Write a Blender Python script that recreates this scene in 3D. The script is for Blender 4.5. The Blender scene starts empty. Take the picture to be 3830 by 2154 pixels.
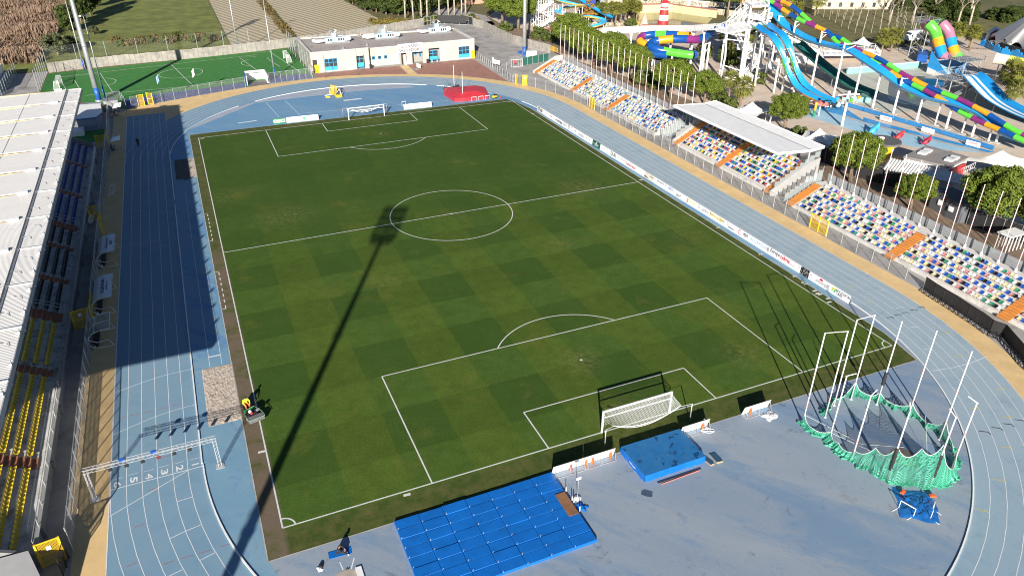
import bpy, bmesh, math, random
from mathutils import Vector, Matrix, Quaternion
random.seed(7)
R = math.radians
scene = bpy.context.scene
COL = scene.collection
PI = math.pi

# ---- camera maths
CAMP = dict(az=0.4105, el=0.5180, roll=0.0027, f=1881.04, loc=(-32.742, -98.016, 45.924))
_ca, _sa, _ce, _se = math.cos(CAMP['az']), math.sin(CAMP['az']), math.cos(CAMP['el']), math.sin(CAMP['el'])
FWD = Vector((_sa * _ce, _ca * _ce, -_se))
_r0 = Vector((_ca, -_sa, 0.0)); _u0 = _r0.cross(FWD)
_cr, _sr = math.cos(CAMP['roll']), math.sin(CAMP['roll'])
RIGHT = _cr * _r0 + _sr * _u0
UP = -_sr * _r0 + _cr * _u0
CLOC = Vector(CAMP['loc'])
# survey frames of the photograph: left, top, width in photo pixels
FR = {'A': (2480, 360, 640), 'B': (2000, 100, 640), 'C': (3190, 820, 640), 'D': (0, 500, 480), 'E': (1920, 0, 640),
      'F': (2560, 0, 640), 'K': (3190, 0, 640), 'M': (3190, 400, 640)}
for _r in (1, 2, 3):
    for _k in (1, 2, 3, 4):
        FR['%d%d' % (_r, _k)] = ([0, 960, 1920, 2870][_k - 1], [0, 720, 1434][_r - 1], 960)


def ray(f, x, y):
    a, b, w = FR[f]; s = w / 1932.0
    u = (a + x * s) * 2576 / 3830; v = (b + y * s) * 1449 / 2154
    return FWD + RIGHT * ((u - 1288) / CAMP['f']) - UP * ((v - 724.5) / CAMP['f'])


def G(f, x, y, z=0.0):
    """surveyed point of the place at height z"""
    d = ray(f, x, y); t = (z - CLOC.z) / d.z
    return CLOC + d * t


def GX(f, x, y, X):
    d = ray(f, x, y); t = (X - CLOC.x) / d.x
    return CLOC + d * t


def GY(f, x, y, Y):
    d = ray(f, x, y); t = (Y - CLOC.y) / d.y
    return CLOC + d * t


def HT(P, f, x, y):
    """height above ground spot P of the thing whose top shows at y"""
    a, b, w = FR[f]; s = w / 1932.0
    v = (b + y * s) * 1449 / 2154
    lo, hi = -5.0, 80.0
    for _ in range(50):
        m = (lo + hi) / 2
        q = Vector((P[0], P[1], m)) - CLOC
        pv = 724.5 - CAMP['f'] * q.dot(UP) / q.dot(FWD)
        if pv > v: lo = m
        else: hi = m
    return lo


# ---- mesh builder
ORG = {}


class MB:
    def __init__(s):
        s.v = []; s.f = []; s.m = []

    def add(s, vs, fs, mi=0):
        n = len(s.v); s.v.extend([tuple(p) for p in vs])
        for f in fs:
            s.f.append(tuple(i + n for i in f)); s.m.append(mi)
        return s

    def bx(s, x0, y0, z0, x1, y1, z1, mi=0):
        if x0 > x1: x0, x1 = x1, x0
        if y0 > y1: y0, y1 = y1, y0
        if z0 > z1: z0, z1 = z1, z0
        return s.add([(x0, y0, z0), (x1, y0, z0), (x1, y1, z0), (x0, y1, z0), (x0, y0, z1), (x1, y0, z1), (x1, y1, z1), (x0, y1, z1)],
                     [(3, 2, 1, 0), (4, 5, 6, 7), (0, 1, 5, 4), (1, 2, 6, 5), (2, 3, 7, 6), (3, 0, 4, 7)], mi)

    def obx(s, c, size, rz=0.0, mi=0, mat=None):
        hx, hy, hz = size[0] / 2, size[1] / 2, size[2] / 2
        m = mat or Matrix.Rotation(rz, 3, 'Z')
        c = Vector(c)
        vs = [c + m @ Vector(p) for p in [(-hx, -hy, -hz), (hx, -hy, -hz), (hx, hy, -hz), (-hx, hy, -hz), (-hx, -hy, hz), (hx, -hy, hz), (hx, hy, hz), (-hx, hy, hz)]]
        return s.add(vs, [(3, 2, 1, 0), (4, 5, 6, 7), (0, 1, 5, 4), (1, 2, 6, 5), (2, 3, 7, 6), (3, 0, 4, 7)], mi)

    def bar(s, a, b, w, h=None, mi=0, up=(0, 0, 1)):
        a = Vector(a); b = Vector(b); d = b - a; L = d.length
        if L < 1e-6: return s
        d /= L; u = Vector(up)
        if abs(d.dot(u)) > .98: u = Vector((0, 1, 0))
        x = d.cross(u).normalized(); z = x.cross(d)
        h = w if h is None else h
        m = Matrix((x, d, z)).transposed()
        return s.obx((a + b) / 2, (w, L, h), 0, mi, m)

    def tube(s, pts, r, n=8, cap=True, mi=0, mifun=None, closed_r=None):
        pts = [Vector(p) for p in pts]; N = len(pts)
        rs = r if isinstance(r, (list, tuple)) else [r] * N
        base = len(s.v); prev = None
        for i, p in enumerate(pts):
            t = (pts[min(i + 1, N - 1)] - pts[max(i - 1, 0)])
            t = t.normalized() if t.length > 1e-9 else Vector((0, 0, 1))
            if prev is None:
                a = Vector((1, 0, 0)) if abs(t.x) < .9 else Vector((0, 1, 0))
                x = t.cross(a).normalized()
            else:
                x = (prev - t * prev.dot(t))
                x = x.normalized() if x.length > 1e-6 else t.orthogonal().normalized()
            prev = x; y = t.cross(x)
            for k in range(n):
                an = 2 * PI * k / n
                s.v.append(tuple(p + (x * math.cos(an) + y * math.sin(an)) * rs[i]))
        for i in range(N - 1):
            for k in range(n):
                k2 = (k + 1) % n
                s.f.append((base + i * n + k, base + i * n + k2, base + (i + 1) * n + k2, base + (i + 1) * n + k))
                s.m.append(mifun(i) if mifun else mi)
        if cap:
            s.f.append(tuple(base + k for k in range(n))[::-1]); s.m.append(mi)
            s.f.append(tuple(base + (N - 1) * n + k for k in range(n))); s.m.append(mi)
        return s

    def cyl(s, x, y, z0, z1, r0, r1=None, n=12, mi=0):
        return s.tube([(x, y, z0), (x, y, z1)], [r0, r0 if r1 is None else r1], n, True, mi)

    def sheet(s, poly, z=None, mi=0):
        vs = [(p[0], p[1], p[2] if z is None else z) for p in poly]
        return s.add(vs, [tuple(range(len(vs)))], mi)

    def prism(s, poly, z0, z1, mi=0, mtop=None):
        """vertical prism over a polygon given anticlockwise or clockwise"""
        n = len(poly)
        ar = sum(poly[i][0] * poly[(i + 1) % n][1] - poly[(i + 1) % n][0] * poly[i][1] for i in range(n))
        if ar < 0: poly = poly[::-1]
        vs = [(p[0], p[1], z0) for p in poly] + [(p[0], p[1], z1) for p in poly]
        s.add(vs, [tuple(range(n))[::-1]], mi)
        k = len(s.v) - 2 * n
        s.f.append(tuple(k + n + i for i in range(n))); s.m.append(mi if mtop is None else mtop)
        for i in range(n):
            j = (i + 1) % n
            s.f.append((k + i, k + j, k + n + j, k + n + i)); s.m.append(mi)
        return s

    def strip(s, A, B, mi=0, closed=False):
        n = len(A); b = len(s.v)
        s.v.extend([tuple(p) for p in A]); s.v.extend([tuple(p) for p in B])
        for i in range(n if closed else n - 1):
            j = (i + 1) % n
            s.f.append((b + i, b + j, b + n + j, b + n + i)); s.m.append(mi)
        return s

    def grid(s, rows, mi=0):
        """rows of equal length"""
        b = len(s.v); n = len(rows[0])
        for r in rows: s.v.extend([tuple(p) for p in r])
        for i in range(len(rows) - 1):
            for j in range(n - 1):
                s.f.append((b + i * n + j, b + i * n + j + 1, b + (i + 1) * n + j + 1, b + (i + 1) * n + j)); s.m.append(mi)
        return s

    def ball(s, c, r, sx=1, sy=1, sz=1, n=8, mi=0):
        c = Vector(c); rows = []
        for i in range(n + 1):
            th = PI * i / n
            rows.append([c + Vector((sx * r * math.sin(th) * math.cos(2 * PI * k / (2 * n)), sy * r * math.sin(th) * math.sin(2 * PI * k / (2 * n)), -sz * r * math.cos(th))) for k in range(2 * n + 1)])
        return s.grid(rows, mi)

    def mesh(s, name, mats, org=(0, 0, 0), smooth=False):
        me = bpy.data.meshes.new(name)
        o = Vector(org)
        me.from_pydata([(p[0] - o.x, p[1] - o.y, p[2] - o.z) for p in s.v], [], s.f)
        for m in (mats if isinstance(mats, (list, tuple)) else [mats]): me.materials.append(m)
        if any(s.m): me.polygons.foreach_set('material_index', s.m)
        if smooth: me.polygons.foreach_set('use_smooth', [True] * len(me.polygons))
        me.update()
        return me

    def build(s, name, mats, parent=None, org=None, smooth=False):
        if parent is not None and org is None: org = ORG.get(parent.name, (0, 0, 0))
        if org is None:
            xs = [p[0] for p in s.v]; ys = [p[1] for p in s.v]; zs = [p[2] for p in s.v]
            org = ((min(xs) + max(xs)) / 2, (min(ys) + max(ys)) / 2, min(zs))
        me = s.mesh(name, mats, org, smooth)
        o = bpy.data.objects.new(name, me); COL.objects.link(o)
        if parent is not None: o.parent = parent
        else: o.location = org
        ORG[o.name] = tuple(org)
        return o


def tag(o, label=None, cat=None, group=None, kind=None):
    if label: o['label'] = label
    if cat: o['category'] = cat
    if group: o['group'] = group
    if kind: o['kind'] = kind
    return o


def thing(name, label, cat, loc=(0, 0, 0), rz=0.0, group=None, local=False):
    o = bpy.data.objects.new(name, None); COL.objects.link(o)
    o.empty_display_size = .3
    o.location = loc; o.rotation_euler = (0, 0, rz)
    ORG[o.name] = (0, 0, 0) if (local or rz) else tuple(loc)
    return tag(o, label, cat, group)


def struct(name, mb, mats, smooth=False):
    return tag(mb.build(name, mats, None, (0, 0, 0), smooth), kind='structure')


def solo(name, mb, mats, label, cat, group=None, smooth=False, org=None):
    return tag(mb.build(name, mats, None, org, smooth), label, cat, group)


def dup(o, loc=None, rz=None, label=None, parent=None, scale=None):
    c = o.copy(); COL.objects.link(c)
    if parent is not None: c.parent = parent
    if loc is not None: c.location = loc
    if rz is not None: c.rotation_euler = (0, 0, rz)
    if scale is not None: c.scale = scale
    if label: c['label'] = label
    for ch in list(o.children): dup(ch, parent=c)
    return c


def inst(name, me, parent, loc, rz=0.0, scale=None):
    """one more part sharing mesh data; loc in world, parent not rotated"""
    o = bpy.data.objects.new(name, me); COL.objects.link(o); o.parent = parent
    g = ORG.get(parent.name, (0, 0, 0))
    o.location = (loc[0] - g[0], loc[1] - g[1], loc[2] - g[2]); o.rotation_euler = (0, 0, rz)
    if scale: o.scale = scale
    return o


ORD = ['first', 'second', 'third', 'fourth', 'fifth', 'sixth', 'seventh', 'eighth', 'ninth', 'tenth', 'eleventh', 'twelfth', 'thirteenth', 'fourteenth',
       'fifteenth', 'sixteenth', 'seventeenth', 'eighteenth', 'nineteenth', 'twentieth', 'twenty-first', 'twenty-second', 'twenty-third', 'twenty-fourth',
       'twenty-fifth', 'twenty-sixth', 'twenty-seventh', 'twenty-eighth', 'twenty-ninth', 'thirtieth', 'thirty-first', 'thirty-second', 'thirty-third']


def text(body, width, height, mat, parent, mtx, name='lettering', thick=0.004, scale_to=True):
    """flat raised letters, centred; mtx maps text plane to the parent's frame"""
    cu = bpy.data.curves.new('txt', 'FONT'); cu.body = body; cu.align_x = 'CENTER'; cu.align_y = 'CENTER'; cu.extrude = 0
    cu.resolution_u = 2; cu.space_line = .85; cu.offset = .028
    to = bpy.data.objects.new('txt', cu); COL.objects.link(to)
    dg = bpy.context.evaluated_depsgraph_get()
    me = bpy.data.meshes.new_from_object(to.evaluated_get(dg))
    bpy.data.objects.remove(to); bpy.data.curves.remove(cu)
    xs = [v.co.x for v in me.vertices]; ys = [v.co.y for v in me.vertices]
    if not xs: return None
    if parent is not None and parent.name.startswith('advertising'): width *= 1.2; height *= 1.25
    w = max(xs) - min(xs); h = max(ys) - min(ys); cx = (max(xs) + min(xs)) / 2; cy = (max(ys) + min(ys)) / 2
    sx = width / w; sy = height / h
    if not scale_to: sx = sy = min(sx, sy)
    for v in me.vertices:
        v.co = mtx @ Vector(((v.co.x - cx) * sx, (v.co.y - cy) * sy, thick))
    me.name = name; me.materials.clear(); me.materials.append(mat)
    o = bpy.data.objects.new(name, me); COL.objects.link(o)
    if parent is not None: o.parent = parent
    return o


def plane_mtx(origin, xdir, ydir):
    x = Vector(xdir).normalized(); y = Vector(ydir).normalized(); z = x.cross(y)
    m = Matrix((x, y, z)).transposed().to_4x4(); m.translation = Vector(origin)
    return m


# ---- materials
MATS = {}


class NT:
    def __init__(s, name):
        s.m = bpy.data.materials.new(name); s.m.use_nodes = True
        s.t = s.m.node_tree; s.n = s.t.nodes; s.b = s.n['Principled BSDF']

    def node(s, typ, **kw):
        n = s.n.new(typ)
        for k, v in kw.items():
            if k.startswith('i_'):
                key = k[2:]; key = int(key) if key.isdigit() else key.replace('_', ' ')
                if hasattr(v, 'node') or isinstance(v, bpy.types.NodeSocket): s.t.links.new(v, n.inputs[key])
                else: n.inputs[key].default_value = v
            else: setattr(n, k, v)
        return n

    def link(s, a, b): s.t.links.new(a, b)

    def pos(s): return s.node('ShaderNodeNewGeometry').outputs['Position']

    def scaled(s, sx, sy, sz, src=None):
        m = s.node('ShaderNodeMapping'); s.link(src or s.pos(), m.inputs['Vector']); m.inputs['Scale'].default_value = (sx, sy, sz)
        return m.outputs[0]

    def noise(s, scale, detail=4, rough=.55, vec=None, dist=0.0):
        n = s.node('ShaderNodeTexNoise'); n.inputs['Scale'].default_value = scale; n.inputs['Detail'].default_value = detail
        n.inputs['Roughness'].default_value = rough; n.inputs['Distortion'].default_value = dist
        s.link(vec or s.pos(), n.inputs['Vector'])
        return n.outputs[0]

    def ramp(s, fac, stops, interp='LINEAR'):
        r = s.node('ShaderNodeValToRGB'); s.link(fac, r.inputs[0]); r.color_ramp.interpolation = interp
        e = r.color_ramp.elements
        while len(e) < len(stops): e.new(.5)
        for el, (p, c) in zip(e, stops):
            el.position = p; el.color = (*(c if hasattr(c, '__len__') else (c, c, c)), 1)
        return r.outputs[0]

    def mix(s, fac, a, b, mode='MIX'):
        n = s.node('ShaderNodeMix', data_type='RGBA', blend_type=mode)
        for k, val in ((0, fac), (6, a), (7, b)):
            if isinstance(val, bpy.types.NodeSocket): s.link(val, n.inputs[k])
            elif k == 0: n.inputs[0].default_value = val
            else: n.inputs[k].default_value = (*val, 1)
        return n.outputs[2]

    def math(s, op, a, b=0.0, c=None):
        n = s.node('ShaderNodeMath', operation=op)
        for k, val in enumerate((a, b) if c is None else (a, b, c)):
            if isinstance(val, bpy.types.NodeSocket): s.link(val, n.inputs[k])
            else: n.inputs[k].default_value = val
        return n.outputs[0]

    def sep(s, vec=None):
        n = s.node('ShaderNodeSeparateXYZ'); s.link(vec or s.pos(), n.inputs[0]); return n.outputs

    def fin(s, col, rough=.8, metal=0.0, bump=None, bstr=.3, bdist=.05, spec=None, alpha=None):
        if isinstance(col, bpy.types.NodeSocket): s.link(col, s.b.inputs['Base Color'])
        else: s.b.inputs['Base Color'].default_value = (*col, 1)
        if isinstance(rough, bpy.types.NodeSocket): s.link(rough, s.b.inputs['Roughness'])
        else: s.b.inputs['Roughness'].default_value = rough
        s.b.inputs['Metallic'].default_value = metal
        if spec is not None: s.b.inputs['Specular IOR Level'].default_value = spec
        if bump is not None:
            n = s.node('ShaderNodeBump'); n.inputs['Strength'].default_value = bstr; n.inputs['Distance'].default_value = bdist
            s.link(bump, n.inputs['Height']); s.link(n.outputs[0], s.b.inputs['Normal'])
        if alpha is not None:
            if isinstance(alpha, bpy.types.NodeSocket): s.link(alpha, s.b.inputs['Alpha'])
            else: s.b.inputs['Alpha'].default_value = alpha
        return s.m


def M(name, col, var=.15, scale=1.5, rough=.6, metal=0.0, spec=None, big=None, bstr=0.0, alpha=None, dirt=None):
    """plain procedural surface: colour broken up by two noises"""
    if name in MATS: return MATS[name]
    t = NT(name)
    n1 = t.noise(scale, 5, .6)
    lo = tuple(max(0, c * (1 - var)) for c in col); hi = tuple(min(1, c * (1 + var)) for c in col)
    c = t.ramp(n1, [(.3, lo), (.7, hi)])
    if dirt:
        n2 = t.noise(dirt[1], 5, .65)
        c = t.mix(t.ramp(n2, [(dirt[2], 0.0), (dirt[2] + .18, dirt[3])]), c, dirt[0])
    MATS[name] = t.fin(c, rough, metal, n1 if bstr else None, bstr, .02, spec, alpha)
    return MATS[name]


def mesh_mat(name, col, cover=.3, cell=.05, wire=.010, rough=.5, metal=.3, diag=False):
    """woven wire or netting: real gaps in a regular weave"""
    if name in MATS: return MATS[name]
    t = NT(name); x, y, z = t.sep()
    h = t.math('ADD', x, y)
    if diag: a = t.math('ADD', h, z); b = t.math('SUBTRACT', h, z)
    else: a = h; b = z
    out = None
    for q in (a, b):
        fr = t.math('FRACT', t.math('DIVIDE', t.math('ADD', q, 1000.0), cell))
        k = t.math('LESS_THAN', fr, cover)
        out = k if out is None else t.math('MAXIMUM', out, k)
    MATS[name] = t.fin(col, rough, metal, alpha=out)
    return MATS[name]
# ---- ground materials
def track_mat():
    t = NT('track_rubber')
    x, y, z = t.sep()
    big = t.noise(.05, 4, .6); mid = t.noise(.35, 5, .65); fine = t.noise(9, 3, .6)
    c = t.mix(t.ramp(big, [(.35, 0.0), (.65, 1.0)]), (.170, .295, .412), (.212, .335, .428))
    right_grey = t.ramp(t.math('MULTIPLY_ADD', x, .0125, .5), [(.45, 0.0), (.95, .8)])  # ramp along x: rubber turns paler and greyer towards the right side
    c = t.mix(right_grey, c, (.365, .450, .500))
    c = t.mix(t.ramp(mid, [(.52, 0.0), (.76, .5)]), c, (.110, .225, .345))
    c = t.mix(t.ramp(fine, [(.35, .12), (.65, 0.0)]), c, (.05, .09, .14))
    # fine grain also gives the bump
    return t.fin(c, .75, 0, fine, .25, .01)


def infield_mat(name, a, b, blue, dark, stain=.6):
    t = NT(name)
    mp = t.node('ShaderNodeMapping', vector_type='TEXTURE'); t.link(t.pos(), mp.inputs[0]); mp.inputs['Rotation'].default_value = (0, 0, R(-52)); mp.inputs['Scale'].default_value = (2.4, .6, 1)
    n1 = t.noise(.12, 7, .66, mp.outputs[0], .5); n2 = t.noise(.10, 7, .72, mp.outputs[0], .8); n3 = t.noise(.5, 7, .7, dist=.8); n4 = t.noise(7, 3, .6)
    c = t.mix(t.ramp(n1, [(.36, 0.0), (.62, 1.0)]), a, b)
    c = t.mix(t.ramp(n2, [(.50, 0.0), (.60, .62)]), c, blue)
    n6 = t.noise(.55, 8, .75, dist=.3); c = t.mix(t.ramp(n6, [(.58, 0.0), (.61, .4)]), c, blue)
    c = t.mix(t.ramp(n3, [(.60, 0.0), (.70, stain)]), c, dark)
    n5 = t.noise(.22, 7, .72, t.scaled(1.6, .7, 1), .9)
    c = t.mix(t.ramp(n5, [(.60, 0.0), (.70, .5)]), c, (.20, .19, .18))
    c = t.mix(t.ramp(n4, [(.35, .12), (.65, 0.0)]), c, dark)
    rg = t.ramp(n1, [(.3, .55), (.7, .8)])
    return t.fin(c, rg, 0, n4, .2, .01)


WEAR = [(23.0, 1.5, 5, .7), (10.5, -15.5, 3, .5), (0, -41.3, 3.5, .6), (16.5, -47, 3.5, .5), (0, -50.5, 4.5, .55), (0, 50.5, 5, .6), (-23, 9, 6, .45), (-14.5, -16.5, 3, .45), (0, 41, 3, .5), (0, 0, 3, .4), (-30, 20, 5, .35), (28, -20, 4, .35)]


def turf_mat():
    t = NT('pitch_turf')
    x, y, z = t.sep()
    wob = t.math('MULTIPLY_ADD', t.noise(.8, 3, .6), .5, -.25)
    def band(co, per, off):
        q = t.math('FRACT', t.math('DIVIDE', t.math('ADD', t.math('ADD', co, wob), off), per))
        r = t.ramp(q, [(0.0, 0.0), (.012, 0.0), (.02, 1.0), (.488, 1.0), (.5, 0.0)])
        return r
    bx_ = band(x, 10.86, 1000 * 10.86 + 5.43); by_ = band(y, 11.9, 1000 * 11.9 + 5.95)
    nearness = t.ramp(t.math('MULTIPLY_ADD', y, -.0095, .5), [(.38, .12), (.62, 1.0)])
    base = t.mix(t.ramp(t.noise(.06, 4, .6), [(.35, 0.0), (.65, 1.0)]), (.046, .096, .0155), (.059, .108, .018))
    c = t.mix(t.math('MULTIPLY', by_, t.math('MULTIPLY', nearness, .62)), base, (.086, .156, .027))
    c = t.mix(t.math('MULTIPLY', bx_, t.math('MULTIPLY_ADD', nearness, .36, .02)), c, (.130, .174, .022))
    fine = t.noise(6.0, 6, .7); mid = t.noise(.55, 6, .68)
    c = t.mix(t.ramp(mid, [(.40, 0.0), (.72, .55)]), c, (.040, .074, .009))
    yel = t.noise(.16, 7, .7, dist=.4)
    c = t.mix(t.ramp(yel, [(.56, 0.0), (.74, .55)]), c, (.165, .165, .030))
    c = t.mix(t.ramp(fine, [(.34, .5), (.62, 0.0)]), c, (.026, .048, .010))
    sp = t.noise(3.2, 3, .7)
    c = t.mix(t.ramp(sp, [(.70, 0.0), (.76, .5)]), c, (.19, .16, .07))
    for (px, py, pr, am) in WEAR:
        dd = t.node('ShaderNodeVectorMath', operation='DISTANCE'); t.link(t.pos(), dd.inputs[0]); dd.inputs[1].default_value = (px, py, .03)
        k = t.math('MULTIPLY', t.ramp(t.math('DIVIDE', dd.outputs['Value'], pr), [(.2, 1.0), (1.0, 0.0)]), t.ramp(t.noise(1.6, 6, .75), [(.45, 0.0), (.66, am)])); c = t.mix(k, c, (.21, .185, .075))
    # margins outside the lines: rougher, browner; trodden earth down the left touchline
    edge = t.math('MAXIMUM', t.math('GREATER_THAN', t.math('ABSOLUTE', x), 32.7), t.math('GREATER_THAN', t.math('ABSOLUTE', y), 52.5))
    rough_g = t.mix(t.ramp(t.noise(.8, 6, .7), [(.4, 0.0), (.66, .75)]), (.045, .070, .016), (.150, .125, .050))
    c = t.mix(t.math('MULTIPLY', edge, .75), c, rough_g)
    lm = t.math('MULTIPLY', t.ramp(t.math('MULTIPLY_ADD', x, -1.0, -32.0), [(.25, 0.0), (.75, 1.0)]), t.ramp(t.math('MULTIPLY_ADD', y, -.01, .5), [(.44, .15), (.56, 1.0)]))
    lm2 = t.math('MULTIPLY', lm, t.ramp(t.noise(.35, 5, .7), [(.34, 0.15), (.52, 1.0)]))
    c = t.mix(lm2, c, t.mix(t.noise(2.5, 5, .7), (.115, .088, .062), (.185, .145, .105)))
    return t.fin(c, .9, 0, fine, .5, .03, .1)


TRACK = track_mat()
INF_N = infield_mat('near_infield_coating', (.235, .300, .385), (.285, .335, .395), (.135, .245, .390), (.085, .110, .140), .7)
INF_F = infield_mat('far_infield_coating', (.130, .280, .450), (.165, .310, .450), (.095, .235, .455), (.11, .18, .26), .4)
STRIP = infield_mat('strip_coating', (.150, .300, .430), (.195, .335, .440), (.085, .225, .450), (.09, .15, .22), .5)
YEL = M('ochre_coating', (.66, .47, .23), .10, .5, .8, dirt=((.40, .29, .15), .35, .58, .5))
TURF = turf_mat()
WHITE_LINE = M('line_paint', (.62, .62, .60), .12, 2.5, .7, dirt=((.35, .36, .33), 1.3, .6, .6))
WHITE_TRACK = M('track_line_paint', (.66, .69, .72), .10, 2, .7)
RED_PAINT = M('red_mark_paint', (.45, .10, .10), .15, 3, .7)
YEL_PAINT = M('yellow_mark_paint', (.60, .48, .12), .15, 3, .7)
BLACK_PAINT = M('black_mark_paint', (.03, .03, .03), .15, 3, .7)
CONC = M('concrete', (.42, .40, .365), .18, .7, .85, dirt=((.20, .19, .17), .5, .52, .6), bstr=.2)
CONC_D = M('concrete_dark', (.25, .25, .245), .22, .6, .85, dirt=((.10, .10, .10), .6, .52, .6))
ASPH = M('asphalt', (.35, .335, .32), .16, .4, .9, dirt=((.16, .155, .15), .25, .5, .7), bstr=.2)
ASPH_D = M('asphalt_dark', (.13, .13, .135), .25, .5, .9, dirt=((.22, .21, .20), .3, .55, .6))
SANDP = M('aquapark_paving', (.58, .48, .39), .13, .35, .9, dirt=((.46, .33, .25), .16, .52, .7), bstr=.15)
REDPAV = M('red_paving', (.33, .165, .125), .20, 1.6, .85, dirt=((.18, .10, .085), .5, .5, .5))
GREEN_ART = M('artificial_turf', (.036, .185, .030), .18, .8, .9, dirt=((.022, .135, .020), .3, .5, .5))
BLUE_EDGE = M('blue_edging', (.045, .07, .24), .2, 1.2, .8)
SAND = M('pit_sand', (.50, .43, .36), .22, 3.5, .95, dirt=((.20, .16, .13), 1.8, .50, .75), bstr=.6)
GRASSF = M('field_grass', (.150, .170, .032), .35, .25, .95, dirt=((.090, .110, .020), .12, .5, .8), bstr=.3)
PINE_EARTH = M('pine_litter_earth', (.23, .165, .115), .35, .6, .95, dirt=((.10, .075, .05), .3, .5, .7))


def plough_mat():
    t = NT('ploughed_earth'); x, y, z = t.sep()
    q = t.math('SINE', t.math('MULTIPLY', t.math('ADD', t.math('ADD', x, t.math('MULTIPLY', y, .33)), t.math('MULTIPLY', t.noise(.3, 3, .6), 1.2)), 2.9))
    c = t.mix(t.math('MULTIPLY_ADD', t.math('MULTIPLY', q, t.noise(.12, 4, .6)), .5, .5), (.38, .32, .22), (.465, .40, .28))
    n = t.noise(.9, 7, .75)
    c = t.mix(t.ramp(n, [(.42, 0.0), (.75, .6)]), c, (.33, .29, .17))
    return t.fin(c, .95, 0, q, .5, .12)


PLOUGH = plough_mat()


def ground_mat():
    t = NT('open_ground')
    n = t.noise(.03, 7, .65); m2 = t.noise(.4, 6, .7)
    c = t.mix(t.ramp(n, [(.38, 0.0), (.62, 1.0)]), (.095, .100, .028), (.155, .130, .060))
    c = t.mix(t.ramp(m2, [(.45, 0.0), (.7, .7)]), c, (.055, .060, .020))
    return t.fin(c, .95, 0, m2, .4, .1)


GROUND = ground_mat()


def lz(k): return .006 * k


# ---- world
CX, CYC, RK = -1.2, 42.2, 36.7            # track centre, bend centres at +-CYC, kerb radius


def stad(r, n=48, y0=-CYC, y1=CYC):
    pts = []
    for i in range(n + 1):
        a = PI * i / n
        pts.append((CX + r * math.cos(a), y1 + r * math.sin(a)))
    for i in range(n + 1):
        a = PI + PI * i / n
        pts.append((CX + r * math.cos(a), y0 + r * math.sin(a)))
    return pts


def ring(mb, r0, r1, z, mi=0):
    A = [(x, y, z) for x, y in stad(r0)]; B = [(x, y, z) for x, y in stad(r1)]
    mb.strip(B, A, mi, True)


def arc(c, r, a0, a1, n=24): return [(c[0] + r * math.cos(a0 + (a1 - a0) * i / n), c[1] + r * math.sin(a0 + (a1 - a0) * i / n)) for i in range(n + 1)]


def line(mb, pts, w, z, mi=0):
    """painted line along 2-D points"""
    pts = [Vector((p[0], p[1])) for p in pts]; n = len(pts); A = []; B = []
    for i, p in enumerate(pts):
        d = (pts[min(i + 1, n - 1)] - pts[max(i - 1, 0)]).normalized(); q = Vector((-d.y, d.x)) * w / 2
        A.append((*(p + q), z)); B.append((*(p - q), z))
    mb.strip(B, A, mi)


def rect(x0, y0, x1, y1): return [(x0, y0), (x1, y0), (x1, y1), (x0, y1)]


def gp(f, *pts): return [tuple(G(f, *p)[:2]) for p in pts]


mb = MB(); mb.sheet(rect(-900, -700, 1100, 1500), 0); struct('ground', mb, GROUND)
# stadium apron
mb = MB(); mb.sheet([(-75, -110), (44.0, -110), (66, -95), (66, -46), (63, -38), (63, 76), (63, 92), (56.8, 106), (56.8, 138), (46, 144.5), (-3, 128.5), (-3.2, 93), (-47, 80), (-62, 66), (-75, 66)], lz(1))
struct('stadium_apron', mb, ASPH)
# yellow surround, with its far-left and near-left corners
mb = MB(); mb.sheet(stad(46.9), lz(2))
mb.sheet([(-47.7, -88), (-30, -88), (-30, -60), (-47.7, -42)], lz(2) - .001)
mb.sheet([(-47.7, 42), (-30, 60), (-14.6, 88.4), (-20.1, 86.7), (-30.5, 83.8), (-38.3, 81.3), (-45.0, 78.6), (-47.7, 74)], lz(2) - .001)
mb.sheet(rect(17.9, 84, 20.7, 93.6), lz(3)); mb.sheet(rect(-3.2, 88.6, 18.4, 89.9), lz(2) + .001)
struct('yellow_surround', mb, YEL)
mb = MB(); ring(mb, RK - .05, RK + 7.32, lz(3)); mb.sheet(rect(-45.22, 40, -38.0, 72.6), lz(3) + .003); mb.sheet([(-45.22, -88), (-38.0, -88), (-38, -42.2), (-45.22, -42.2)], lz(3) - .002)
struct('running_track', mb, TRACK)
nb = [p for p in stad(RK + .02) if p[1] < -54.9]
mb = MB(); mb.sheet([(-37.92, -42.0)] + [p for p in stad(RK + .02) if p[1] < -42.3] + [(35.5, -42.0), (33.4, -42), (32.4, -55.2), (-34.05, -55.12), (-34.05, -42)], lz(4)); struct('near_infield', mb, INF_N)
mb = MB(); mb.sheet([(-37.92, 42.03)] + [p for p in stad(RK + .02) if p[1] > 42.3][::-1] + [(35.5, 42.03), (33.4, 42), (32.6, 51), (31.6, 53.9), (-34.05, 54.7), (-34.05, 42)], lz(4)); struct('far_infield', mb, INF_F)
mb = MB(); up_ = [p for p in stad(RK - .3) if p[1] > 58][::-1]; mb.sheet([p for p in up_ if p[0] < 17] + gp('12', (1190, 660), (900, 674), (720, 692), (300, 738), (0, 775)), lz(4) + .003); struct('grey_infield_zone', mb, M('grey_coating', (.33, .37, .44), .08, .5, .8, dirt=((.24, .30, .40), .3, .5, .5)))
mb = MB(); mb.sheet(rect(-37.95, -42.15, -34.0, 42.1), lz(4) + .002); mb.sheet([(33.4, -42.1), (35.53, -42.1), (35.53, 42.05), (33.4, 42.05)], lz(4) + .002)
mb.sheet([(-37.9, -42.12), (-34.05, -42.12), (-34.05, -55.1), (-33, -58.5), (-33.2, -60), (-35.0, -56.4), (-36.4, -52.5), (-37.4, -48)], lz(4) + .003)
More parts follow.
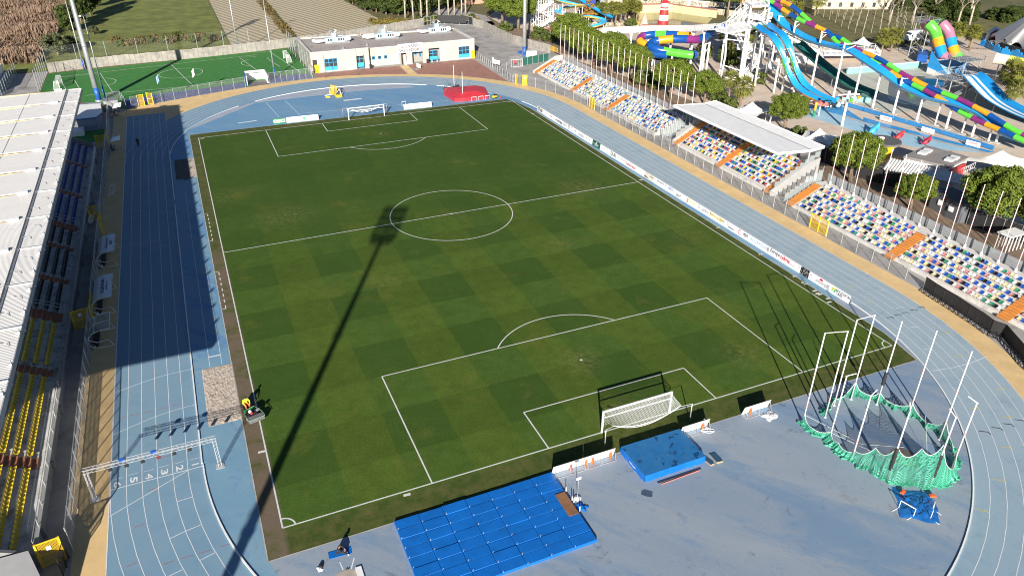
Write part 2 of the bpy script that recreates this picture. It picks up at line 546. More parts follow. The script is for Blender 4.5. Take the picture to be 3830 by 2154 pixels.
struct('infield_strip', mb, STRIP)
mb = MB(); mb.sheet([(-34.05, -55.1), (32.75, -55.25), (33.75, -50), (33.85, 45), (33.0, 51), (31.9, 54.0), (20, 54.4), (-34.05, 54.8)], lz(5)); struct('football_turf', mb, TURF)
# pale concrete edging of the turf
mb = MB()
for a, b in [((-34.09, -55.16), (-34.09, 54.85)), ((-34.1, 54.88), (32, 54.05)), ((-34.1, -55.16), (32.8, -55.3))]: line(mb, [a, b], .10, lz(5) + .02)
line(mb, [(32.8, -55.3), (33.82, -50), (33.92, 45), (33.05, 51), (32, 54.05)], .12, lz(5) + .02)
struct('turf_edging', mb, CONC)
# pitch markings
L2, W2 = 52.22, 32.58
mb = MB(); z = lz(6); w = .13
line(mb, [(-W2, -L2), (W2, -L2)], w, z); line(mb, [(-W2, L2), (W2, L2)], w, z); line(mb, [(-W2, 0), (W2, 0)], w, z + .001)
line(mb, [(-W2, -L2), (-W2, L2)], w, z + .002); line(mb, [(W2, -L2), (W2, L2)], w, z + .002)
line(mb, arc((0, 0), 9.15, 0, 2 * PI, 72), w, z + .003)
mb.sheet(arc((0, 0), .2, 0, 2 * PI, 12)[:-1], z + .004)
for s in (-1, 1):
    for hw, d in ((20.16, 16.5), (9.16, 5.5)):
        yb = s * L2; yf = s * (L2 - d)
        line(mb, [(-hw, yb), (-hw, yf)], w, z + .003); line(mb, [(hw, yb), (hw, yf)], w, z + .003); line(mb, [(-hw, yf), (hw, yf)], w, z + .004)
    sp = (0, s * (L2 - 11)); mb.sheet(arc(sp, .16, 0, 2 * PI, 12)[:-1], z + .004)
    al = math.acos(5.5 / 9.15); base = PI / 2 if s < 0 else -PI / 2
    line(mb, arc(sp, 9.15, base - al, base + al, 30), w, z + .001)
    for sx in (-1, 1):
        c = (sx * W2, s * L2); a0 = math.atan2(-s, 0); a1 = math.atan2(0, -sx)
        if abs(a1 - a0) > PI: a1 -= math.copysign(2 * PI, a1 - a0)
        line(mb, arc(c, 1.0, a0, a1, 10), w, z + .004)
for y0, y1 in ((4.4, 14.5), (-15.4, -5.4)):
    for yy in (y0, y1): line(mb, [(-34.0, yy), (-33.55, yy)], .12, z)
    k = y0
    while k < y1 - .6: line(mb, [(-33.6, k + .1), (-33.6, k + .85)], .12, z); k += 1.48
for p in gp('24', (205, 632), (270, 678), (290, 690), (355, 742), (375, 762), (395, 768), (455, 800), (465, 826)) + gp('23', (1540, 266), (1860, 466)) + gp('13', (145, 858), (960, 1358)) + gp('32', (1130, 838), (35, 515)):
    mb.sheet([(p[0] + a, p[1] + b) for a, b in ((-.3, -.12), (.3, -.16), (.34, .12), (-.26, .15))], z)
struct('pitch_markings', mb, WHITE_LINE)
# track markings
mb = MB(); z = lz(3) + .006
for k in range(1, 7):
    r = RK + 1.22 * k; ring(mb, r - .028, r + .028, z)
for x in [-45.22 + 1.22 * k for k in range(6)]: line(mb, [(x, 42.2), (x, 71.6)], .06, z + .002)
line(mb, [(-45.27, -88), (-45.27, 72.6)], .08, z + .003); line(mb, [(-37.98, 43), (-37.98, 72.6)], .06, z + .003)
line(mb, [(-45.2, -42.3), (-37.9, -42.3)], .09, z + .004); line(mb, gp('31', (825, 1000), (1418, 652)), .07, z + .005)
line(mb, gp('31', (848, 388), (945, 345), (1060, 295), (1170, 250), (1280, 212), (1382, 182), (1478, 157)), .06, z + .004)
line(mb, gp('31', (868, 68), (960, 35), (1055, 0)) + gp('21', (1160, 1400), (1260, 1370), (1360, 1348), (1455, 1325)), .06, z + .004)
line(mb, gp('21', (905, 405), (1345, 345)), .05, z + .004); line(mb, gp('21', (915, 195), (1315, 145)), .04, z + .004)
line(mb, gp('13', (275, 840), (340, 815), (408, 788)), .06, z + .004); line(mb, gp('13', (650, 1075), (840, 1032)), .06, z + .004)
line(mb, gp('24', (1240, 1342), (1400, 1318), (1530, 1283), (1660, 1232)), .08, z + .004)
for f, a, b in [('31', (1330, 890), (1448, 853)), ('31', (1280, 1167), (1392, 1112)), ('31', (1400, 1110), (1512, 1062)), ('31', (1505, 1330), (1618, 1272)), ('31', (1270, 1449), (1372, 1400)),
                ('C', (110, 630), (185, 612)), ('C', (300, 808), (375, 790)), ('C', (482, 1005), (570, 990)), ('C', (650, 1222), (750, 1212)), ('24', (1170, 1178), (1250, 1176))]:
    line(mb, gp(f, a, b), .07, z + .004)
line(mb, [(-36.22, 25), (-36.22, -27)], .05, lz(4) + .004); line(mb, [(-35.02, -2), (-35.02, -27)], .05, lz(4) + .004); line(mb, gp('21', (1572, 1240), (1662, 1222)), .2, lz(4) + .005)
for f, a, b in [('12', (70, 775), (170, 885)), ('12', (212, 758), (325, 870)), ('12', (0, 772), (720, 690)), ('12', (720, 690), (1190, 658)), ('12', (320, 858), (1440, 760))]: line(mb, gp(f, a, b), .09, lz(4) + .004)
line(mb, gp('12', (655, 760), (788, 745)), .9, lz(4) + .005); line(mb, gp('11', (1790, 930), (1932, 910)), .5, lz(4) + .005)
line(mb, gp('12', (1700, 690), (1770, 708)), .35, lz(4) + .005)
struct('track_markings', mb, WHITE_TRACK)
# lane numbers 1-6 and start/hurdle marks
mm = [bpy.data.objects.get('track_markings')]
for k in range(6):
    p = G('31', *[(1472, 607), (1355, 636), (1240, 664), (1125, 697), (1008, 724), (885, 760)][k])
    o = text(str(k + 1), .72 if k else .15, .60, WHITE_TRACK, mm[0], plane_mtx((p.x, p.y, lz(3) + .012), (0, -1, 0), (1, 0, 0)), 'lane_number')
    q = (p.x, p.y + .75)
    mk = MB(); line(mk, [(q[0] - .42, q[1]), (q[0] + .38, q[1] + .02)], .05, lz(3) + .011); mk.build('lane_dash', WHITE_TRACK, mm[0])
mb = MB()
for f, a, b in [('31', (880, 268), (960, 250)), ('31', (975, 243), (1045, 230)), ('31', (1085, 218), (1150, 205)), ('31', (1190, 193), (1258, 180)), ('31', (1296, 167), (1358, 157)), ('31', (1110, 808), (1185, 786)),
                ('31', (1220, 556), (1290, 540)), ('31', (1012, 1085), (1095, 1054)), ('31', (1225, 1362), (1312, 1335)), ('31', (1365, 1318), (1450, 1293)), ('31', (1500, 1280), (1585, 1253)), ('31', (948, 1382), (1030, 1344)), ('31', (1655, 1230), (1735, 1205))]:
    line(mb, gp(f, a, b), .045, z + .003)
struct('red_track_marks', mb, RED_PAINT)
mb = MB()
for f, a, b in [('34', (1718, 40), (1790, 42)), ('34', (1755, 250), (1838, 256)), ('34', (1750, 475), (1842, 488)), ('34', (1692, 715), (1788, 738)), ('34', (1560, 940), (1662, 970)), ('34', (1520, 185), (1600, 190)),
                ('24', (1650, 1285), (1710, 1280)), ('24', (1300, 1065), (1368, 1058)), ('24', (1195, 912), (1250, 905)), ('24', (740, 830), (790, 822)), ('24', (1400, 1230), (1470, 1226)), ('24', (610, 705), (665, 697))]:
    P = gp(f, a, b); line(mb, P, .07, z + .003); d = (Vector(P[1]) - Vector(P[0])).normalized(); q = Vector((-d.y, d.x))
    line(mb, [P[1], tuple(Vector(P[1]) - d * .3 + q * .25)], .07, z + .004)
struct('yellow_track_marks', mb, YEL_PAINT)
mb = MB()
for f, a, b in [('24', (898, 945), (940, 938)), ('24', (958, 925), (1000, 918)), ('24', (1018, 907), (1060, 902)), ('24', (1075, 888), (1117, 881)), ('24', (1132, 868), (1172, 862)),
                ('34', (1592, 358), (1662, 366)), ('34', (1688, 330), (1755, 338)), ('34', (1775, 302), (1842, 310)), ('34', (1862, 272), (1925, 280))]:
    P = gp(f, a, b); line(mb, P, .10, z + .003); line(mb, [P[1], (P[1][0] - .1, P[1][1] - .35)], .09, z + .004)
struct('black_track_marks', mb, BLACK_PAINT)
# inner kerb rail, in lengths with the gaps the photo shows
KERB = M('kerb_paint', (.78, .78, .76), .06, 2, .5)
def kerb_run(a0, a1, cy, name, n):
    m_ = MB(); P = [(CX + (RK - .04) * math.cos(a0 + (a1 - a0) * i / n), cy + (RK - .04) * math.sin(a0 + (a1 - a0) * i / n)) for i in range(n + 1)]
    return P
k1 = [(-37.94, 46), (-37.94, 40)]
P = kerb_run(R(176), R(127), CYC, '', 24)
mb = MB()
def rail(mb, pts, w=.12, h=.09):
    for a, b in zip(pts, pts[1:]): mb.bar((a[0], a[1], h / 2 + lz(4)), (b[0], b[1], h / 2 + lz(4)), w, h)
rail(mb, [p for p in P]); rail(mb, kerb_run(R(120), R(56), CYC, '', 24)); rail(mb, kerb_run(R(52), R(46), CYC, '', 5)); rail(mb, kerb_run(R(14), R(2), CYC, '', 8))
rail(mb, [(-37.94, 47), (-37.94, 22)]); rail(mb, [(-37.94, 20), (-37.94, -42)]); rail(mb, kerb_run(R(180), R(358), -CYC, '', 90)); rail(mb, [(35.46, -42), (35.46, 42)])
solo('track_kerb', mb, KERB, 'low white kerb rail along the inside edge of the running track', 'kerb')
# sand pits
mb = MB()
for x0, y0, x1, y1 in ((-37.05, -37.05, -34.0, -27.2),):
    n = 26; rows = []
    for i in range(n + 1):
        rows.append([(x0 + (x1 - x0) * i / n, y0 + (y1 - y0) * j / (n * 2), lz(5) + random.uniform(.0, .05) * (1 if 0 < i < n and 0 < j < 2 * n else 0)) for j in range(2 * n + 1)])
    mb.grid(rows)
tag(mb.build('sand_pit', SAND), 'open raked sand pit beside the near left touchline', 'sand pit')
mb = MB(); mb.bx(-37.3, 30.9, 0, -35.1, 40.8, .07); mb.bx(-36.2, 30.3, 0, -35.4, 30.95, .05)
pc = solo('pit_cover', mb, M('brown_cover', (.085, .075, .065), .3, 1.2, .8), 'dark brown cover laid over the far long jump pit', 'cover')
mb = MB(); mb.sheet(rect(-35.1, 30.9, -34.0, 40.8), lz(5) + .01); tag(mb.build('sand_pit', SAND), 'uncovered strip of sand beside the brown cover of the far long jump pit', 'sand pit')
# fields and outer surfaces
mb = MB(); mb.sheet([(-78, 123), (-54, 124), (-29.5, 126.5), (-19, 128), (-19.2, 230), (-22, 330), (-85, 330), (-66, 236), (-66, 170)], lz(1)); struct('grass_field', mb, GRASSF)
mb = MB(); mb.sheet([(-18.7, 128), (-2.2, 131), (-.5, 150), (1.2, 400), (-22, 400), (-18.6, 228)], lz(1)); mb.sheet([(.6, 131), (30, 137), (31.5, 150), (28, 205), (20, 400), (2.8, 400)], lz(1)); struct('ploughed_field', mb, PLOUGH)
mb = MB(); mb.sheet([(-63.6, 100), (-54, 88), (-50, 84.5), (-45.4, 78.2), (-38.4, 81.6), (-20, 87.2), (-14.3, 88.8), (-3.9, 89.6), (-4.4, 125.6), (-13, 124.9), (-63.5, 119.2)], lz(2)); struct('small_pitch', mb, GREEN_ART)
mb = MB(); mb.sheet([(-46, 86.5), (-45.3, 78.4), (-38.3, 81.6), (-20.2, 87.2), (-20.2, 91.6), (-30.2, 89.6), (-38.2, 88.8)], lz(3)); mb.sheet([(-14.2, 95.2), (-14.3, 88.9), (-4.2, 89.7), (-4.3, 94.2)], lz(3)); struct('blue_edging', mb, BLUE_EDGE)
mb = MB(); mb.sheet([(-76, 92), (-64, 99), (-63.7, 122), (-76, 122)], lz(2)); struct('side_path', mb, ASPH)
mb = MB(); z = lz(3) + .004
spl = lambda *p: line(mb, gp(*p), .14, z)
spl('11', (440, 582), (1932, 415)); spl('12', (0, 398), (95, 390), (335, 550)); spl('11', (640, 722), (1455, 650), (1900, 603)); spl('11', (440, 582), (500, 680))
spl('11', (440, 585), (755, 555), (848, 697)); spl('11', (470, 618), (562, 608), (600, 672)); spl('11', (1275, 475), (1455, 650)); spl('11', (1930, 428), (1803, 437), (1932, 530)); spl('12', (95, 435), (75, 440), (175, 505), (250, 497))
c0 = (-33.4, 107.2); line(mb, arc(c0, 5.1, 0, 2 * PI, 40), .14, z + .002)
line(mb, arc((-52.6, 105), 4.6, -1.1, 1.1, 16), .14, z + .002); line(mb, arc((-13.9, 112.0), 4.6, PI - 1.1, PI + 1.1, 16), .14, z + .002)
struct('small_pitch_markings', mb, WHITE_LINE)
mb = MB(); mb.sheet(gp('12', (452, 588), (448, 560), (860, 517), (1075, 500), (1135, 560), (900, 562), (650, 573)), lz(4)); mb.sheet(gp('12', (1210, 560), (1135, 492), (1635, 447), (1905, 618), (1700, 590), (1450, 566)), lz(4)); struct('red_paving', mb, REDPAV)
mb = MB()
spl2 = lambda *p: line(mb, gp(*p), .22, lz(5))
spl2('12', (1078, 498), (1140, 560)); spl2('12', (1130, 490), (1212, 562)); spl2('12', (1635, 447), (1908, 622)); struct('paving_kerb', mb, CONC)
# aqua park ground
mb = MB(); mb.sheet([(63, -60), (150, -60), (215, 0), (215, 60), (172, 66), (168, 58), (150, 60), (135, 75), (122, 110), (150, 132), (142, 152), (80, 170), (66, 150), (62.5, 95)], lz(1)); struct('aquapark_paving', mb, SANDP)
mb = MB(); mb.sheet([(56.4, 84), (63.3, 84), (67, 60), (71, 20), (73, -10), (74, -60), (57, -60)], lz(2)); mb.sheet([(59, 100), (66.5, 84), (74, 98), (70, 120), (64, 142), (58, 142)], lz(2)); struct('pine_belt', mb, PINE_EARTH)
mb = MB(); mb.sheet([(56.9, 133), (63, 136), (66, 152), (60, 175), (40, 215), (34, 205), (52, 165), (50, 146)], lz(2)); struct('access_road', mb, ASPH)
# ---- shared object materials
GALV = M('galvanised_steel', (.50, .52, .53), .10, 1.2, .45, .55)
GALV_D = M('weathered_steel', (.30, .31, .32), .15, 1.5, .55, .4)
WHITE = M('white_paint', (.80, .80, .79), .05, .8, .45, dirt=((.60, .59, .56), .5, .58, .5))
OFFWH = M('offwhite_sheet', (.70, .69, .66), .07, .7, .6, dirt=((.48, .47, .44), .4, .58, .5))
REDM = M('red_paint', (.52, .035, .04), .12, 1, .5)
BLACK = M('black_plastic', (.018, .018, .02), .2, 2, .5)
DARK = M('dark_shade', (.035, .035, .04), .2, 1, .7)
YELM = M('yellow_paint', (.78, .52, .02), .08, 1, .45)
ORANGE = M('orange_wood', (.60, .245, .055), .18, 1.6, .6, dirt=((.35, .17, .06), .8, .55, .6))
BROWN = M('brown_steps', (.36, .15, .085), .2, 1.5, .7)
BLUEM = M('blue_paint', (.02, .10, .38), .12, 1, .4)
BLUEV = M('blue_vinyl', (.006, .135, .50), .12, .8, .38, dirt=((.012, .10, .33), 1.0, .56, .6))
CYAN = M('cyan_paint', (.045, .36, .66), .10, 1, .45)
GREENP = M('green_paint', (.02, .22, .10), .15, 1, .5)
def net_mat(name, sg):
    t = NT(name); x, y, z = t.sep(); out = None
    for q in (t.math('ADD', x, t.math('MULTIPLY', z, .41)), t.math('ADD', y, t.math('MULTIPLY', z, sg))):
        k = t.math('LESS_THAN', t.math('FRACT', t.math('DIVIDE', t.math('ADD', q, 1000.0), .14)), .13); out = k if out is None else t.math('MAXIMUM', out, k)
    return t.fin((.8, .8, .8), .6, alpha=out)


WIRE = mesh_mat('wire_mesh', (.42, .44, .45), .09, .075); WIRE_D = mesh_mat('dense_wire_mesh', (.40, .42, .43), .24, .075)
WIRE_G = mesh_mat('green_wire_mesh', (.10, .26, .20), .11, .075)
WIRE_B = mesh_mat('black_wire_mesh', (.02, .02, .02), .35, .10)
NETW = net_mat('goal_net', 1); NETW2 = net_mat('goal_net_far', -1)
NETG = mesh_mat('green_netting', (.09, .50, .32), .27, .13, diag=True)
NETGD = mesh_mat('green_netting_folds', (.08, .46, .29), .46, .12, diag=True)
GLASSP = M('clear_panel', (.45, .52, .54), .05, .5, .15, 0, .8, alpha=.35)
GLASS = M('window_glass', (.03, .045, .055), .2, .6, .12, 0, .8)


def mast(base, label, rz, h=36.8):
    t = thing('floodlight_mast', label, 'floodlight mast', (base[0], base[1], 0), rz, 'tall floodlight masts around the stadium', local=True)
    m = MB(); m.tube([(0, 0, 0), (0, 0, 12), (0, 0, 24), (0, 0, h - 4)], [.52, .44, .34, .25], 16); m.cyl(0, 0, 0, .5, .75, .75, 16)
    for zz in (12, 24): m.cyl(0, 0, zz - .15, zz + .15, .47 - (zz - 12) * .008, None, 16)
    m.build('mast_shaft', GALV, t, (0, 0, 0), True)
    m = MB(); m.cyl(0, 0, .5, 3.2, .54, .53, 16); m.build('blue_base_band', BLUEM, t, (0, 0, 0), True)
    m = MB()
    for s in (-.22, .22): m.bar((-.78, s, 3), (-.55, s, h - 4), .07)
    z = 3.0
    while z < h - 4.2:
        xx = -.78 + .23 * (z - 3) / (h - 7); m.bar((xx, -.22, z), (xx, .22, z), .05)
        if int(z) % 3 == 0: m.bar((xx, 0, z), (-.3, 0, z), .05)
        z += .45
    for zz in (13.5, 24): m.bx(-1.15, -.55, zz, -.4, .55, zz + .08); m.bx(-1.15, -.55, zz + .9, -1.1, .55, zz + .96); m.bx(-1.15, .5, zz, -.4, .55, zz + 1)
    m.build('ladder', GALV_D, t, (0, 0, 0))
    hd = MB()
    for k in range(4):
        zz = h - 4.0 + k * 1.12; hd.bar((.25, -1.75, zz), (.25, 1.75, zz), .14)
    for s in (-1.5, 0, 1.5): hd.bar((.2, s, h - 4.2), (.2, s, h - .3), .12)
    hd.bx(-.9, -1.5, h - 4.25, .2, 1.5, h - 4.15)
    head = hd.build('lamp_frame', GALV_D, t, (0, 0, 0))
    pm = MB(); pm.obx((0, 0, 0), (.30, .62, .72)); pm.obx((.17, 0, 0), (.03, .56, .66), 0, 1); me = pm.mesh('flood_lamp', [GALV_D, GLASS])
    for k in range(4):
        for j in range(5):
            o = inst('flood_lamp', me, head, (.5, -1.5 + j * .75, h - 4.0 + k * 1.12 + .28)); o.rotation_euler = (0, R(25), 0)
    return t


mast((-50.9, 86.7), 'tall grey floodlight mast with ladder rising beside the small green pitch', R(-60))
mast((-50.9, -83.4), 'grey floodlight mast behind the near bend whose long shadow crosses the pitch', R(62))
mast((51.8, 88.4), 'tall grey floodlight mast with ladder beside the far right terrace', R(-118))
# thinner poles of the small pitch
def lamp_pole(base, label, h, twin=True):
    t = thing('lamp_pole', label, 'lamp pole', (base[0], base[1], 0), 0, 'lamp poles of the small pitch')
    x, y = base[0], base[1]
    m = MB(); m.tube([(x, y, 0), (x, y, h)], [.17, .08], 10); m.build('pole', GALV, t, None, True)
    m = MB(); m.cyl(x, y, 0, 2.6, .20, .19, 10); m.build('blue_base_band', BLUEM, t, None, True)
    m = MB(); m.bar((x - .7, y, h), (x + .7, y, h), .09); m.build('cross_arm', GALV, t)
    for s in (-.55, .55):
        m = MB(); m.obx((x + s, y - .2, h + .12), (.5, .45, .22)); m.build('lamp', WHITE, t)
lamp_pole((-17.84, 125.0), 'slim lamp pole with blue foot behind the middle of the small pitch', 18)
lamp_pole((-55.62, 120.5), 'slim lamp pole with blue foot at the far left of the small pitch', 17.0)
lamp_pole((-12.55, 93.4), 'slim lamp pole with blue foot in front of the small pitch near the club building', 18.0)
lamp_pole((-49.9, 90.0), 'slim lamp pole with blue foot just behind the big floodlight mast', 17.3)

# ---- seats
def seat_mesh(name, mat):
    m = MB()
    prof = [(.17, .02), (.0, .0), (-.14, .03), (-.19, .12), (-.22, .28)]       # front lip .. back top, x towards pitch is +
    rows = []
    for j, yy in enumerate((-.20, -.18, -.07, .07, .18, .20)):
        rise = .045 if j in (0, 5) else (.02 if j in (1, 4) else 0.0)
        rows.append([(px + (rise * .5 if k > 2 else 0), yy * (.86 if k == 4 else 1), pz + rise * (1 if k < 4 else -.6)) for k, (px, pz) in enumerate(prof)])
    m.grid(rows)
    rows2 = [[(p[0] - .02, p[1], p[2] - .03) for p in r] for r in rows]
    m.grid([r[::-1] for r in rows2])
    m.strip(rows[0], rows2[0]); m.strip(rows2[-1], rows[-1]); m.strip([r[0] for r in rows2], [r[0] for r in rows]); m.strip([r[-1] for r in rows], [r[-1] for r in rows2])
    m.bx(-.05, -.06, -.13, .05, .06, -.02)
    return m.mesh(name, mat, (0, 0, 0), True), m


def seat_set(mats):
    out = []
    for mt in mats: out.append(seat_mesh('seat', mt)[0])
    return out


SEATS = MB(); SEAT_SRC = seat_mesh('seat', WHITE)[1]


def place_seats(parent, spots, mats, facing, picker, near_key):
    """the 100 that show largest as parts, the rest as one part"""
    cols = {}; prev = None
    for i, sp_ in enumerate(spots):
        c = picker(i, *sp_)
        if len(mats) > 3:
            while c == prev and (c or i % 3): c = picker(i, *sp_)
        cols[sp_] = prev = c
    spots = sorted(spots, key=near_key)
    mes = seat_set(mats); flip = facing
    rest = MB()
    for i, (x, y, z) in enumerate(spots):
        c = cols[(x, y, z)]
        if i < 100:
            inst('seat', mes[c], parent, (x, y, z), 0 if flip > 0 else PI)
        else:
            n = len(rest.v); s = 1 if flip > 0 else -1
            rest.v.extend([(x + s * p[0], y + s * p[1], z + p[2]) for p in SEAT_SRC.v])
            for f in SEAT_SRC.f: rest.f.append(tuple(k + n for k in f)); rest.m.append(c)
    if rest.v:
        tag(rest.build('seat_rows', mats, parent, None, True), kind='stuff')


def plast(n, c, **k): return M(n, c, .10, 3, .42, **k)


PW = plast('seat_white', (.74, .74, .72), dirt=((.55, .53, .48), 1.5, .52, .6)); PB = plast('seat_blue', (.012, .085, .42)); PG = plast('seat_green', (.035, .24, .14)); PY = plast('seat_yellow', (.80, .47, .02))
PR = plast('seat_red', (.40, .04, .045)); PK = plast('seat_black', (.012, .012, .014)); PC = plast('seat_cream', (.76, .62, .33)); PP = plast('seat_faded_red', (.52, .22, .23))
PBF = plast('seat_faded_blue', (.05, .19, .46)); PGF = plast('seat_faded_green', (.15, .38, .30)); PDB = plast('seat_navy', (.012, .03, .27)); PYL = plast('seat_gold', (.68, .49, .02))
PBK = plast('seat_charcoal', (.02, .02, .024))

# ---- right-hand terraces
def terrace(name, label, x0, y0, y1, stairs, rows, depth, z0, rise, mats, wts, mode, clip=None):
    """stepped stand facing -x between y0 (near) and y1 (far)"""
    t = thing(name, label, 'stand', (x0, (y0 + y1) / 2, 0))
    m = MB(); prof = [(x0, 0)]
    for k in range(rows):
        xx = x0 + k * depth; zz = z0 + k * rise
        m.bx(xx, y0, 0, xx + depth + (1.9 if k == rows - 1 else 0), y1, zz)
    m.build('terracing', STEP, t)
    sw = .62
    for ys in stairs:
        s = MB(); n = rows * 2
        a, b = ys - .75, ys + .75
        for k in range(n):
            xx = x0 - depth / 2 + k * depth / 2; zz = z0 + (k - 1) * rise / 2 + .06
            for q in range(3): s.bx(xx + q * depth / 6 + .004, a, zz - .05, xx + (q + 1) * depth / 6 - .012, b, zz + .02)
            s.bx(xx - .03, a + .02, zz - rise * .7, xx - .004, b - .02, zz - .03)
        s.build('timber_stair', ORANGE, t)
    spots = []
    for k in range(rows):
        xx = x0 + k * depth + depth * .55; zz = z0 + k * rise + .16
        y = y0 + .35
        while y < y1 - .2:
            if all(abs(y - ys) > 1.0 for ys in stairs) and (clip is None or clip(xx, y)): spots.append((xx, y, zz))
            y += .5
    r = random.Random(5)
    cum = []; tot = 0
    for wv in wts: tot += wv; cum.append(tot)
    seq = {}
    def pick(i, x, y, z):
        v = r.random() * tot
        for k, cc in enumerate(cum):
            if v <= cc: return k
        return 0
    place_seats(t, spots, mats, -1, pick, lambda p: (p[0] - CLOC.x) ** 2 + (p[1] - CLOC.y) ** 2 + (p[2] - CLOC.z) ** 2)
    return t


STEP = M('terrace_concrete', (.62, .60, .57), .12, .9, .85, dirt=((.28, .27, .25), 1.2, .55, .6))
far = terrace('seating_terrace', 'far open seating terrace of mostly white and blue seats near the white slide tower', 48.2, 19.4, 73.2, [72.6, 53.5, 37.5], 7, .76, .55, .36,
              [PW, PBF, PK, PGF, PC, PP, PB], [44, 14, 8, 6, 15, 5, 8], 0)
m = MB(); m.add([(47.5, 73.4, 0), (47.5, 73.4, .5), (53.6, 73.4, 3.6), (55.6, 73.4, 3.7), (55.6, 73.4, 0), (47.5, 73.7, 0), (47.5, 73.7, .5), (53.6, 73.7, 3.6), (55.6, 73.7, 3.7), (55.6, 73.7, 0)],
      [(0, 1, 2, 3, 4), (9, 8, 7, 6, 5), (0, 5, 6, 1), (1, 6, 7, 2), (2, 7, 8, 3), (3, 8, 9, 4)]); m.build('end_wall', CONC, far)
near = terrace('seating_terrace', 'near open seating terrace of white blue green and cream seats at the right edge', 48.8, -62, -16.8, [-17.7, -36.9, -53.4], 7, .76, .55, .36,
               [PW, PB, PC, PG, PP, PK], [34, 22, 15, 9, 11, 9], 0)
# covered stand
X0 = 49.0; YA, YB = -13.4, 14.0
cs = thing('covered_stand', 'small covered stand with white metal roof and bright multicoloured seats halfway along the right touchline', 'stand', (52, 0, 0))
m = MB()
RW = 8; DP = .82; RS = .44; Z0 = .75
for k in range(RW): m.bx(X0 + k * DP, YA + .3, 0, X0 + (k + 1) * DP + (1.5 if k == RW - 1 else 0), YB - .3, Z0 + k * RS)
m.build('terracing', STEP, cs)
for ya in (YA, YB - .3):
    m = MB(); yb = ya + .3
    pr = [(X0 - .5, 0), (X0 - .5, .9), (X0 + 6.6, 4.75), (X0 + 8.6, 5.1), (X0 + 8.6, 0)]
    m.add([(a, ya, b) for a, b in pr] + [(a, yb, b) for a, b in pr], [(0, 1, 2, 3, 4), (9, 8, 7, 6, 5)] + [(i, i + 5, (i + 1) % 5 + 5, (i + 1) % 5) for i in range(5)]); m.build('side_wall', M('grey_render', (.34, .335, .33), .08, .8, .8, dirt=((.25, .245, .24), .5, .55, .5)), cs)
    m = MB()
    for k in range(9):
        xx = X0 + .2 + k * .9; zz = .9 + (xx - X0 + .5) * .542
        m.bx(xx, ya + .1, zz - .1, xx + .06, ya + .16, zz + 1.05)
        m.bx(xx + .08, ya + .12, zz + .1, xx + .88, ya + .135, zz + 1.0, 1)
    m.build('glass_balustrade', [GALV, GLASSP], cs)
for ys, nm in ((YB - 1.2, 'timber_stair'), (.1, 'timber_stair'), (YA + .95, 'timber_stair')):
    s = MB()
    for k in range(RW * 2):
        xx = X0 - DP / 2 + k * DP / 2; zz = Z0 + (k - 1) * RS / 2 + .06
        s.bx(xx - .03, ys - .63, zz - RS * .7, xx - .004, ys + .63, zz - .03)
        for q in range(3): s.bx(xx + q * DP / 6 + .004, ys - .65, zz - .05, xx + (q + 1) * DP / 6 - .012, ys + .65, zz + .02)
    s.build(nm, ORANGE, cs)
m = MB(); m.bx(X0 + 8.5, YA + .3, 0, X0 + 8.7, YB - .3, 6.9); m.build('back_wall', M('stand_back', (.20, .20, .21), .1, 1, .8), cs)
rf = MB()
Yn, Yf = -13.9, 13.9
prof = [(48.0, 7.42), (54.75, 6.98), (57.3, 7.22)]
for (xa, za), (xb, zb) in zip(prof, prof[1:]):
    n = 56
    for k in range(n):          # standing-seam sheets
        ya = Yn + (Yf - Yn) * k / n; yb = Yn + (Yf - Yn) * (k + 1) / n - .014
        rf.add([(xa, ya, za), (xb, ya, zb), (xb, yb, zb), (xa, yb, za), (xa, ya, za - .05), (xb, ya, zb - .05), (xb, yb, zb - .05), (xa, yb, za - .05)], [(0, 1, 2, 3), (7, 6, 5, 4), (0, 4, 5, 1), (2, 6, 7, 3), (1, 5, 6, 2), (3, 7, 4, 0)])
    rf.add([(xa, Yn, za - .02), (xb, Yn, zb - .02), (xb, Yf, zb - .02), (xa, Yf, za - .02), (xa, Yn, za - .3), (xb, Yn, zb - .3), (xb, Yf, zb - .3), (xa, Yf, za - .3)], [(0, 1, 2, 3), (7, 6, 5, 4)])
roof = rf.build('roof', WHITE, cs)
m = MB(); m.bar((54.75, Yn, 6.99), (54.75, Yf, 6.99), .16, .06); m.build('valley_gutter', GALV_D, roof, ORG[cs.name])
m = MB()
m.bar((47.97, Yn - .05, 7.3), (47.97, Yf + .05, 7.3), .06, .42); m.bar((57.33, Yn - .05, 7.1), (57.33, Yf + .05, 7.1), .06, .42)
for yy in (Yn - .03, Yf + .03):
    for (xa, za), (xb, zb) in zip(prof, prof[1:]): m.bar((xa, yy, za - .12), (xb, yy, zb - .12), .06, .42)
m.build('fascia', WHITE, roof, ORG[cs.name])
for yy in (-13.0, -6.6, 0, 6.6, 13.0):
    m = MB(); m.cyl(55.4, yy, 3.5, 6.75, .16, .16, 10); m.build('column', GALV, cs)
spots = []
for k in range(RW):
    xx = X0 + k * DP + DP * .6; y = YA + 2.0
    while y < YB - 2.0:
        if abs(y - .1) > .95: spots.append((xx, y, Z0 + k * RS + .16))
        y += .5
rr = random.Random(11)
place_seats(cs, spots, [PB, PW, PR, PG, PY, PK], -1, lambda i, x, y, z: rr.choices(range(6), [24, 34, 10, 13, 10, 14])[0], lambda p: (p[0] - CLOC.x) ** 2 + (p[1] - CLOC.y) ** 2 + p[2])
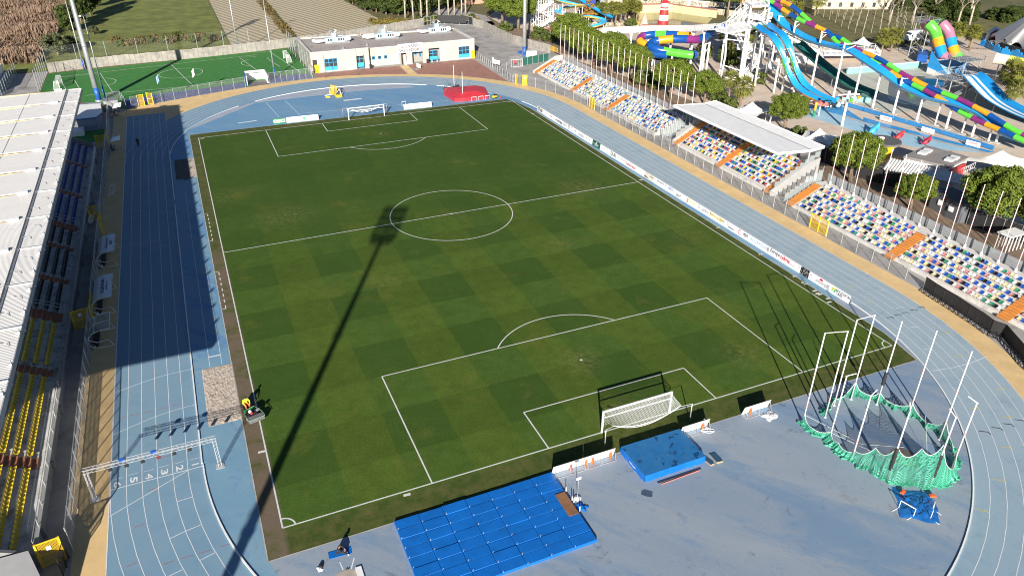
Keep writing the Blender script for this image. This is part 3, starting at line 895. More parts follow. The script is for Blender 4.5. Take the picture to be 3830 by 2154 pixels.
# white door and slab between the covered stand and the near terrace
m = MB(); m.bx(55.2, YA - .05, .02, 56.3, YA + .02, 2.3); m.build('side_door', WHITE, cs)
gs = thing('glass_screen', 'glass safety screen with grey posts between the far terrace and the covered stand', 'screen', (52, 17.2, 0))
m = MB()
for k in range(9): m.bx(48.4 + k * .85, 17.1, .2, 48.47 + k * .85, 17.2, 2.2 + k * .4)
m.build('post', GALV, gs)
m = MB()
for k in range(8): m.bx(48.5 + k * .85, 17.13, .4, 49.2 + k * .85, 17.16, 2.0 + k * .4)
m.build('glass_pane', GLASSP, gs)
gs = thing('glass_screen', 'glass safety screen with grey posts along the top of the near terrace end', 'screen', (52, -16.5, 0))
m = MB()
for k in range(9): m.bx(48.6 + k * .85, -16.5, .2, 48.67 + k * .85, -16.4, 1.9 + k * .4)
m.build('post', GALV, gs)
m = MB()
for k in range(8): m.bx(48.7 + k * .85, -16.47, .4, 49.4 + k * .85, -16.44, 1.7 + k * .4)
m.build('glass_pane', GLASSP, gs)

# ---- flagpoles
FPR = []
fp = thing('flagpole', 'white flagpole, first from the far end behind the far terrace', 'flagpole', (54.6, 72.9, 3.0), 0, 'flagpoles behind the far terrace', local=True)
m = MB(); m.tube([(0, 0, 0), (0, 0, 4.5), (0, 0, 8.3)], [.05, .045, .035], 8); m.cyl(0, 0, -.35, .14, .17, .15, 10); m.ball((0, 0, 8.33), .07, n=4); m.build('pole', WHITE, fp, (0, 0, 0), True)
RIB = M('pole_cord', (.55, .10, .11), .2, .8, .5)
m = MB(); m.tube([(.06, -.05, .3), (.05, -.04, 8.2)], .014, 4); m.build('halyard', RIB, fp, (0, 0, 0))
def lean(o): o.rotation_euler = (random.gauss(0, .004), random.gauss(0, .004), o.rotation_euler[2])
ys = [72.9 - 2.32 * k for k in range(25)]
for i, yy in enumerate(ys[1:], 1):
    if yy < 15.5: break
    q = dup(fp, (54.6 + random.uniform(-.04, .04), yy, 3.0), random.uniform(0, .4), 'white flagpole, %s from the far end behind the far terrace' % ORD[i]); lean(q)
ys = [G('M', *p, 3.0).y for p in [(85, 1015), (225, 1085), (370, 1150), (525, 1220), (685, 1300), (850, 1370), (1020, 1440)]]
ys = [-18.2 - 2.36 * k for k in range(19)]
for i, yy in enumerate(ys):
    q = dup(fp, (55.55, yy, 3.0), random.uniform(0, .4), 'white flagpole, %s from the covered stand behind the near terrace' % ORD[i]); q['group'] = 'flagpoles behind the near terrace'; lean(q)

# ---- fences
def fence(name, label, pts, h, step, mat_mesh, mat_post, rail=True, post_r=.045, skip=(), cat='fence', mid=False, base=.05, low=None):
    """posts as parts along a polyline"""
    P = [Vector((p[0], p[1], 0)) for p in pts]
    t = thing(name, label, cat, tuple(P[0]))
    pm = MB(); pm.tube([(0, 0, 0), (0, 0, h + .05)], post_r, 6); me = pm.mesh('post', mat_post)
    net = MB(); rl = MB(); n = 0
    for a, b in zip(P, P[1:]):
        L = (b - a).length; k = max(1, round(L / step))
        for i in range(k):
            q = a.lerp(b, i / k); q2 = a.lerp(b, (i + 1) / k)
            if n < 100: inst('post', me, t, q)
            n += 1
            net.add([(q.x, q.y, base), (q2.x, q2.y, base), (q2.x, q2.y, h), (q.x, q.y, h)], [(0, 1, 2, 3)])
            if rail: rl.bar((q.x, q.y, h), (q2.x, q2.y, h), .05)
            if mid: rl.bar((q.x, q.y, h * .5), (q2.x, q2.y, h * .5), .04)
    inst('post', me, t, P[-1])
    net.build('wire_panel', mat_mesh, t)
    if low:
        m = MB(); m.strip([(p.x, p.y, .05) for p in P], [(p.x, p.y, 1.05) for p in P]); m.build('lower_mesh', low, t)
    if rl.v: rl.build('top_rail', mat_post, t)
    return t


FX = 46.05
def stadc(r, a): return (CX + r * math.cos(a), CYC + r * math.sin(a))
fence('perimeter_fence', 'grey wire fence with slim posts along the yellow edge between track and far terrace', [stadc(47.1, R(a)) for a in (31, 27, 23, 19, 15, 11, 7, 3.4, 0)] + [(45.95, 41.5)], 2.25, 2.3, WIRE, GALV)
fence('perimeter_fence', 'grey wire fence with slim posts along the yellow edge in front of the covered stand', [(45.95, 39.0), (46.0, -24.8)], 2.25, 2.6, WIRE, GALV)
fence('perimeter_fence', 'short grey wire fence with slim posts in front of the near terrace', [(46.05, -28.2), (46.1, -44.5)], 2.3, 2.75, WIRE, GALV)
P = [tuple(G('C', *p)[:2]) for p in [(795, 795), (900, 868), (1000, 930), (1130, 1010), (1280, 1110), (1420, 1200), (1540, 1290), (1680, 1340)]] + [tuple(G('24', *p)[:2]) for p in [(1930, 1290)]]
P.append((P[-1][0] - 2.2, P[-1][1] - 6)); P.append((P[-1][0] - 3, P[-1][1] - 5))
bf = fence('screened_fence', 'fence hung with black sheeting below the near terrace at the right edge', P, 1.75, 1.6, M('black_sheeting', (.020, .020, .022), .25, 1.5, .7), BLACK, True, .04)
m = MB()
for a, b in zip(P, P[1:]):
    a = Vector((*a, 0)); b = Vector((*b, 0)); k = max(1, round((b - a).length / .8)); nrm = (b - a).normalized(); nrm = Vector((-nrm.y, nrm.x, 0))
    if nrm.x > 0: nrm = -nrm
    for i in range(k):
        q = a.lerp(b, i / k); q2 = a.lerp(b, (i + 1) / k)
        m.bar(q + nrm * .7 + Vector((0, 0, .05)), q2 + Vector((0, 0, .5)), .05); m.bar(q2 + nrm * .7 + Vector((0, 0, .05)), q + Vector((0, 0, .5)), .05)
    m.bar(a + nrm * .7 + Vector((0, 0, .05)), b + nrm * .7 + Vector((0, 0, .05)), .05)
m.build('lattice_foot', BLACK, bf)
# fence by the club house and the far corner
fence('perimeter_fence', 'low grey wire fence beside the red paving at the right of the club building', gp('12', (1645, 425), (1760, 510), (1890, 595)) + [(39.3, 65.9)], 1.6, 1.7, WIRE, GALV)
fence('perimeter_fence', 'grey wire fence on the asphalt corner beside the big right floodlight mast', gp('12', (1830, 545), (1932, 515)) + [(45.5, 83.5), (50.5, 84.5)], 1.9, 2.2, WIRE, GALV)
fence('screened_fence', 'wire fence hung with green shade cloth beside the right floodlight mast', gp('E', (95, 745), (400, 690)), 2.0, 2.0, M('green_shadecloth', (.015, .10, .075), .2, 1, .8), GALV)
# grey panel fence behind the terraces
def panel_fence(label, y0, y1, x):
    t = thing('panel_fence', label, 'fence', (x, y1, 0))
    m = MB(); y = y1
    while y > y0:
        for k in range(5): m.bx(x, y - 2.26, .6 + k * .62, x + .07, y - .06, .6 + k * .62 + .60)
        y -= 2.32
    m.build('grey_panel', M('panel_grey', (.30, .315, .325), .10, .8, .75, dirt=((.20, .21, .22), .6, .55, .5)), t)
    me = MB().bx(-.05, -.06, 0, .1, .06, 3.75).mesh('post', GALV_D); y = y1
    while y > y0 - .1: inst('post', me, t, (x, y, 0)); y -= 2.32
panel_fence('grey panel fence running behind the flagpoles of the far terrace', 15.5, 74.0, 55.75)
panel_fence('grey panel fence running behind the flagpoles of the near terrace', -62.5, -16.5, 56.75)
# yellow gates
def gate(label, a, b, h=2.3, leaves=1, sign=True):
    a = Vector((a[0], a[1], 0)); b = Vector((b[0], b[1], 0))
    t = thing('yellow_gate', label, 'gate', tuple(a))
    d = (b - a)
    m = MB()
    for k in range(leaves + 1): q = a + d * (k / leaves); m.bx(q.x - .07, q.y - .07, 0, q.x + .07, q.y + .07, h)
    m.bar(a + Vector((0, 0, h - .05)), b + Vector((0, 0, h - .05)), .07); m.bar(a + Vector((0, 0, .15)), b + Vector((0, 0, .15)), .07); m.bar(a + Vector((0, 0, h * .5)), b + Vector((0, 0, h * .5)), .07)
    m.build('gate_frame', YELM, t)
    m = MB(); m.add([(a.x, a.y, .15), (b.x, b.y, .15), (b.x, b.y, h), (a.x, a.y, h)], [(0, 1, 2, 3)]); m.build('gate_mesh', mesh_mat('yellow_wire', (.75, .50, .02), .3, .09), t)
    if sign:
        q = a.lerp(b, .5); n = Vector((d.y, -d.x, 0)).normalized(); n = n if (CLOC - q).dot(n) > 0 else -n
        m = MB(); m.bar(q - d.normalized() * .16 + Vector((0, 0, h * .72)) + n * .04, q + d.normalized() * .16 + Vector((0, 0, h * .72)) + n * .04, .03, .36); m.build('number_plate', WHITE, t)
    return t
gate('yellow double gate in the fence in front of the near terrace', (46.0, -28.1), (46.0, -24.9), 2.35, 2)
gate('yellow double gate in the fence in front of the far terrace', (45.95, 41.4), (45.95, 39.1), 2.35, 2, False)
p = gp('E', (40, 965), (52, 955)); gate('left leaf of the open yellow gate in the far right corner by the track', p[0], (p[0][0] + .15, p[0][1] + 1.1), 2.5, 1, False)
p = gp('E', (105, 970), (152, 970)); gate('right leaf of the open yellow gate in the far right corner by the track', p[0], p[1], 2.5, 1)
p = gp('11', (1048, 805), (1092, 798)); gate('left leaf of the open yellow gate beside the small green pitch', p[0], p[1], 2.5, 1, False)
p = gp('11', (1118, 785), (1146, 787)); gate('right leaf of the open yellow gate beside the small green pitch', p[0], (p[1][0] + .3, p[1][1] - .5), 2.5, 1, False)
gate('yellow gate in the left fence near the middle of the main stand', (-47.75, 12.6), (-47.7, 15.0), 2.4, 1, False)
gate('yellow gate leaf swung open behind the far dugout', (-47.9, 18.2), (-49.4, 18.1), 2.4, 1, False)
gate('yellow gate in the left fence between the second and third dugout', (-47.7, -12.9), (-47.7, -9.8), 2.4, 1, False)
gate('yellow gate leaf with white plate swung open beside the third dugout', (-47.95, -13.2), (-49.5, -13.6), 2.4, 1)
gate('yellow gate in the left fence at the far end of the main stand', (-48.1, 53.6), (-48.0, 56.5), 2.4, 1, False)
gate('yellow gate leaf swung open at the far end of the main stand', (-48.3, 53.2), (-49.9, 53.2), 2.4, 1, False)
p = gp('31', (330, 1385), (505, 1320)); gate('yellow mesh gate with white plate at the near end of the left fence', p[0], p[1], 2.4, 1)
FR['X7'] = (1900, 1800, 472); FR['X4'] = (3000, 1440, 720.2)
# ----- advertising boards
TXT_K = M('ink_black', (.02, .02, .022), .05, 1, .6); TXT_G = M('ink_grey', (.30, .31, .33), .05, 1, .6); TXT_R = M('ink_red', (.50, .02, .05), .05, 1, .6)
TXT_N = M('ink_navy', (.02, .035, .09), .05, 1, .6); TXT_B = M('ink_blue', (.10, .25, .55), .05, 1, .6); TXT_GR = M('ink_green', (.05, .40, .16), .05, 1, .6); TXT_Y = M('ink_yellow', (.80, .60, .04), .05, 1, .6)
TXT_O = M('ink_orange', (.72, .30, .12), .05, 1, .6); TXT_W = M('ink_white', (.78, .78, .78), .05, 1, .6); TXT_P = M('ink_pale', (.52, .54, .56), .05, 1, .6); TXT_BR = M('ink_brown', (.36, .20, .11), .05, 1, .6)
BOARDW = M('board_white', (.80, .80, .80), .04, 1.2, .4, dirt=((.62, .61, .58), .7, .62, .5)); BGREEN = M('board_green', (.012, .105, .065), .08, 1, .4); BCREAM = M('board_cream', (.66, .62, .53), .06, 1, .5)


class Board:
    """board facing -x from y1 (far, reader's left) to y0; or facing -y from x0 to x1"""
    def __init__(s, label, a, b, h=1.05, mat=None, group=None, lean=.12):
        s.a = Vector((a[0], a[1], 0)); s.b = Vector((b[0], b[1], 0)); s.h = h
        s.xd = (s.b - s.a).normalized(); s.W = (s.b - s.a).length; s.nd = Vector((s.xd.y, -s.xd.x, 0)); s.yd = Vector((-s.nd.x * lean, -s.nd.y * lean, 1)).normalized()
        s.c = (s.a + s.b) / 2
        s.t = thing('advertising_board', label, 'board', tuple(s.c), 0, group)
        m = MB(); A, B = s.a + s.xd * .015, s.b - s.xd * .015; bk = -s.nd * .05
        q = [A + Vector((0, 0, .06)), B + Vector((0, 0, .06)), B + s.yd * h, A + s.yd * h]
        m.add(q + [p + bk for p in q], [(0, 1, 2, 3), (7, 6, 5, 4), (0, 4, 5, 1), (1, 5, 6, 2), (2, 6, 7, 3), (3, 7, 4, 0)])
        m.build('panel', mat or BOARDW, s.t)
        m = MB()
        for k in (.04, .5, .96):
            p = s.a.lerp(s.b, k) + bk * 1.5; m.bar(p + s.yd * (h * .95), p - s.nd * .7 + Vector((0, 0, .05)), .035); m.bar(p + Vector((0, 0, .06)), p - s.nd * .7 + Vector((0, 0, .05)), .035)
        m.build('support_frame', GALV, s.t)

    def pt(s, u, v, out=.006):     # u 0..1 along, v 0..1 up
        return s.a + s.xd * (s.W * u) + s.yd * (s.h * (v * .94 + .06)) + s.nd * out

    def txt(s, body, u, v, w, hh, mat, name='lettering', keep=True):
        p = s.pt(u, v, .004) - s.c
        return text(body, w, hh, mat, s.t, plane_mtx(p, s.xd, s.yd), name, .004, not keep)

    def bars(s, L, mat, name='small_print'):
        m = MB()
        for u0, v0, u1, v1 in L: m.add([s.pt(u0, v0), s.pt(u1, v0), s.pt(u1, v1), s.pt(u0, v1)], [(0, 1, 2, 3)])
        m.build(name, mat, s.t)

    def disc(s, u, v, r, mat, a0=0, a1=2 * PI, r0=0.0, name='emblem', n=18, asp=1.0):
        m = MB(); O = s.pt(u, v); P = []; Q = []
        for i in range(n + 1):
            a = a0 + (a1 - a0) * i / n; d = s.xd * math.cos(a) + s.yd * math.sin(a) * asp; P.append(O + d * r); Q.append(O + d * r0)
        m.strip(Q, P); m.build(name, mat, s.t)


def small(b, u0, u1, rows, mat=TXT_P, th=.035):
    b.bars([(u0 + (u1 - u0) * .08 * (i % 2), v, u1 - (u1 - u0) * .12 * ((i + 1) % 2), v + th) for i, v in enumerate(rows)], mat)


BG = 'advertising boards along the right touchline'
BY = [43.4, 40.5, 35.2, 31.5, 29.5, 28.3, 25.2, 22.5, 19.4, 16.5, 13.6, 10.6, 7.5, 4.2, 1.5, -1.4, -4.3, -7.1, -10.1, -13.2, -16.4, -19.3, -22.4, -25.5, -28.6, -31.6, -34.6, -35.3, -36.8, -37.5, -40.5, -43.6]
def bx34(y): return 34.45 + (43.4 - y) * .0045
def RB(i, label, mat=None): return Board(label, (bx34(BY[i]), BY[i]), (bx34(BY[i + 1]), BY[i + 1]), 1.08, mat, BG)
b = RB(0, 'pale grey board with dark handwritten lettering at the far end of the touchline row', M('board_pale', (.62, .60, .59), .05, 1, .5)); b.txt('STada', .5, .55, 2.0, .55, TXT_K); small(b, .2, .8, (.15,))
b = RB(1, 'long white board with tiny green mark and small pink lettering beside the grey board'); b.disc(.05, .75, .10, TXT_GR); b.txt('Aprilia', .68, .5, 1.4, .34, TXT_R); small(b, .1, .5, (.55, .3)); small(b, .8, .97, (.5, .35)); b.bars([(.16, .2, .24, .36)], TXT_B)
b = RB(2, 'white board with bold black lettering and two small black lozenges'); b.txt('errea', .64, .46, 1.75, .5, TXT_K); b.disc(.17, .5, .17, TXT_K, n=4, asp=1.3); b.disc(.27, .5, .17, TXT_K, n=4, asp=1.3)
b = RB(3, 'white board with a grey outlined square emblem and initials'); b.bars([(.08, .1, .14, .9), (.86, .1, .92, .9), (.08, .84, .92, .9), (.08, .1, .92, .16)], TXT_G, 'emblem'); b.txt('BSG', .5, .52, 1.2, .4, TXT_G)
b = RB(4, 'narrow black and white striped board with ring emblem'); b.bars([(.1, .85, .9, .93), (.1, .08, .9, .16), (.1, .7, .9, .76), (.1, .26, .9, .31)], TXT_K, 'stripe'); b.disc(.5, .48, .20, TXT_K, r0=.12)
b = RB(5, 'white board with dark double-arc emblem and pale blue letters near the far end'); b.disc(.22, .5, .34, TXT_K, .9, 2.6, .25); b.disc(.24, .48, .34, TXT_R, 3.6, 5.9, .26); b.txt('eps', .68, .55, 1.0, .36, TXT_B); small(b, .45, .9, (.2,))
b = RB(6, 'white board with tall thin grey lettering near the far end'); b.txt('nodo', .5, .5, 2.1, .62, TXT_G)
b = RB(7, 'white board with fine grey script and outlined figure beside the green board'); b.txt('mare & sole', .42, .62, 1.5, .2, TXT_G); b.disc(.72, .5, .3, TXT_P, r0=.26); small(b, .1, .95, (.35, .18))
b = RB(8, 'dark green board with white emblem and white small print', BGREEN); b.bars([(.44, .62, .56, .88)], TXT_W, 'emblem'); small(b, .1, .92, (.44,), TXT_W, .05); small(b, .3, .72, (.2, .28), TXT_W, .05); b.bars([(.3, .55, .7, .58)], TXT_W)
b = RB(9, 'white board with pale outlined logo and grey print next to the green board'); b.disc(.18, .35, .18, TXT_G, r0=.14); b.txt('PONTELUNGO', .55, .68, 2.0, .2, TXT_P); small(b, .35, .9, (.35, .2), TXT_G)
b = RB(10, 'white board with black capital letters over an orange base stripe'); b.txt('DURI', .62, .55, 1.8, .5, TXT_K); b.bars([(0.01, .0, .99, .1)], TXT_O, 'base_stripe'); b.disc(.15, .6, .2, TXT_G, .3, 2.4, .16)
b = RB(11, 'white board with grey emblem over a crimson base stripe'); b.bars([(0.01, .0, .99, .12)], TXT_R, 'base_stripe'); b.disc(.2, .6, .2, TXT_G, r0=.13); b.txt('Autogroup', .64, .6, 1.6, .26, TXT_G); small(b, .4, .9, (.32,))
b = RB(12, 'white board with slanted red handwritten lettering'); b.txt('Dottoressa', .48, .48, 2.6, .46, TXT_R); b.disc(.42, .86, .08, TXT_P)
b = RB(13, 'white board with three lines of faint small print halfway along the row'); small(b, .4, .85, (.62, .48, .34)); b.disc(.9, .3, .1, TXT_P, r0=.07)
b = RB(14, 'cream board with dark wave along the base and small crown emblem', BCREAM); m = MB(); m.add([b.pt(0.01, 0), b.pt(.85, 0), b.pt(.55, .12), b.pt(.3, .3), b.pt(.01, .42)], [(0, 1, 2, 3, 4)]); m.build('dark_wave', TXT_K, b.t); b.bars([(.2, .7, .22, .95), (.25, .7, .27, .9), (.3, .7, .32, .95)], TXT_G, 'emblem'); b.txt('ASTORIA', .72, .66, 1.0, .2, TXT_K)
b = RB(15, 'white board with small black capital lettering and fine print halfway along the row'); b.txt('RISTORANTE', .6, .7, 2.0, .2, TXT_K); small(b, .3, .95, (.45, .3, .15)); b.disc(.12, .85, .06, TXT_K)
b = RB(16, 'white board with blue round emblem and pale blue widely spaced capitals'); b.disc(.14, .75, .15, TXT_B, r0=.07); b.txt('LUBETTI', .62, .74, 1.9, .26, TXT_B); b.txt('AUTOMAZIONI', .66, .5, 1.8, .15, TXT_G); small(b, .1, .9, (.3, .16))
b = RB(17, 'white board with small black angular letters above a dark base line'); b.txt('SE/ST', .42, .36, 1.1, .32, TXT_K); b.bars([(.01, .04, .99, .08)], TXT_G, 'base_line'); b.disc(.76, .55, .3, TXT_P, .8, 2.4, .22)
b = RB(18, 'white board with tan tower picture and pale yellow lettering'); b.bars([(.14, .2, .26, .85)], TXT_O, 'tower_mark'); b.bars([(.03, .04, .22, .2)], TXT_BR, 'tower_foot'); b.txt('Bi.Pan', .64, .62, 1.7, .4, M('ink_palegold', (.72, .62, .28), .05, 1, .6)); small(b, .3, .95, (.2,))
b = RB(19, 'white board with dark grey rounded lettering and striped green emblem'); b.txt('agribios', .62, .52, 2.2, .42, TXT_G); b.disc(.14, .72, .2, TXT_GR, 0, PI, .1); b.disc(.14, .62, .2, TXT_K, PI, 2 * PI, .12); small(b, .4, .9, (.18,))
b = RB(20, 'white board with bold yellow lettering outlined in black'); b.txt('Euromacchine', .56, .68, 2.75, .46, TXT_K, 'outline'); p = b.pt(.56, .68, .010) - b.c; text('Euromacchine', 2.6, .34, TXT_Y, b.t, plane_mtx(p, b.xd, b.yd), 'lettering', .004); small(b, .15, .95, (.32, .16)); b.txt('SELF-WASH', .75, .4, .9, .12, TXT_G)
b = RB(21, 'white board with grey apple emblem and small dark green lettering'); b.disc(.38, .66, .2, TXT_G, r0=.12); b.txt('alphavet', .66, .34, 1.7, .3, TXT_N); b.bars([(.06, .3, .09, .8)], TXT_P)
b = RB(22, 'white board with large red double-arc emblem and dark letters'); b.disc(.26, .5, .40, TXT_R, 1.0, 3.0, .30); b.disc(.30, .5, .40, TXT_R, 3.4, 5.6, .30); b.bars([(.16, .47, .30, .55)], TXT_R, 'emblem_bar'); b.txt('eps', .66, .55, 1.15, .42, TXT_N); small(b, .45, .92, (.2,))
b = RB(23, 'white board filled with tall pale blue outlined capitals'); b.txt('AQUAPIZZA', .52, .52, 2.8, .72, M('ink_skyblue', (.34, .46, .66), .05, 1, .6)); small(b, .5, .98, (.06,))
b = RB(24, 'white board with black striped globe emblem and large navy lettering'); b.txt('Europa', .63, .64, 2.0, .5, TXT_N); b.txt('TOURIST GROUP', .64, .24, 1.9, .2, TXT_P)
for k in range(5): b.bars([(.06 + .02 * abs(k - 2), .3 + k * .11, .26 - .015 * abs(k - 2), .36 + k * .11)], TXT_K, 'emblem')
b = RB(25, 'white board with red rounded lettering at the left and grey print at the right'); b.txt('tekna', .27, .66, 1.5, .48, TXT_R); b.txt('zubengroup', .74, .40, 1.4, .2, TXT_G); small(b, .58, .97, (.7,)); b.disc(.54, .4, .07, TXT_R)
b = RB(26, 'narrow white board with grey bars emblem left of the dark photo board'); b.txt('BIO', .5, .26, .48, .26, TXT_P); b.bars([(.25 + .13 * k, .5, .31 + .13 * k, .8 + .07 * (k % 2)) for k in range(4)], TXT_G, 'emblem')
def photo_mat():
    t = NT('dark_photo_print'); v = t.node('ShaderNodeTexVoronoi'); v.inputs['Scale'].default_value = 4.5; t.link(t.pos(), v.inputs['Vector'])
    return t.fin(t.ramp(v.outputs[0], [(.2, .45), (.4, .03), (.7, .015)]), .5)
b = RB(27, 'dark board printed with a black and white close-up photograph', photo_mat())
b = RB(28, 'narrow white board with grey bars emblem right of the dark photo board'); b.txt('BIO', .5, .26, .48, .26, TXT_P); b.bars([(.25 + .13 * k, .5, .31 + .13 * k, .8 + .07 * (k % 2)) for k in range(4)], TXT_G, 'emblem')
b = RB(29, 'white board with red half-round sun above grey outlined lettering'); b.txt('sienergy', .5, .40, 2.0, .44, TXT_G); b.disc(.45, .66, .30, TXT_R, 0, PI, 0.0)
b = RB(30, 'white board with green and yellow square emblem at the near end of the row'); b.txt('BIOLOGICAL', .64, .68, 1.95, .26, TXT_N); b.txt('CARE', .47, .36, .9, .26, TXT_N); small(b, .62, .97, (.3, .2)); b.bars([(.07, .3, .26, .54)], TXT_GR, 'emblem'); b.bars([(.07, .54, .26, .8)], M('ink_olive', (.50, .52, .05), .05, 1, .6), 'emblem'); m = MB(); m.add([b.pt(.10, .3, .010), b.pt(.16, .3, .010), b.pt(.19, .62, .010), b.pt(.15, .62, .010)], [(0, 1, 2, 3)]); m.build('emblem_stroke', TXT_W, b.t)
# boards behind the far goal line
BF = 'boards behind the far goal line'
b = Board('green board with white flame emblem and white lettering behind the far goal line', (-18.3, 55.3), (-15.7, 55.25), 1.12, M('board_leaf', (.02, .20, .08), .08, 1, .4), BF); b.txt('VENETO', .62, .64, 1.4, .3, TXT_W); b.txt('GASPOWER', .62, .3, 1.4, .22, TXT_W); b.disc(.18, .5, .32, TXT_W, r0=.16)
b = Board('long white board with green square and grey capitals behind the far goal line', (-15.65, 55.25), (-9.3, 54.95), 1.12, None, BF); b.txt('FOTOTHERM', .26, .5, 2.7, .36, TXT_P); b.bars([(.52, .25, .60, .8)], TXT_GR, 'emblem'); b.txt('TECH', .78, .55, 1.7, .4, TXT_P)
b = Board('long white board with round green emblem to the right of the far goal', (8.7, 55.0), (14.8, 54.75), 1.12, None, BF); b.txt('Banca 360', .28, .45, 2.2, .34, TXT_G); b.disc(.10, .42, .14, TXT_K); b.disc(.60, .52, .36, TXT_GR, r0=.24); small(b, .70, .96, (.62, .32), TXT_P, .06)
# boards behind the near goal line, seen from behind
BN = 'boards standing behind the near goal line'
BACKW = M('board_back', (.74, .74, .73), .05, .9, .5)
for i, (xa, xb, lab) in enumerate([(-7.35, -10.4, 'white board seen from behind at the corner of the blue cover panels'), (-4.3, -7.3, 'white board seen from behind between the blue cover panels and the big blue mat'), (5.8, 2.75, 'white board seen from behind right of the big blue mat with rope hanging on it'), (12.9, 9.8, 'white board seen from behind with a white sheet lying at its right end')]):
    b = Board(lab, (xa, -55.25), (xb, -55.25), 1.18, BACKW, BN, .30)
    m = MB(); y1 = -56.0
    m.bar((xa, y1, .05), (xb, y1, .05), .04)
    for k in (0, .5, 1): xx = xa + (xb - xa) * k; m.bar((xx, -55.3, .06), (xx, y1, .05), .04)
    m.build('ground_frame', GALV, b.t)
for p, lab in [((-8.75, -55.75), 'orange sack leaning on the left board near the blue cover panels'), ((-7.15, -55.6), 'orange sack at the left of the joint between two near boards'), ((-6.5, -55.6), 'orange sack at the right of the joint between two near boards'), ((-4.75, -55.6), 'orange sack at the right end of the two joined near boards'), ((5.1, -55.6), 'orange sack on the board with the hanging rope'), ((10.6, -55.6), 'orange sack on the board beside the white sheet')]:
    m = MB(); m.ball((p[0], p[1], .36), .36, .38, .3, 1, 6); m.tube([(p[0], p[1], .6), (p[0] + .05, p[1], .8)], [.12, .04], 6)
    solo('ballast_sack', m, M('orange_sack', (.75, .13, .03), .15, 2, .6), lab, 'sack', 'orange sacks weighing down the near boards', True)
m = MB(); random.seed(3); pts = [(5.2 + .5 * math.cos(a * 1.3) + .04 * a, -56.0 + .35 * math.sin(a), .05 + .04 * (a % 3)) for a in [k * .45 for k in range(30)]]; m.tube([(5.3, -55.35, 1.1), (5.35, -55.6, .4)] + pts, .035, 6); solo('rope', m, WHITE, 'white rope coiled at the foot of the board right of the big blue mat', 'rope', smooth=True)
random.seed(4)
def crumple(name, poly_c, rx, ry, rz, h, mat, label, cat, n=14, seed=1, wb=.16):
    r = random.Random(seed); rows = []
    for i in range(n + 1):
        row = []
        for j in range(n + 1):
            u = i / n * 2 - 1; v = j / n * 2 - 1; e = max(abs(u), abs(v)); wob = 1 + wb * math.sin(5 * math.atan2(v, u) + seed)
            x, y = u * rx * wob, v * ry * wob; c, s_ = math.cos(rz), math.sin(rz)
            row.append((poly_c[0] + x * c - y * s_, poly_c[1] + x * s_ + y * c, .02 + (h * r.uniform(.15, 1) * (1 - e ** 3) if e < .99 else 0)))
        rows.append(row)
    m = MB(); m.grid(rows); return solo(name, m, mat, label, cat, None, True)
crumple('folded_sheet', (12.3, -56.5), .75, .5, .2, .28, WHITE, 'crumpled white sheet lying beside the rightmost near board', 'sheet', seed=2)

# ----- goals
def goal(label, yg, s):
    t = thing('football_goal', label, 'goal', (0, yg, 0))
    for x in (-3.7, 3.7):
        m = MB(); m.bx(x - .07, yg - .07, 0, x + .07, yg + .07, 2.5); m.build('post', WHITE, t)
    m = MB(); m.bx(-3.63, yg - .07, 2.38, 3.63, yg + .07, 2.5); m.build('crossbar', WHITE, t)
    m = MB(); m.bar((-3.6, yg + s * .1, 1.82), (3.6, yg + s * .1, 1.82), .07); m.build('lower_bar', WHITE, t)
    rows = []
    for i in range(13):
        q = i / 12; row = []
        for j in range(21):
            x = -3.65 + 7.3 * j / 20; sag = 1 - (2 * j / 20 - 1) ** 2
            if q < .7: k = q / .7; y = yg + s * (.05 + 1.7 * k); z = 2.42 - .35 * k - sag * .55 * math.sin(PI * min(1, k * .6) ) - sag * .35 * k
            else: k = (q - .7) / .3; y = yg + s * (1.75 - .25 * k); z = 2.07 - sag * (.9 + .25 * k) - .06 * k
            row.append((x, y, z))
        rows.append(row)
    m = MB(); m.grid(rows)
    for x in (-3.66, 3.66): m.grid([[(x, yg + s * 1.72 * a / 6, 2.40 - .35 * a / 6 - (2.1 * (1 - a / 6) ** 2.2 + .1) * b_ / 4) for a in range(7)] for b_ in range(5)])
    m.build('net', NETW if s < 0 else NETW2, t)
    m = MB(); m.tube([rows[12][j] for j in range(21)], .025, 5); m.tube([rows[8][j] for j in range(21)], .025, 5); m.build('net_rope', WHITE, t)
    for x, l in ((-4.45, -1), (4.75, 1)):
        m = MB(); m.cyl(x, yg + s * 1.85, 0, 2.1, .055, .045, 8); m.build('net_post', GALV_D if s > 0 else GALV, t, None, True)
        m = MB(); m.bar((x, yg + s * 1.85, 2.08), (3.66 * l, yg + s * 1.72, 2.03), .02); m.build('guy_line', WHITE, t)
    return t
goal('white football goal with net in front of the near blue mats', -52.22, -1)
goal('white football goal with net at the far end of the pitch', 52.22, 1)
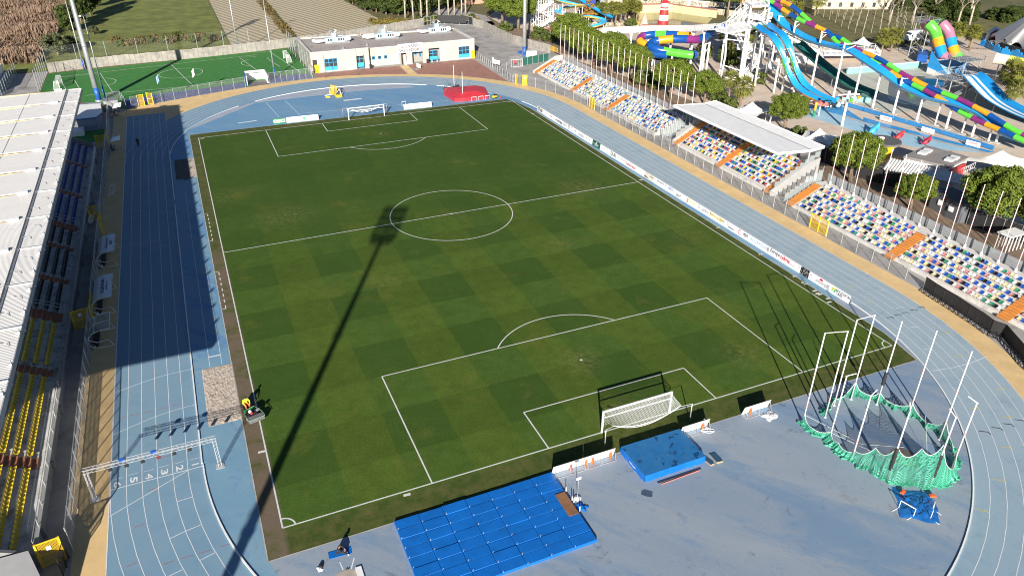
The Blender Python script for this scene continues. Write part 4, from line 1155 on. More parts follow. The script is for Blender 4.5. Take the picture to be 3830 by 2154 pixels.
def small_goal(label, x, y0, y1, s):
    t = thing('small_goal', label, 'goal', (x, (y0 + y1) / 2, 0)); w = abs(y1 - y0)
    m = MB(); m.bx(x - .06, y0 - .06, 0, x + .06, y0 + .06, 2.0); m.bx(x - .06, y1 - .06, 0, x + .06, y1 + .06, 2.0); m.bx(x - .06, y0 + .06, 1.9, x + .06, y1 - .06, 2.02)
    m.bar((x, y0, 1.98), (x + s * .9, y0, 1.98), .05); m.bar((x, y1, 1.98), (x + s * .9, y1, 1.98), .05); m.bar((x + s * .9, y0, 1.98), (x + s * 1.3, y0, .05), .05); m.bar((x + s * .9, y1, 1.98), (x + s * 1.3, y1, .05), .05); m.build('goal_frame', WHITE, t)
    m = MB(); m.grid([[(x + s * (.05 + .85 * a / 4), y0 + (y1 - y0) * b_ / 6, 1.97) for a in range(5)] for b_ in range(7)]); m.grid([[(x + s * (.9 + .4 * a / 4), y0 + (y1 - y0) * b_ / 6, 1.97 - 1.9 * a / 4) for a in range(5)] for b_ in range(7)])
    for yy in (y0, y1): m.add([(x, yy, .02), (x + s * 1.3, yy, .02), (x + s * .9, yy, 1.97), (x, yy, 1.97)], [(0, 1, 2, 3)])
    m.build('net', NETW, t)
small_goal('small white goal at the left end of the small green pitch', -59.6, 101.5, 107.5, -1)
small_goal('small white goal at the right end of the small green pitch', -7.4, 108.0, 113.6, 1)

# ----- blue cover panels
r = random.Random(9); c0 = None
HZ = .28
for i in range(7):
    for j in range(8):
        x = -24.35 + i * 2.0; y = -55.25 - j * 1.008
        lab = 'blue padded cover panel, %s from the left in the %s row from the turf' % (ORD[i], ORD[j])
        if c0 is None:
            t = thing('cover_panel', lab, 'panel', (x, y, 0), 0, 'blue cover panels beside the near goal line', local=True); c0 = t
            m = MB(); e = .02
            m.add([(.01, -.01, 0), (1.985, -.01, 0), (1.985, -.995, 0), (.01, -.995, 0), (.01, -.01, HZ - .03), (1.985, -.01, HZ - .03), (1.985, -.995, HZ - .03), (.01, -.995, HZ - .03), (.03, -.03, HZ), (1.965, -.03, HZ), (1.965, -.975, HZ), (.03, -.975, HZ), (1.0, -.5, HZ + .004)],
                  [(0, 4, 5, 1), (1, 5, 6, 2), (2, 6, 7, 3), (3, 7, 4, 0), (4, 8, 9, 5), (5, 9, 10, 6), (6, 10, 11, 7), (7, 11, 8, 4), (8, 12, 9), (9, 12, 10), (10, 12, 11), (11, 12, 8), (0, 1, 2, 3)])
            m.build('pad', BLUEV, t, (0, 0, 0))
            m = MB(); m.obx((.12, -.91, HZ + .02), (.16, .05, .03), .9); m.build('handle', M('handle_tape', (.42, .47, .55), .1, 1, .6), t, (0, 0, 0))
        else:
            q = dup(c0, (x + r.uniform(-.006, .006), y + r.uniform(-.012, .012), 0), r.uniform(-.006, .006), lab); q.scale = (1, 1, r.uniform(.9, 1.1))
m = MB(); m.bx(-11.32, -60.38, .315, -10.42, -57.82, .345); solo('wooden_board', m, M('brown_plywood', (.235, .115, .055), .25, 1.5, .7), 'brown plywood sheet lying on the right edge of the blue cover panels', 'board')
for i, p in enumerate([(-10.2, -57.67), (-10.22, -58.8), (-10.16, -59.02), (-10.15, -60.02)]):
    m = MB(); m.cyl(p[0], p[1], 0, .62, .04, .04, 8); solo('short_stake', m, WHITE, 'short white stake, %s from the turf along the right edge of the blue cover panels' % ORD[i], 'stake', 'white stakes beside the cover panels')
t = thing('distance_sign', 'small white sign on a thin pole with round white foot beside the cover panels', 'sign', (-9.62, -58.62, 0))
m = MB(); m.cyl(-9.62, -58.62, 0, .1, .34, .32, 20); m.build('round_foot', WHITE, t, None, True)
m = MB(); m.cyl(-9.62, -58.62, .1, 2.2, .028, .028, 8); m.build('pole', GALV, t); m = MB(); m.obx((-9.62, -58.66, 2.25), (.42, .03, .26)); m.build('sign_plate', WHITE, t)
crumple('blue_bag', (-9.75, -59.6), .36, .5, .5, .22, BLUEV, 'crumpled blue plastic sheet on the ground beside the round sign foot', 'sheet', 10, 5)
# big landing mat
t = thing('landing_mat', 'large thick blue landing mat with dark damp patches behind the near goal', 'mat', (-.4, -57.2, 0))
def damp_mat():
    q = NT('damp_blue_cover'); n = q.noise(1.25, 3, .55, dist=.5); n2 = q.noise(.8, 6, .65)
    c = q.mix(q.ramp(n2, [(.35, 0.0), (.65, 1.0)]), (.014, .135, .36), (.03, .165, .37)); c = q.mix(q.ramp(n, [(.60, 0.0), (.63, .85)]), c, (.008, .05, .14))
    c = q.mix(q.ramp(q.noise(1.2, 6, .7), [(.55, 0.0), (.72, .35)]), c, (.11, .15, .17))
    return q.fin(c, q.ramp(n, [(.62, .45), (.66, .2)]), 0, n2, .3, .04)
m = MB(); rows = []
for i in range(25):
    rows.append([(-3.5 + 6.22 * i / 24, -55.25 - 3.98 * j / 16, .70 + random.uniform(-.012, .012)) for j in range(17)])
m.grid([r_[::-1] for r_ in rows]); m.build('top_cover', damp_mat(), t, None, True)
m = MB(); a = [rows[i][16] for i in range(25)]; b_ = [rows[24][j] for j in range(16, -1, -1)]; c_ = [rows[i][0] for i in range(24, -1, -1)]; d_ = [rows[0][j] for j in range(17)]
for ed in (a, b_, c_, d_):
    lo = []
    nrm = (Vector(ed[-1]) - Vector(ed[0])).normalized(); nrm = Vector((nrm.y, -nrm.x, 0))
    for k, p in enumerate(ed): q = Vector(p) + nrm * random.uniform(0, .09); lo.append((q.x, q.y, .02))
    m.strip(lo, ed)
m.build('side_skirt', BLUEV, t, None, True)
m = MB(); m.bx(-2.5, -59.85, .02, 1.9, -59.7, .08); m.build('base_frame', DARK, t)
o = text('HIGH JUMP', .95, .22, TXT_W, t, plane_mtx((-3.545 + .4 - ORG[t.name][0] - .4, -57.4 - ORG[t.name][1], .4), (0, -1, 0), (0, 0, 1)), 'lettering', .07)
m = MB(); m.tube([(-2.3, -60.05, .06), (1.6, -59.95, .06)], .03, 8, True, 0, None); o = solo('crossbar', m, M('pink_orange_bar', (.75, .22, .16), .2, .8, .4), 'pink and orange high jump crossbar lying in front of the big blue mat', 'bar')
for p, rz, sx, lab in (((3.02, -59.25), .05, (.42, 1.25), 'narrow dark blue springboard beside the big blue mat'), ((3.9, -59.25), -.1, (.62, 1.25), 'wider dark blue springboard to the right of the narrow one')):
    m = MB(); c, s_ = math.cos(rz), math.sin(rz)
    vs = [(-sx[0] / 2, -sx[1] / 2, 0), (sx[0] / 2, -sx[1] / 2, 0), (sx[0] / 2, sx[1] / 2, 0), (-sx[0] / 2, sx[1] / 2, 0), (-sx[0] / 2, -sx[1] / 2, .16), (sx[0] / 2, -sx[1] / 2, .16), (sx[0] / 2, sx[1] / 2, .07), (-sx[0] / 2, sx[1] / 2, .07)]
    m.add([(p[0] + a * c - b_ * s_, p[1] + a * s_ + b_ * c, z_ + .03) for a, b_, z_ in vs], [(3, 2, 1, 0), (4, 5, 6, 7), (2, 3, 7, 6)]); k = len(m.v) - 8
    m.f += [(k, k + 1, k + 5, k + 4), (k + 1, k + 2, k + 6, k + 5), (k + 3, k, k + 4, k + 7)]; m.m += [1, 1, 1]
    solo('springboard', m, [M('dark_blue_carpet', (.02, .085, .16), .25, 2, .8), M('plywood_edge', (.42, .30, .18), .1, 2, .7)], lab, 'springboard', 'springboards beside the big blue mat')
P = gp('33', (965, 805), (990, 795), (1048, 812), (1045, 855), (1010, 852), (960, 835)); m = MB(); m.sheet(P, lz(5)); struct('damp_patch', m, M('damp_coating', (.06, .09, .14), .2, 2, .5))

# ----- throwing cage
cg = thing('throwing_cage', 'hammer and discus cage of tall white posts with sagging green netting on the near infield', 'cage', (18.5, -63.5, 0))
poles = [((14.34, -58.56), 10.2, 0), ((14.93, -61.35), 7.2, 1), ((14.83, -64.17), 7.1, 1), ((15.7, -67.25), 7.5, 1), ((18.65, -69.15), 7.3, 1), ((21.9, -68.5), 7.3, 1), ((16.95, -58.7), 9.8, 0), ((19.03, -57.68), 9.9, 0), ((21.3, -57.6), 9.8, 0), ((23.0, -59.2), 9.6, 0), ((24.1, -61.9), 9.9, 0), ((24.3, -65.3), 9.8, 0)]
cen = Vector((19, -63.5, 0)); POSTG = M('cage_post_grey', (.62, .63, .64), .08, 1, .45)
for (x, y), h, arm in poles:
    m = MB(); m.cyl(x, y, 0, h, .072, .06, 10); m.cyl(x, y, 0, .05, .16, .16, 10); pl = m.build('post', POSTG, cg, None, True)
    m = MB()
    for zz in (2.1, h * .55): m.cyl(x, y, zz, zz + .08, .085, .085, 8)
    m.build('clamp', M('orange_clamp', (.72, .22, .08), .1, 2, .5), pl, ORG[cg.name])
    d = (cen - Vector((x, y, 0))).normalized()
    if arm: m = MB(); m.bar((x - d.x * .1, y - d.y * .1, h), (x + d.x * .75, y + d.y * .75, h + .35), .06); m.build('arm', WHITE, pl, ORG[cg.name])
for (i, z0_, z1_) in ((3, 1.2, 3.6), (4, 1.0, 3.4), (9, 2.4, 3.9)):
    x, y = poles[i][0]; m = MB(); m.tube([(x, y, z0_ + (z1_ - z0_) * k / 8) for k in range(9)], [.15, .17, .14, .18, .15, .17, .14, .16, .12], 8); m.build('black_wrap', M('black_padding', (.02, .02, .022), .3, 4, .7), cg, None, True)
for a, b_, ha, hb in ((0, 6, 10.2, 9.8), (7, 8, 9.9, 9.8), (8, 9, 9.8, 9.6)):
    (xa, ya), (xb, yb) = poles[a][0], poles[b_][0]
    if a == 0 or a == 7: m = MB(); m.bar((xa, ya, ha - .05), (xb, yb, hb - .05), .05); m.build('cross_tie', WHITE, cg)
r = random.Random(21)
def netrun(pts, name, mat, slump=.5):
    """netting slung between tie points ((x,y,ztop)), foot lying outside on the ground"""
    top = []; mid = []; foot = []
    for (a, b_) in zip(pts, pts[1:]):
        n = 10
        for k in range(n):
            q = k / n; sg = 4 * q * (1 - q)
            x = a[0] + (b_[0] - a[0]) * q; y = a[1] + (b_[1] - a[1]) * q; d = (Vector((x, y, 0)) - cen).normalized()
            z_ = (a[2] + (b_[2] - a[2]) * q) * (1 - sg * .22) - sg * .08
            w1 = r.uniform(-.12, .12); w2 = .15 + r.uniform(-.15, .35) + sg * slump
            top.append((x + d.x * sg * .12, y + d.y * sg * .12, max(.25, z_))); mid.append((x + d.x * (w1 + w2 * .45), y + d.y * (w1 + w2 * .45), max(.12, z_ * .42))); foot.append((x + d.x * w2, y + d.y * w2, .03))
    m = MB(); m.strip(foot, mid); m.strip(mid, top); m.build(name, mat, cg)
    m = MB(); m.tube(top, .03, 5); m.build('head_rope', M('pale_rope', (.55, .60, .56), .1, 2, .7), cg)
    m = MB(); m.tube([(p[0] + r.uniform(-.06, .06), p[1] + r.uniform(-.06, .06), .09 + r.uniform(0, .1)) for p in foot], [r.uniform(.05, .11) for _ in foot], 7); m.build('gathered_netting', NETGD, cg)
P_ = lambda i, z_: (poles[i][0][0], poles[i][0][1], z_)
netrun([P_(0, 1.2), (14.2, -60.0, .5), P_(1, 1.0), (14.6, -62.6, .8), P_(2, .9)], 'netting', NETGD, .35)
netrun([P_(2, 1.1), (15.4, -65.6, 2.4), P_(3, 3.7), (17.2, -68.3, 3.9), P_(4, 5.0)], 'netting', NETG, .3)
netrun([P_(4, 4.2), (20.5, -69.3, 1.2), P_(5, 1.8), (22.6, -67.3, .9)], 'netting', NETGD, .5)
netrun([P_(6, 1.2), (18.0, -58.3, .4), P_(7, .9)], 'netting', NETGD, .3)
netrun([P_(7, .9), (20.2, -57.6, .7), P_(8, 2.2), (22.2, -58.6, 1.0), P_(9, 1.5), (23.6, -60.6, .8), P_(10, 1.8), (24.3, -63.6, .7), P_(11, 2.2), (23.6, -66.9, 1.0), P_(5, 1.2)], 'netting', NETGD, .45)
m = MB()
for ln in ([(14.4, -58.6, 1.0), (17.2, -63.0, .05), (20.4, -64.8, .05)], [(14.9, -61.4, .9), (18.2, -66.2, .05)], [(20.4, -62.0, .05), (18.6, -69.0, 4.1)], [(23.2, -64.0, 2.2), (21.0, -66.8, .1)]): m.tube(ln, .018, 4)
m.build('loose_rope', M('pale_rope', (.55, .60, .56), .1, 2, .7), cg)
m = MB(); m.sheet(arc((19.4, -65.8), 1.25, 0, 2 * PI, 32)[:-1], lz(5)); struct('throwing_circle', m, M('circle_concrete', (.20, .165, .14), .2, 1.5, .8))
# blue tarpaulin and hurdles
tp = crumple('blue_tarpaulin', (15.65, -70.35), 1.55, 1.75, -.66, .26, M('tarpaulin', (.012, .12, .40), .25, 1.2, .35, dirt=((.03, .20, .50), 1.6, .5, .5)), 'crumpled blue tarpaulin spread on the infield near the throwing cage', 'tarpaulin', 24, 8, .06)
for p, rz, lab in (((15.55, -69.0), .4, 'small orange cone cover on the far corner of the blue tarpaulin'), ((17.45, -70.3), -.5, 'flat red-orange pad on the right corner of the blue tarpaulin')):
    m = MB(); m.obx((p[0], p[1], .30), (.55, .32, .09), rz); m.obx((p[0], p[1], .37), (.4, .22, .06), rz + .2); solo('orange_pad', m, M('orange_sack', (.75, .13, .03), .15, 2, .6), lab, 'pad', 'orange pads on the tarpaulin')
def hurdle(label, a, b_, d, group):
    a = Vector((*a, 0)); b_ = Vector((*b_, 0)); d = Vector((*d, 0))
    t = thing('hurdle', label, 'hurdle', tuple((a + b_) / 2), 0, group)
    m = MB(); m.bar(a + Vector((0, 0, .84)), b_ + Vector((0, 0, .84)), .03, .08); m.build('top_bar', WHITE, t)
    for p in (a, b_): m = MB(); m.bar(p, p + Vector((0, 0, .86)), .04); m.bar(p + Vector((0, 0, .03)), p + d + Vector((0, 0, .03)), .05); m.build('leg', WHITE, t)
hurdle('low white hurdle at the left edge of the blue tarpaulin', (14.05, -70.0), (14.4, -71.15), (-.78, -.05), 'hurdles on the tarpaulin')
hurdle('low white hurdle at the right edge of the blue tarpaulin', (15.5, -71.85), (16.5, -71.2), (.1, -.75), 'hurdles on the tarpaulin')
for i, x in enumerate((24.3, 25.95, 27.55)): hurdle('small white hurdle leaning on the red landing mat, %s from the left' % ORD[i], (x, 55.65), (x + 1.1, 55.65), (0, -.35), 'white hurdles in front of the red mat')
t = hurdle('fallen white hurdle lying on the far infield right of the goal', (9.2, 58.2), (10.1, 58.4), (.1, -.7), None)

# ----- far infield things
t = thing('landing_mat', 'large red landing mat on the far infield beside the bend', 'mat', (24.8, 60.3, 0))
m = MB(); P = [(20.2, 62.2), (20.6, 56.3), (23.0, 55.9), (28.4, 56.0), (30.2, 62.6), (28.6, 64.8), (22.4, 65.3)]
m.prism(P, .02, .85); m.build('mat_body', M('red_cover', (.50, .028, .045), .14, .9, .45, dirt=((.30, .02, .035), .7, .55, .6)), t)
m = MB(); cx_, cy_ = 25.2, 60.5; ring_ = [(x, y, .86) for x, y in P]; n = len(ring_)
top = [(cx_ + (x - cx_) * .55, cy_ + (y - cy_) * .55, 1.25 + .12 * (k % 2)) for k, (x, y, z_) in enumerate(ring_)]
m.strip(ring_, top, 0, True); m.sheet(top); m.build('top_cover', M('red_cover_top', (.56, .035, .05), .16, .7, .5, dirt=((.38, .03, .04), .9, .52, .6)), t)
m = MB(); m.add([(20.3, 58.5, .9), (21.0, 56.4, .3), (23.0, 56.0, .9), (22.2, 57.6, .98)], [(0, 1, 2, 3)]); m.build('blue_flap', M('violet_flap', (.09, .03, .30), .2, 1, .5), t)
for x, y, h, lab in ((24.6, 67.9, 5.1, 'left'), (23.1, 58.0, 6.0, 'right')):
    t = thing('jump_upright', 'tall thin %s upright of the high jump at the red landing mat' % ('rear' if lab == 'left' else 'front'), 'upright', (x, y, 0), 0, 'uprights at the red mat')
    m = MB(); m.cyl(x, y, .06, h, .05, .04, 8); m.build('pole', WHITE, t); m = MB(); m.bx(x - .35, y - .06, 0, x + .35, y + .06, .07); m.bx(x - .06, y - .35, 0.004, x + .06, y + .35, .066); m.build('foot', GALV_D, t)
t = thing('equipment_frame', 'dark tubular equipment frame standing behind the red landing mat', 'frame', (23.4, 66.6, 0))
m = MB()
for a, b_ in [((21.6, 67.2, 0), (22.8, 67.4, 1.9)), ((22.8, 67.4, 1.9), (23.6, 66.4, 0)), ((21.6, 67.2, 0), (23.6, 66.4, .1)), ((22.0, 68.2, 0), (22.8, 67.4, 1.9)), ((23.8, 67.6, 0), (24.0, 67.2, 1.2)), ((24.0, 67.2, 1.2), (25.2, 67.0, .3))]: m.bar(a, b_, .06)
m.build('tube_frame', M('dark_teal_tube', (.05, .10, .13), .1, 1, .5), t)
m = MB(); m.obx((24.6, 66.9, .35), (1.1, .6, .5), .3); m.ball((25.2, 67.2, .5), .4, 1, .8, .8, 6); m.build('dark_pack', BLACK, t)
m = MB(); m.obx((22.4, 65.8, .35), (2.2, 1.0, .7), .05); solo('trolley', m, M('dull_red', (.28, .06, .06), .2, 1, .6), 'low dull red crate behind the left corner of the red landing mat', 'crate')
t = thing('start_block_cart', 'small yellow cart with black wheel beside the right end of the red mat', 'cart', (29.8, 55.6, 0))
m = MB(); m.obx((29.7, 55.6, .45), (1.0, .5, .35), .2); m.build('cart_body', YELM, t); m = MB(); m.obx((30.1, 55.9, .7), (.5, .4, .3), .2); m.build('dark_bag', BLACK, t)
for dx in (-.3, .3): m = MB(); m.tube([(29.7 + dx, 55.3, .2), (29.7 + dx, 55.4, .2)], .2, 12); m.build('wheel', BLACK, t)
m = MB(); m.ball((31.0, 55.3, .2), .2); solo('red_ball', m, REDM, 'small red ball on the ground right of the yellow cart', 'ball', smooth=True)
t = thing('judge_stand', 'toppled yellow lattice judge stand with white legs on the far bend', 'stand', (-2.4, 71.8, 0))
m = MB()
rot = Matrix.Rotation(.5, 3, 'Z') @ Matrix.Rotation(.35, 3, 'Y')
for a in range(4):
    m.bar(Vector((-2.9, 71.6, .3)) + rot @ Vector((-.6, -.6 + .4 * a, 0)), Vector((-2.9, 71.6, .3)) + rot @ Vector((-.6, -.6 + .4 * a, 2.0)), .09)
    m.bar(Vector((-2.9, 71.6, .3)) + rot @ Vector((-.6, -.6, .66 * a)), Vector((-2.9, 71.6, .3)) + rot @ Vector((-.6, .6, .66 * a)), .09)
    m.bar(Vector((-2.9, 71.6, .3)) + rot @ Vector((.2, -.6 + .4 * a, 0)), Vector((-2.9, 71.6, .3)) + rot @ Vector((.2, -.6 + .4 * a, 2.0)), .09)
    m.bar(Vector((-2.9, 71.6, .3)) + rot @ Vector((.2, -.6, .66 * a)), Vector((-2.9, 71.6, .3)) + rot @ Vector((.2, .6, .66 * a)), .09)
m.build('yellow_lattice', YELM, t)
m = MB(); m.obx((-1.9, 70.2, .3), (1.2, .8, .5), .3); m.obx((-4.2, 71.0, .12), (1.0, .5, .2), -.2); m.build('yellow_box', YELM, t)
m = MB(); m.bar((-2.3, 72.2, .1), (-1.5, 71.0, 1.6), .09); m.bar((-1.5, 71.0, 1.6), (-1.2, 70.3, .1), .09); m.bar((-4.6, 72.6, .06), (-2.8, 72.4, .2), .1); m.build('white_leg', WHITE, t)
m = MB(); m.tube([(-1.6, 72.3, .9), (-1.45, 72.4, 1.0)], .32, 12); m.build('wheel', BLACK, t)

# ----- finish gantry, left track
ALU = M('aluminium', (.52, .53, .54), .08, 2, .4, .3)
t = thing('finish_gantry', 'white lattice timing gantry spanning the lanes at the finish line', 'gantry', (-41.4, -42.9, 0))
xa, xb, y = -46.35, -36.5, -42.9
for x in (xa, xb):
    m = MB()
    for dx, dy in ((-.13, -.13), (.13, -.13), (.13, .13), (-.13, .13)): m.bar((x + dx, y + dy, 0), (x + dx, y + dy, 3.0), .032)
    for k in range(8): z_ = .2 + k * .36; m.bar((x - .13, y - .13, z_), (x + .13, y - .13, z_ + .3), .02); m.bar((x + .13, y + .13, z_), (x - .13, y + .13, z_ + .3), .02)
    m.bx(x - .35, y - .35, 0.01, x + .35, y + .35, .06); m.build('lattice_leg', ALU, t)
m = MB()
for dy in (-.17, .17):
    for z_ in (2.95, 3.28): m.bar((xa - .2, y + dy, z_), (xb + .2, y + dy, z_), .032)
n = 26
for k in range(n):
    x = xa + (xb - xa) * k / n; x2 = xa + (xb - xa) * (k + 1) / n; sgn = 1 if k % 2 else -1
    m.bar((x, y - .17 * sgn, 3.28), (x2, y + .17 * sgn, 3.28), .02); m.bar((x, y - .17, 2.95 if k % 2 else 3.28), (x2, y - .17, 3.28 if k % 2 else 2.95), .02); m.bar((x, y + .17, 2.95 if k % 2 else 3.28), (x2, y + .17, 3.28 if k % 2 else 2.95), .02)
m.build('lattice_beam', ALU, t)
for k in range(6):
    x = -45.2 + .62 + 1.22 * k
    m = MB(); m.obx((x, y - .08, 2.72), (.30, .16, .32)); m.bar((x, y - .05, 2.95), (x, y - .05, 2.8), .04); m.build('lane_camera', BLACK if k != 3 else M('dark_red_case', (.16, .03, .02), .2, 2, .5), t)
for x in (-43.6, -41.2): m = MB(); m.obx((x, y - .05, 3.36), (.4, .3, .14), .3); m.build('junction_box', M('blue_box', (.03, .13, .50), .2, 3, .5), t)
# dugouts
def dugout(label, y0, y1, banner=None, x0=-47.85, x1=-45.45, h=2.15, clear=False, rows=()):
    t = thing('dugout', label, 'dugout', ((x0 + x1) / 2, (y0 + y1) / 2, 0), 0, 'dugouts on the yellow strip beside the main stand')
    prof = [(x0 + .55, .02), (x0 + .1, .55), (x0 + .02, 1.05), (x0 + .25, 1.6), (x0 + .8, 2.0), (x0 + 1.5, h), (x1 - .05, h + .02)]
    m = MB(); nY = 2
    m.grid([[(px, y0 + (y1 - y0) * j / nY, pz) for j in range(nY + 1)] for px, pz in prof]); m.grid([[(px + .03, y0 + (y1 - y0) * j / nY, pz - .03) for j in range(nY, -1, -1)] for px, pz in prof])
    m.build('curved_shell', GLASSP if clear else M('shell_cover', (.72, .75, .80), .05, .8, .3), t, None, True)
    m = MB()
    for yy in (y0, (y0 + y1) / 2, y1):
        m.tube([(a, yy, b_) for a, b_ in prof], .055, 6)
        m.tube([(x0 + .1, yy, 1.2), (x0 + .9, yy, .75), (x1 - .35, yy, .85), (x1 - .05, yy, .05)], .045, 6) if yy != (y0 + y1) / 2 else None
    for px, pz in (prof[0], prof[4], prof[6]): m.tube([(px, y0, pz), (px, y1, pz)], .04, 6)
    m.bar((x0 + .5, y0, .05), (x1, y0, .05), .07); m.bar((x0 + .5, y1, .05), (x1, y1, .05), .07)
    m.build('tube_frame', OFFWH, t)
    m = MB(); yy = y0 + .35
    while yy < y1 - .2: m.bx(x0 + .5, yy - .2, .35, x0 + .95, yy + .2, .43); m.bx(x0 + .42, yy - .2, .43, x0 + .52, yy + .2, .85); yy += .52
    m.bx(x0 + .6, y0 + .1, .2, x0 + .85, y1 - .1, .34); m.build('bench_seats', BLACK, t)
    if banner:
        m = MB(); pr = prof[3:] if banner == 2 else prof[4:]
        ya, yb = (y0 + .03, y1 - .03)
        m.grid([[(px - .01, ya + (yb - ya) * j / nY, pz + .02) for j in range(nY + 1)] for px, pz in pr]); m.build('banner', M('banner_white', (.84, .87, .93), .05, .7, .5), t)
        o = ORG[t.name]
        for body, xx, w_, hh in rows:
            zz = h + .035 if xx > x0 + 1.45 else 2.0 + (h - 2.0) * (xx - x0 - .8) / .7 + .04
            text(body, w_, hh, TXT_N, t, plane_mtx((xx - o[0], (y0 + y1) / 2 - o[1], zz - o[2]), (0, -1, 0), (1, 0, 0.0)), 'lettering', .02)
    return t
dugout('far curved dugout under a white banner with small dark print beside the main stand', 1.6, 7.1, 1, rows=(('CERMET', -45.95, 1.4, .3), ('Cantina Friulana', -46.4, 3.6, .22)))
dugout('middle curved dugout under a white banner with bold dark capitals beside the main stand', -11.1, -5.1, 2, rows=(('BACCICHETTO', -46.5, 3.6, .36), ('AUTOTRASPORTI', -46.05, 2.2, .18)))
dugout('near curved dugout with clear roof and no banner beside the main stand', -18.6, -14.9, None, clear=True)
def shelter(label, y0, y1, x0, x1):
    t = thing('timing_shelter', label, 'shelter', ((x0 + x1) / 2, (y0 + y1) / 2, 0), 0, 'small shelters at the far left fence')
    prof = [(x0 + .1, .5), (x0, 1.0), (x0 + .25, 1.6), (x0 + .8, 2.0), (x1, 2.12)]
    m = MB(); m.grid([[(px, y0 + (y1 - y0) * j / 2, pz) for j in range(3)] for px, pz in prof]); m.build('curved_roof', M('shelter_roof', (.78, .80, .84), .05, .8, .3), t, None, True)
    m = MB()
    for yy in (y0, y1): m.tube([(a, yy, b_) for a, b_ in prof], .045, 6); m.bar((x0 + .1, yy, .5), (x0 + .2, yy, 0), .06); m.bar((x0 + .1, yy, .05), (x1, yy, .05), .06); m.bar((x1, yy, .05), (x0 + .6, yy, 1.0), .05)
    m.bar((x1, y0, .05), (x1, y1, .05), .06); m.build('tube_frame', OFFWH, t)
    m = MB(); m.bx(x0 + .3, y0 + .2, .3, x0 + .8, y1 - .2, .45); m.bx(x0 + .2, y0 + .2, .45, x0 + .3, y1 - .2, 1.0); m.build('bench', BLACK, t)
shelter('small curved-roof shelter with bench by the left fence behind the person on the track', 49.8, 52.6, -47.75, -45.7)
shelter('small curved-roof shelter with bench at the far end of the left fence', 73.0, 76.0, -47.8, -45.9)
# clutter behind the far dugout
for i, yy in enumerate((8.3, 9.6, 10.9)):
    m = MB(); m.obx((-46.8, yy, .42), (.5, .5, .05)); m.obx((-47.05, yy, .7), (.05, .5, .55))
    for a in (-.2, .2):
        for b_ in (-.2, .2): m.bar((-46.8 + a, yy + b_, 0), (-46.8 + a, yy + b_, .42), .04)
    solo('chair', m, M('grey_chair', (.16, .16, .17), .2, 1, .6), 'grey chair by the left fence, %s behind the far dugout' % ORD[i], 'chair', 'chairs by the left fence')
for i, yy in enumerate((27.5, 29.0, 31.5)):
    m = MB()
    for k in range(4): m.bar((-47.4 + .25 * k, yy - .5, .1 + .15 * (k % 2)), (-47.2 + .25 * k, yy + .5, .5 - .1 * k), .05)
    m.bar((-47.5, yy, .1), (-46.3, yy + .2, .6), .05); solo('stacked_hurdles', m, OFFWH, 'heap of folded white hurdles by the left fence, %s from the camera' % ORD[i], 'hurdles', 'heaps of hurdles by the left fence')
# ---- people
SKIN = M('skin', (.50, .30, .21), .06, 8, .6)


def skinned(name, chains, mat, parent=None, sub=1, org=(0, 0, 0)):
    """one continuous surface grown over joints: chains of (key, point, radius)"""
    idx = {}; V = []; Rd = []; Ed = []
    for ch in chains:
        pr = None
        for key, p, r in ch:
            if key not in idx: idx[key] = len(V); V.append(Vector(p) - Vector(org)); Rd.append(r)
            if pr is not None: Ed.append((pr, idx[key]))
            pr = idx[key]
    me = bpy.data.meshes.new(name); me.from_pydata(V, Ed, [])
    o = bpy.data.objects.new(name, me); COL.objects.link(o)
    o.modifiers.new('Skin', 'SKIN')
    lay = me.skin_vertices[0].data
    for i, r in enumerate(Rd): lay[i].radius = (r, r); lay[i].use_root = (i == 0)
    o.modifiers.new('Sub', 'SUBSURF').levels = sub; o.modifiers['Sub'].render_levels = sub
    dg = bpy.context.evaluated_depsgraph_get(); m2 = bpy.data.meshes.new_from_object(o.evaluated_get(dg))
    bpy.data.objects.remove(o); m2.name = name; m2.materials.clear(); m2.materials.append(mat)
    m2.polygons.foreach_set('use_smooth', [True] * len(m2.polygons))
    q = bpy.data.objects.new(name, m2); COL.objects.link(q)
    if parent: q.parent = parent
    return q


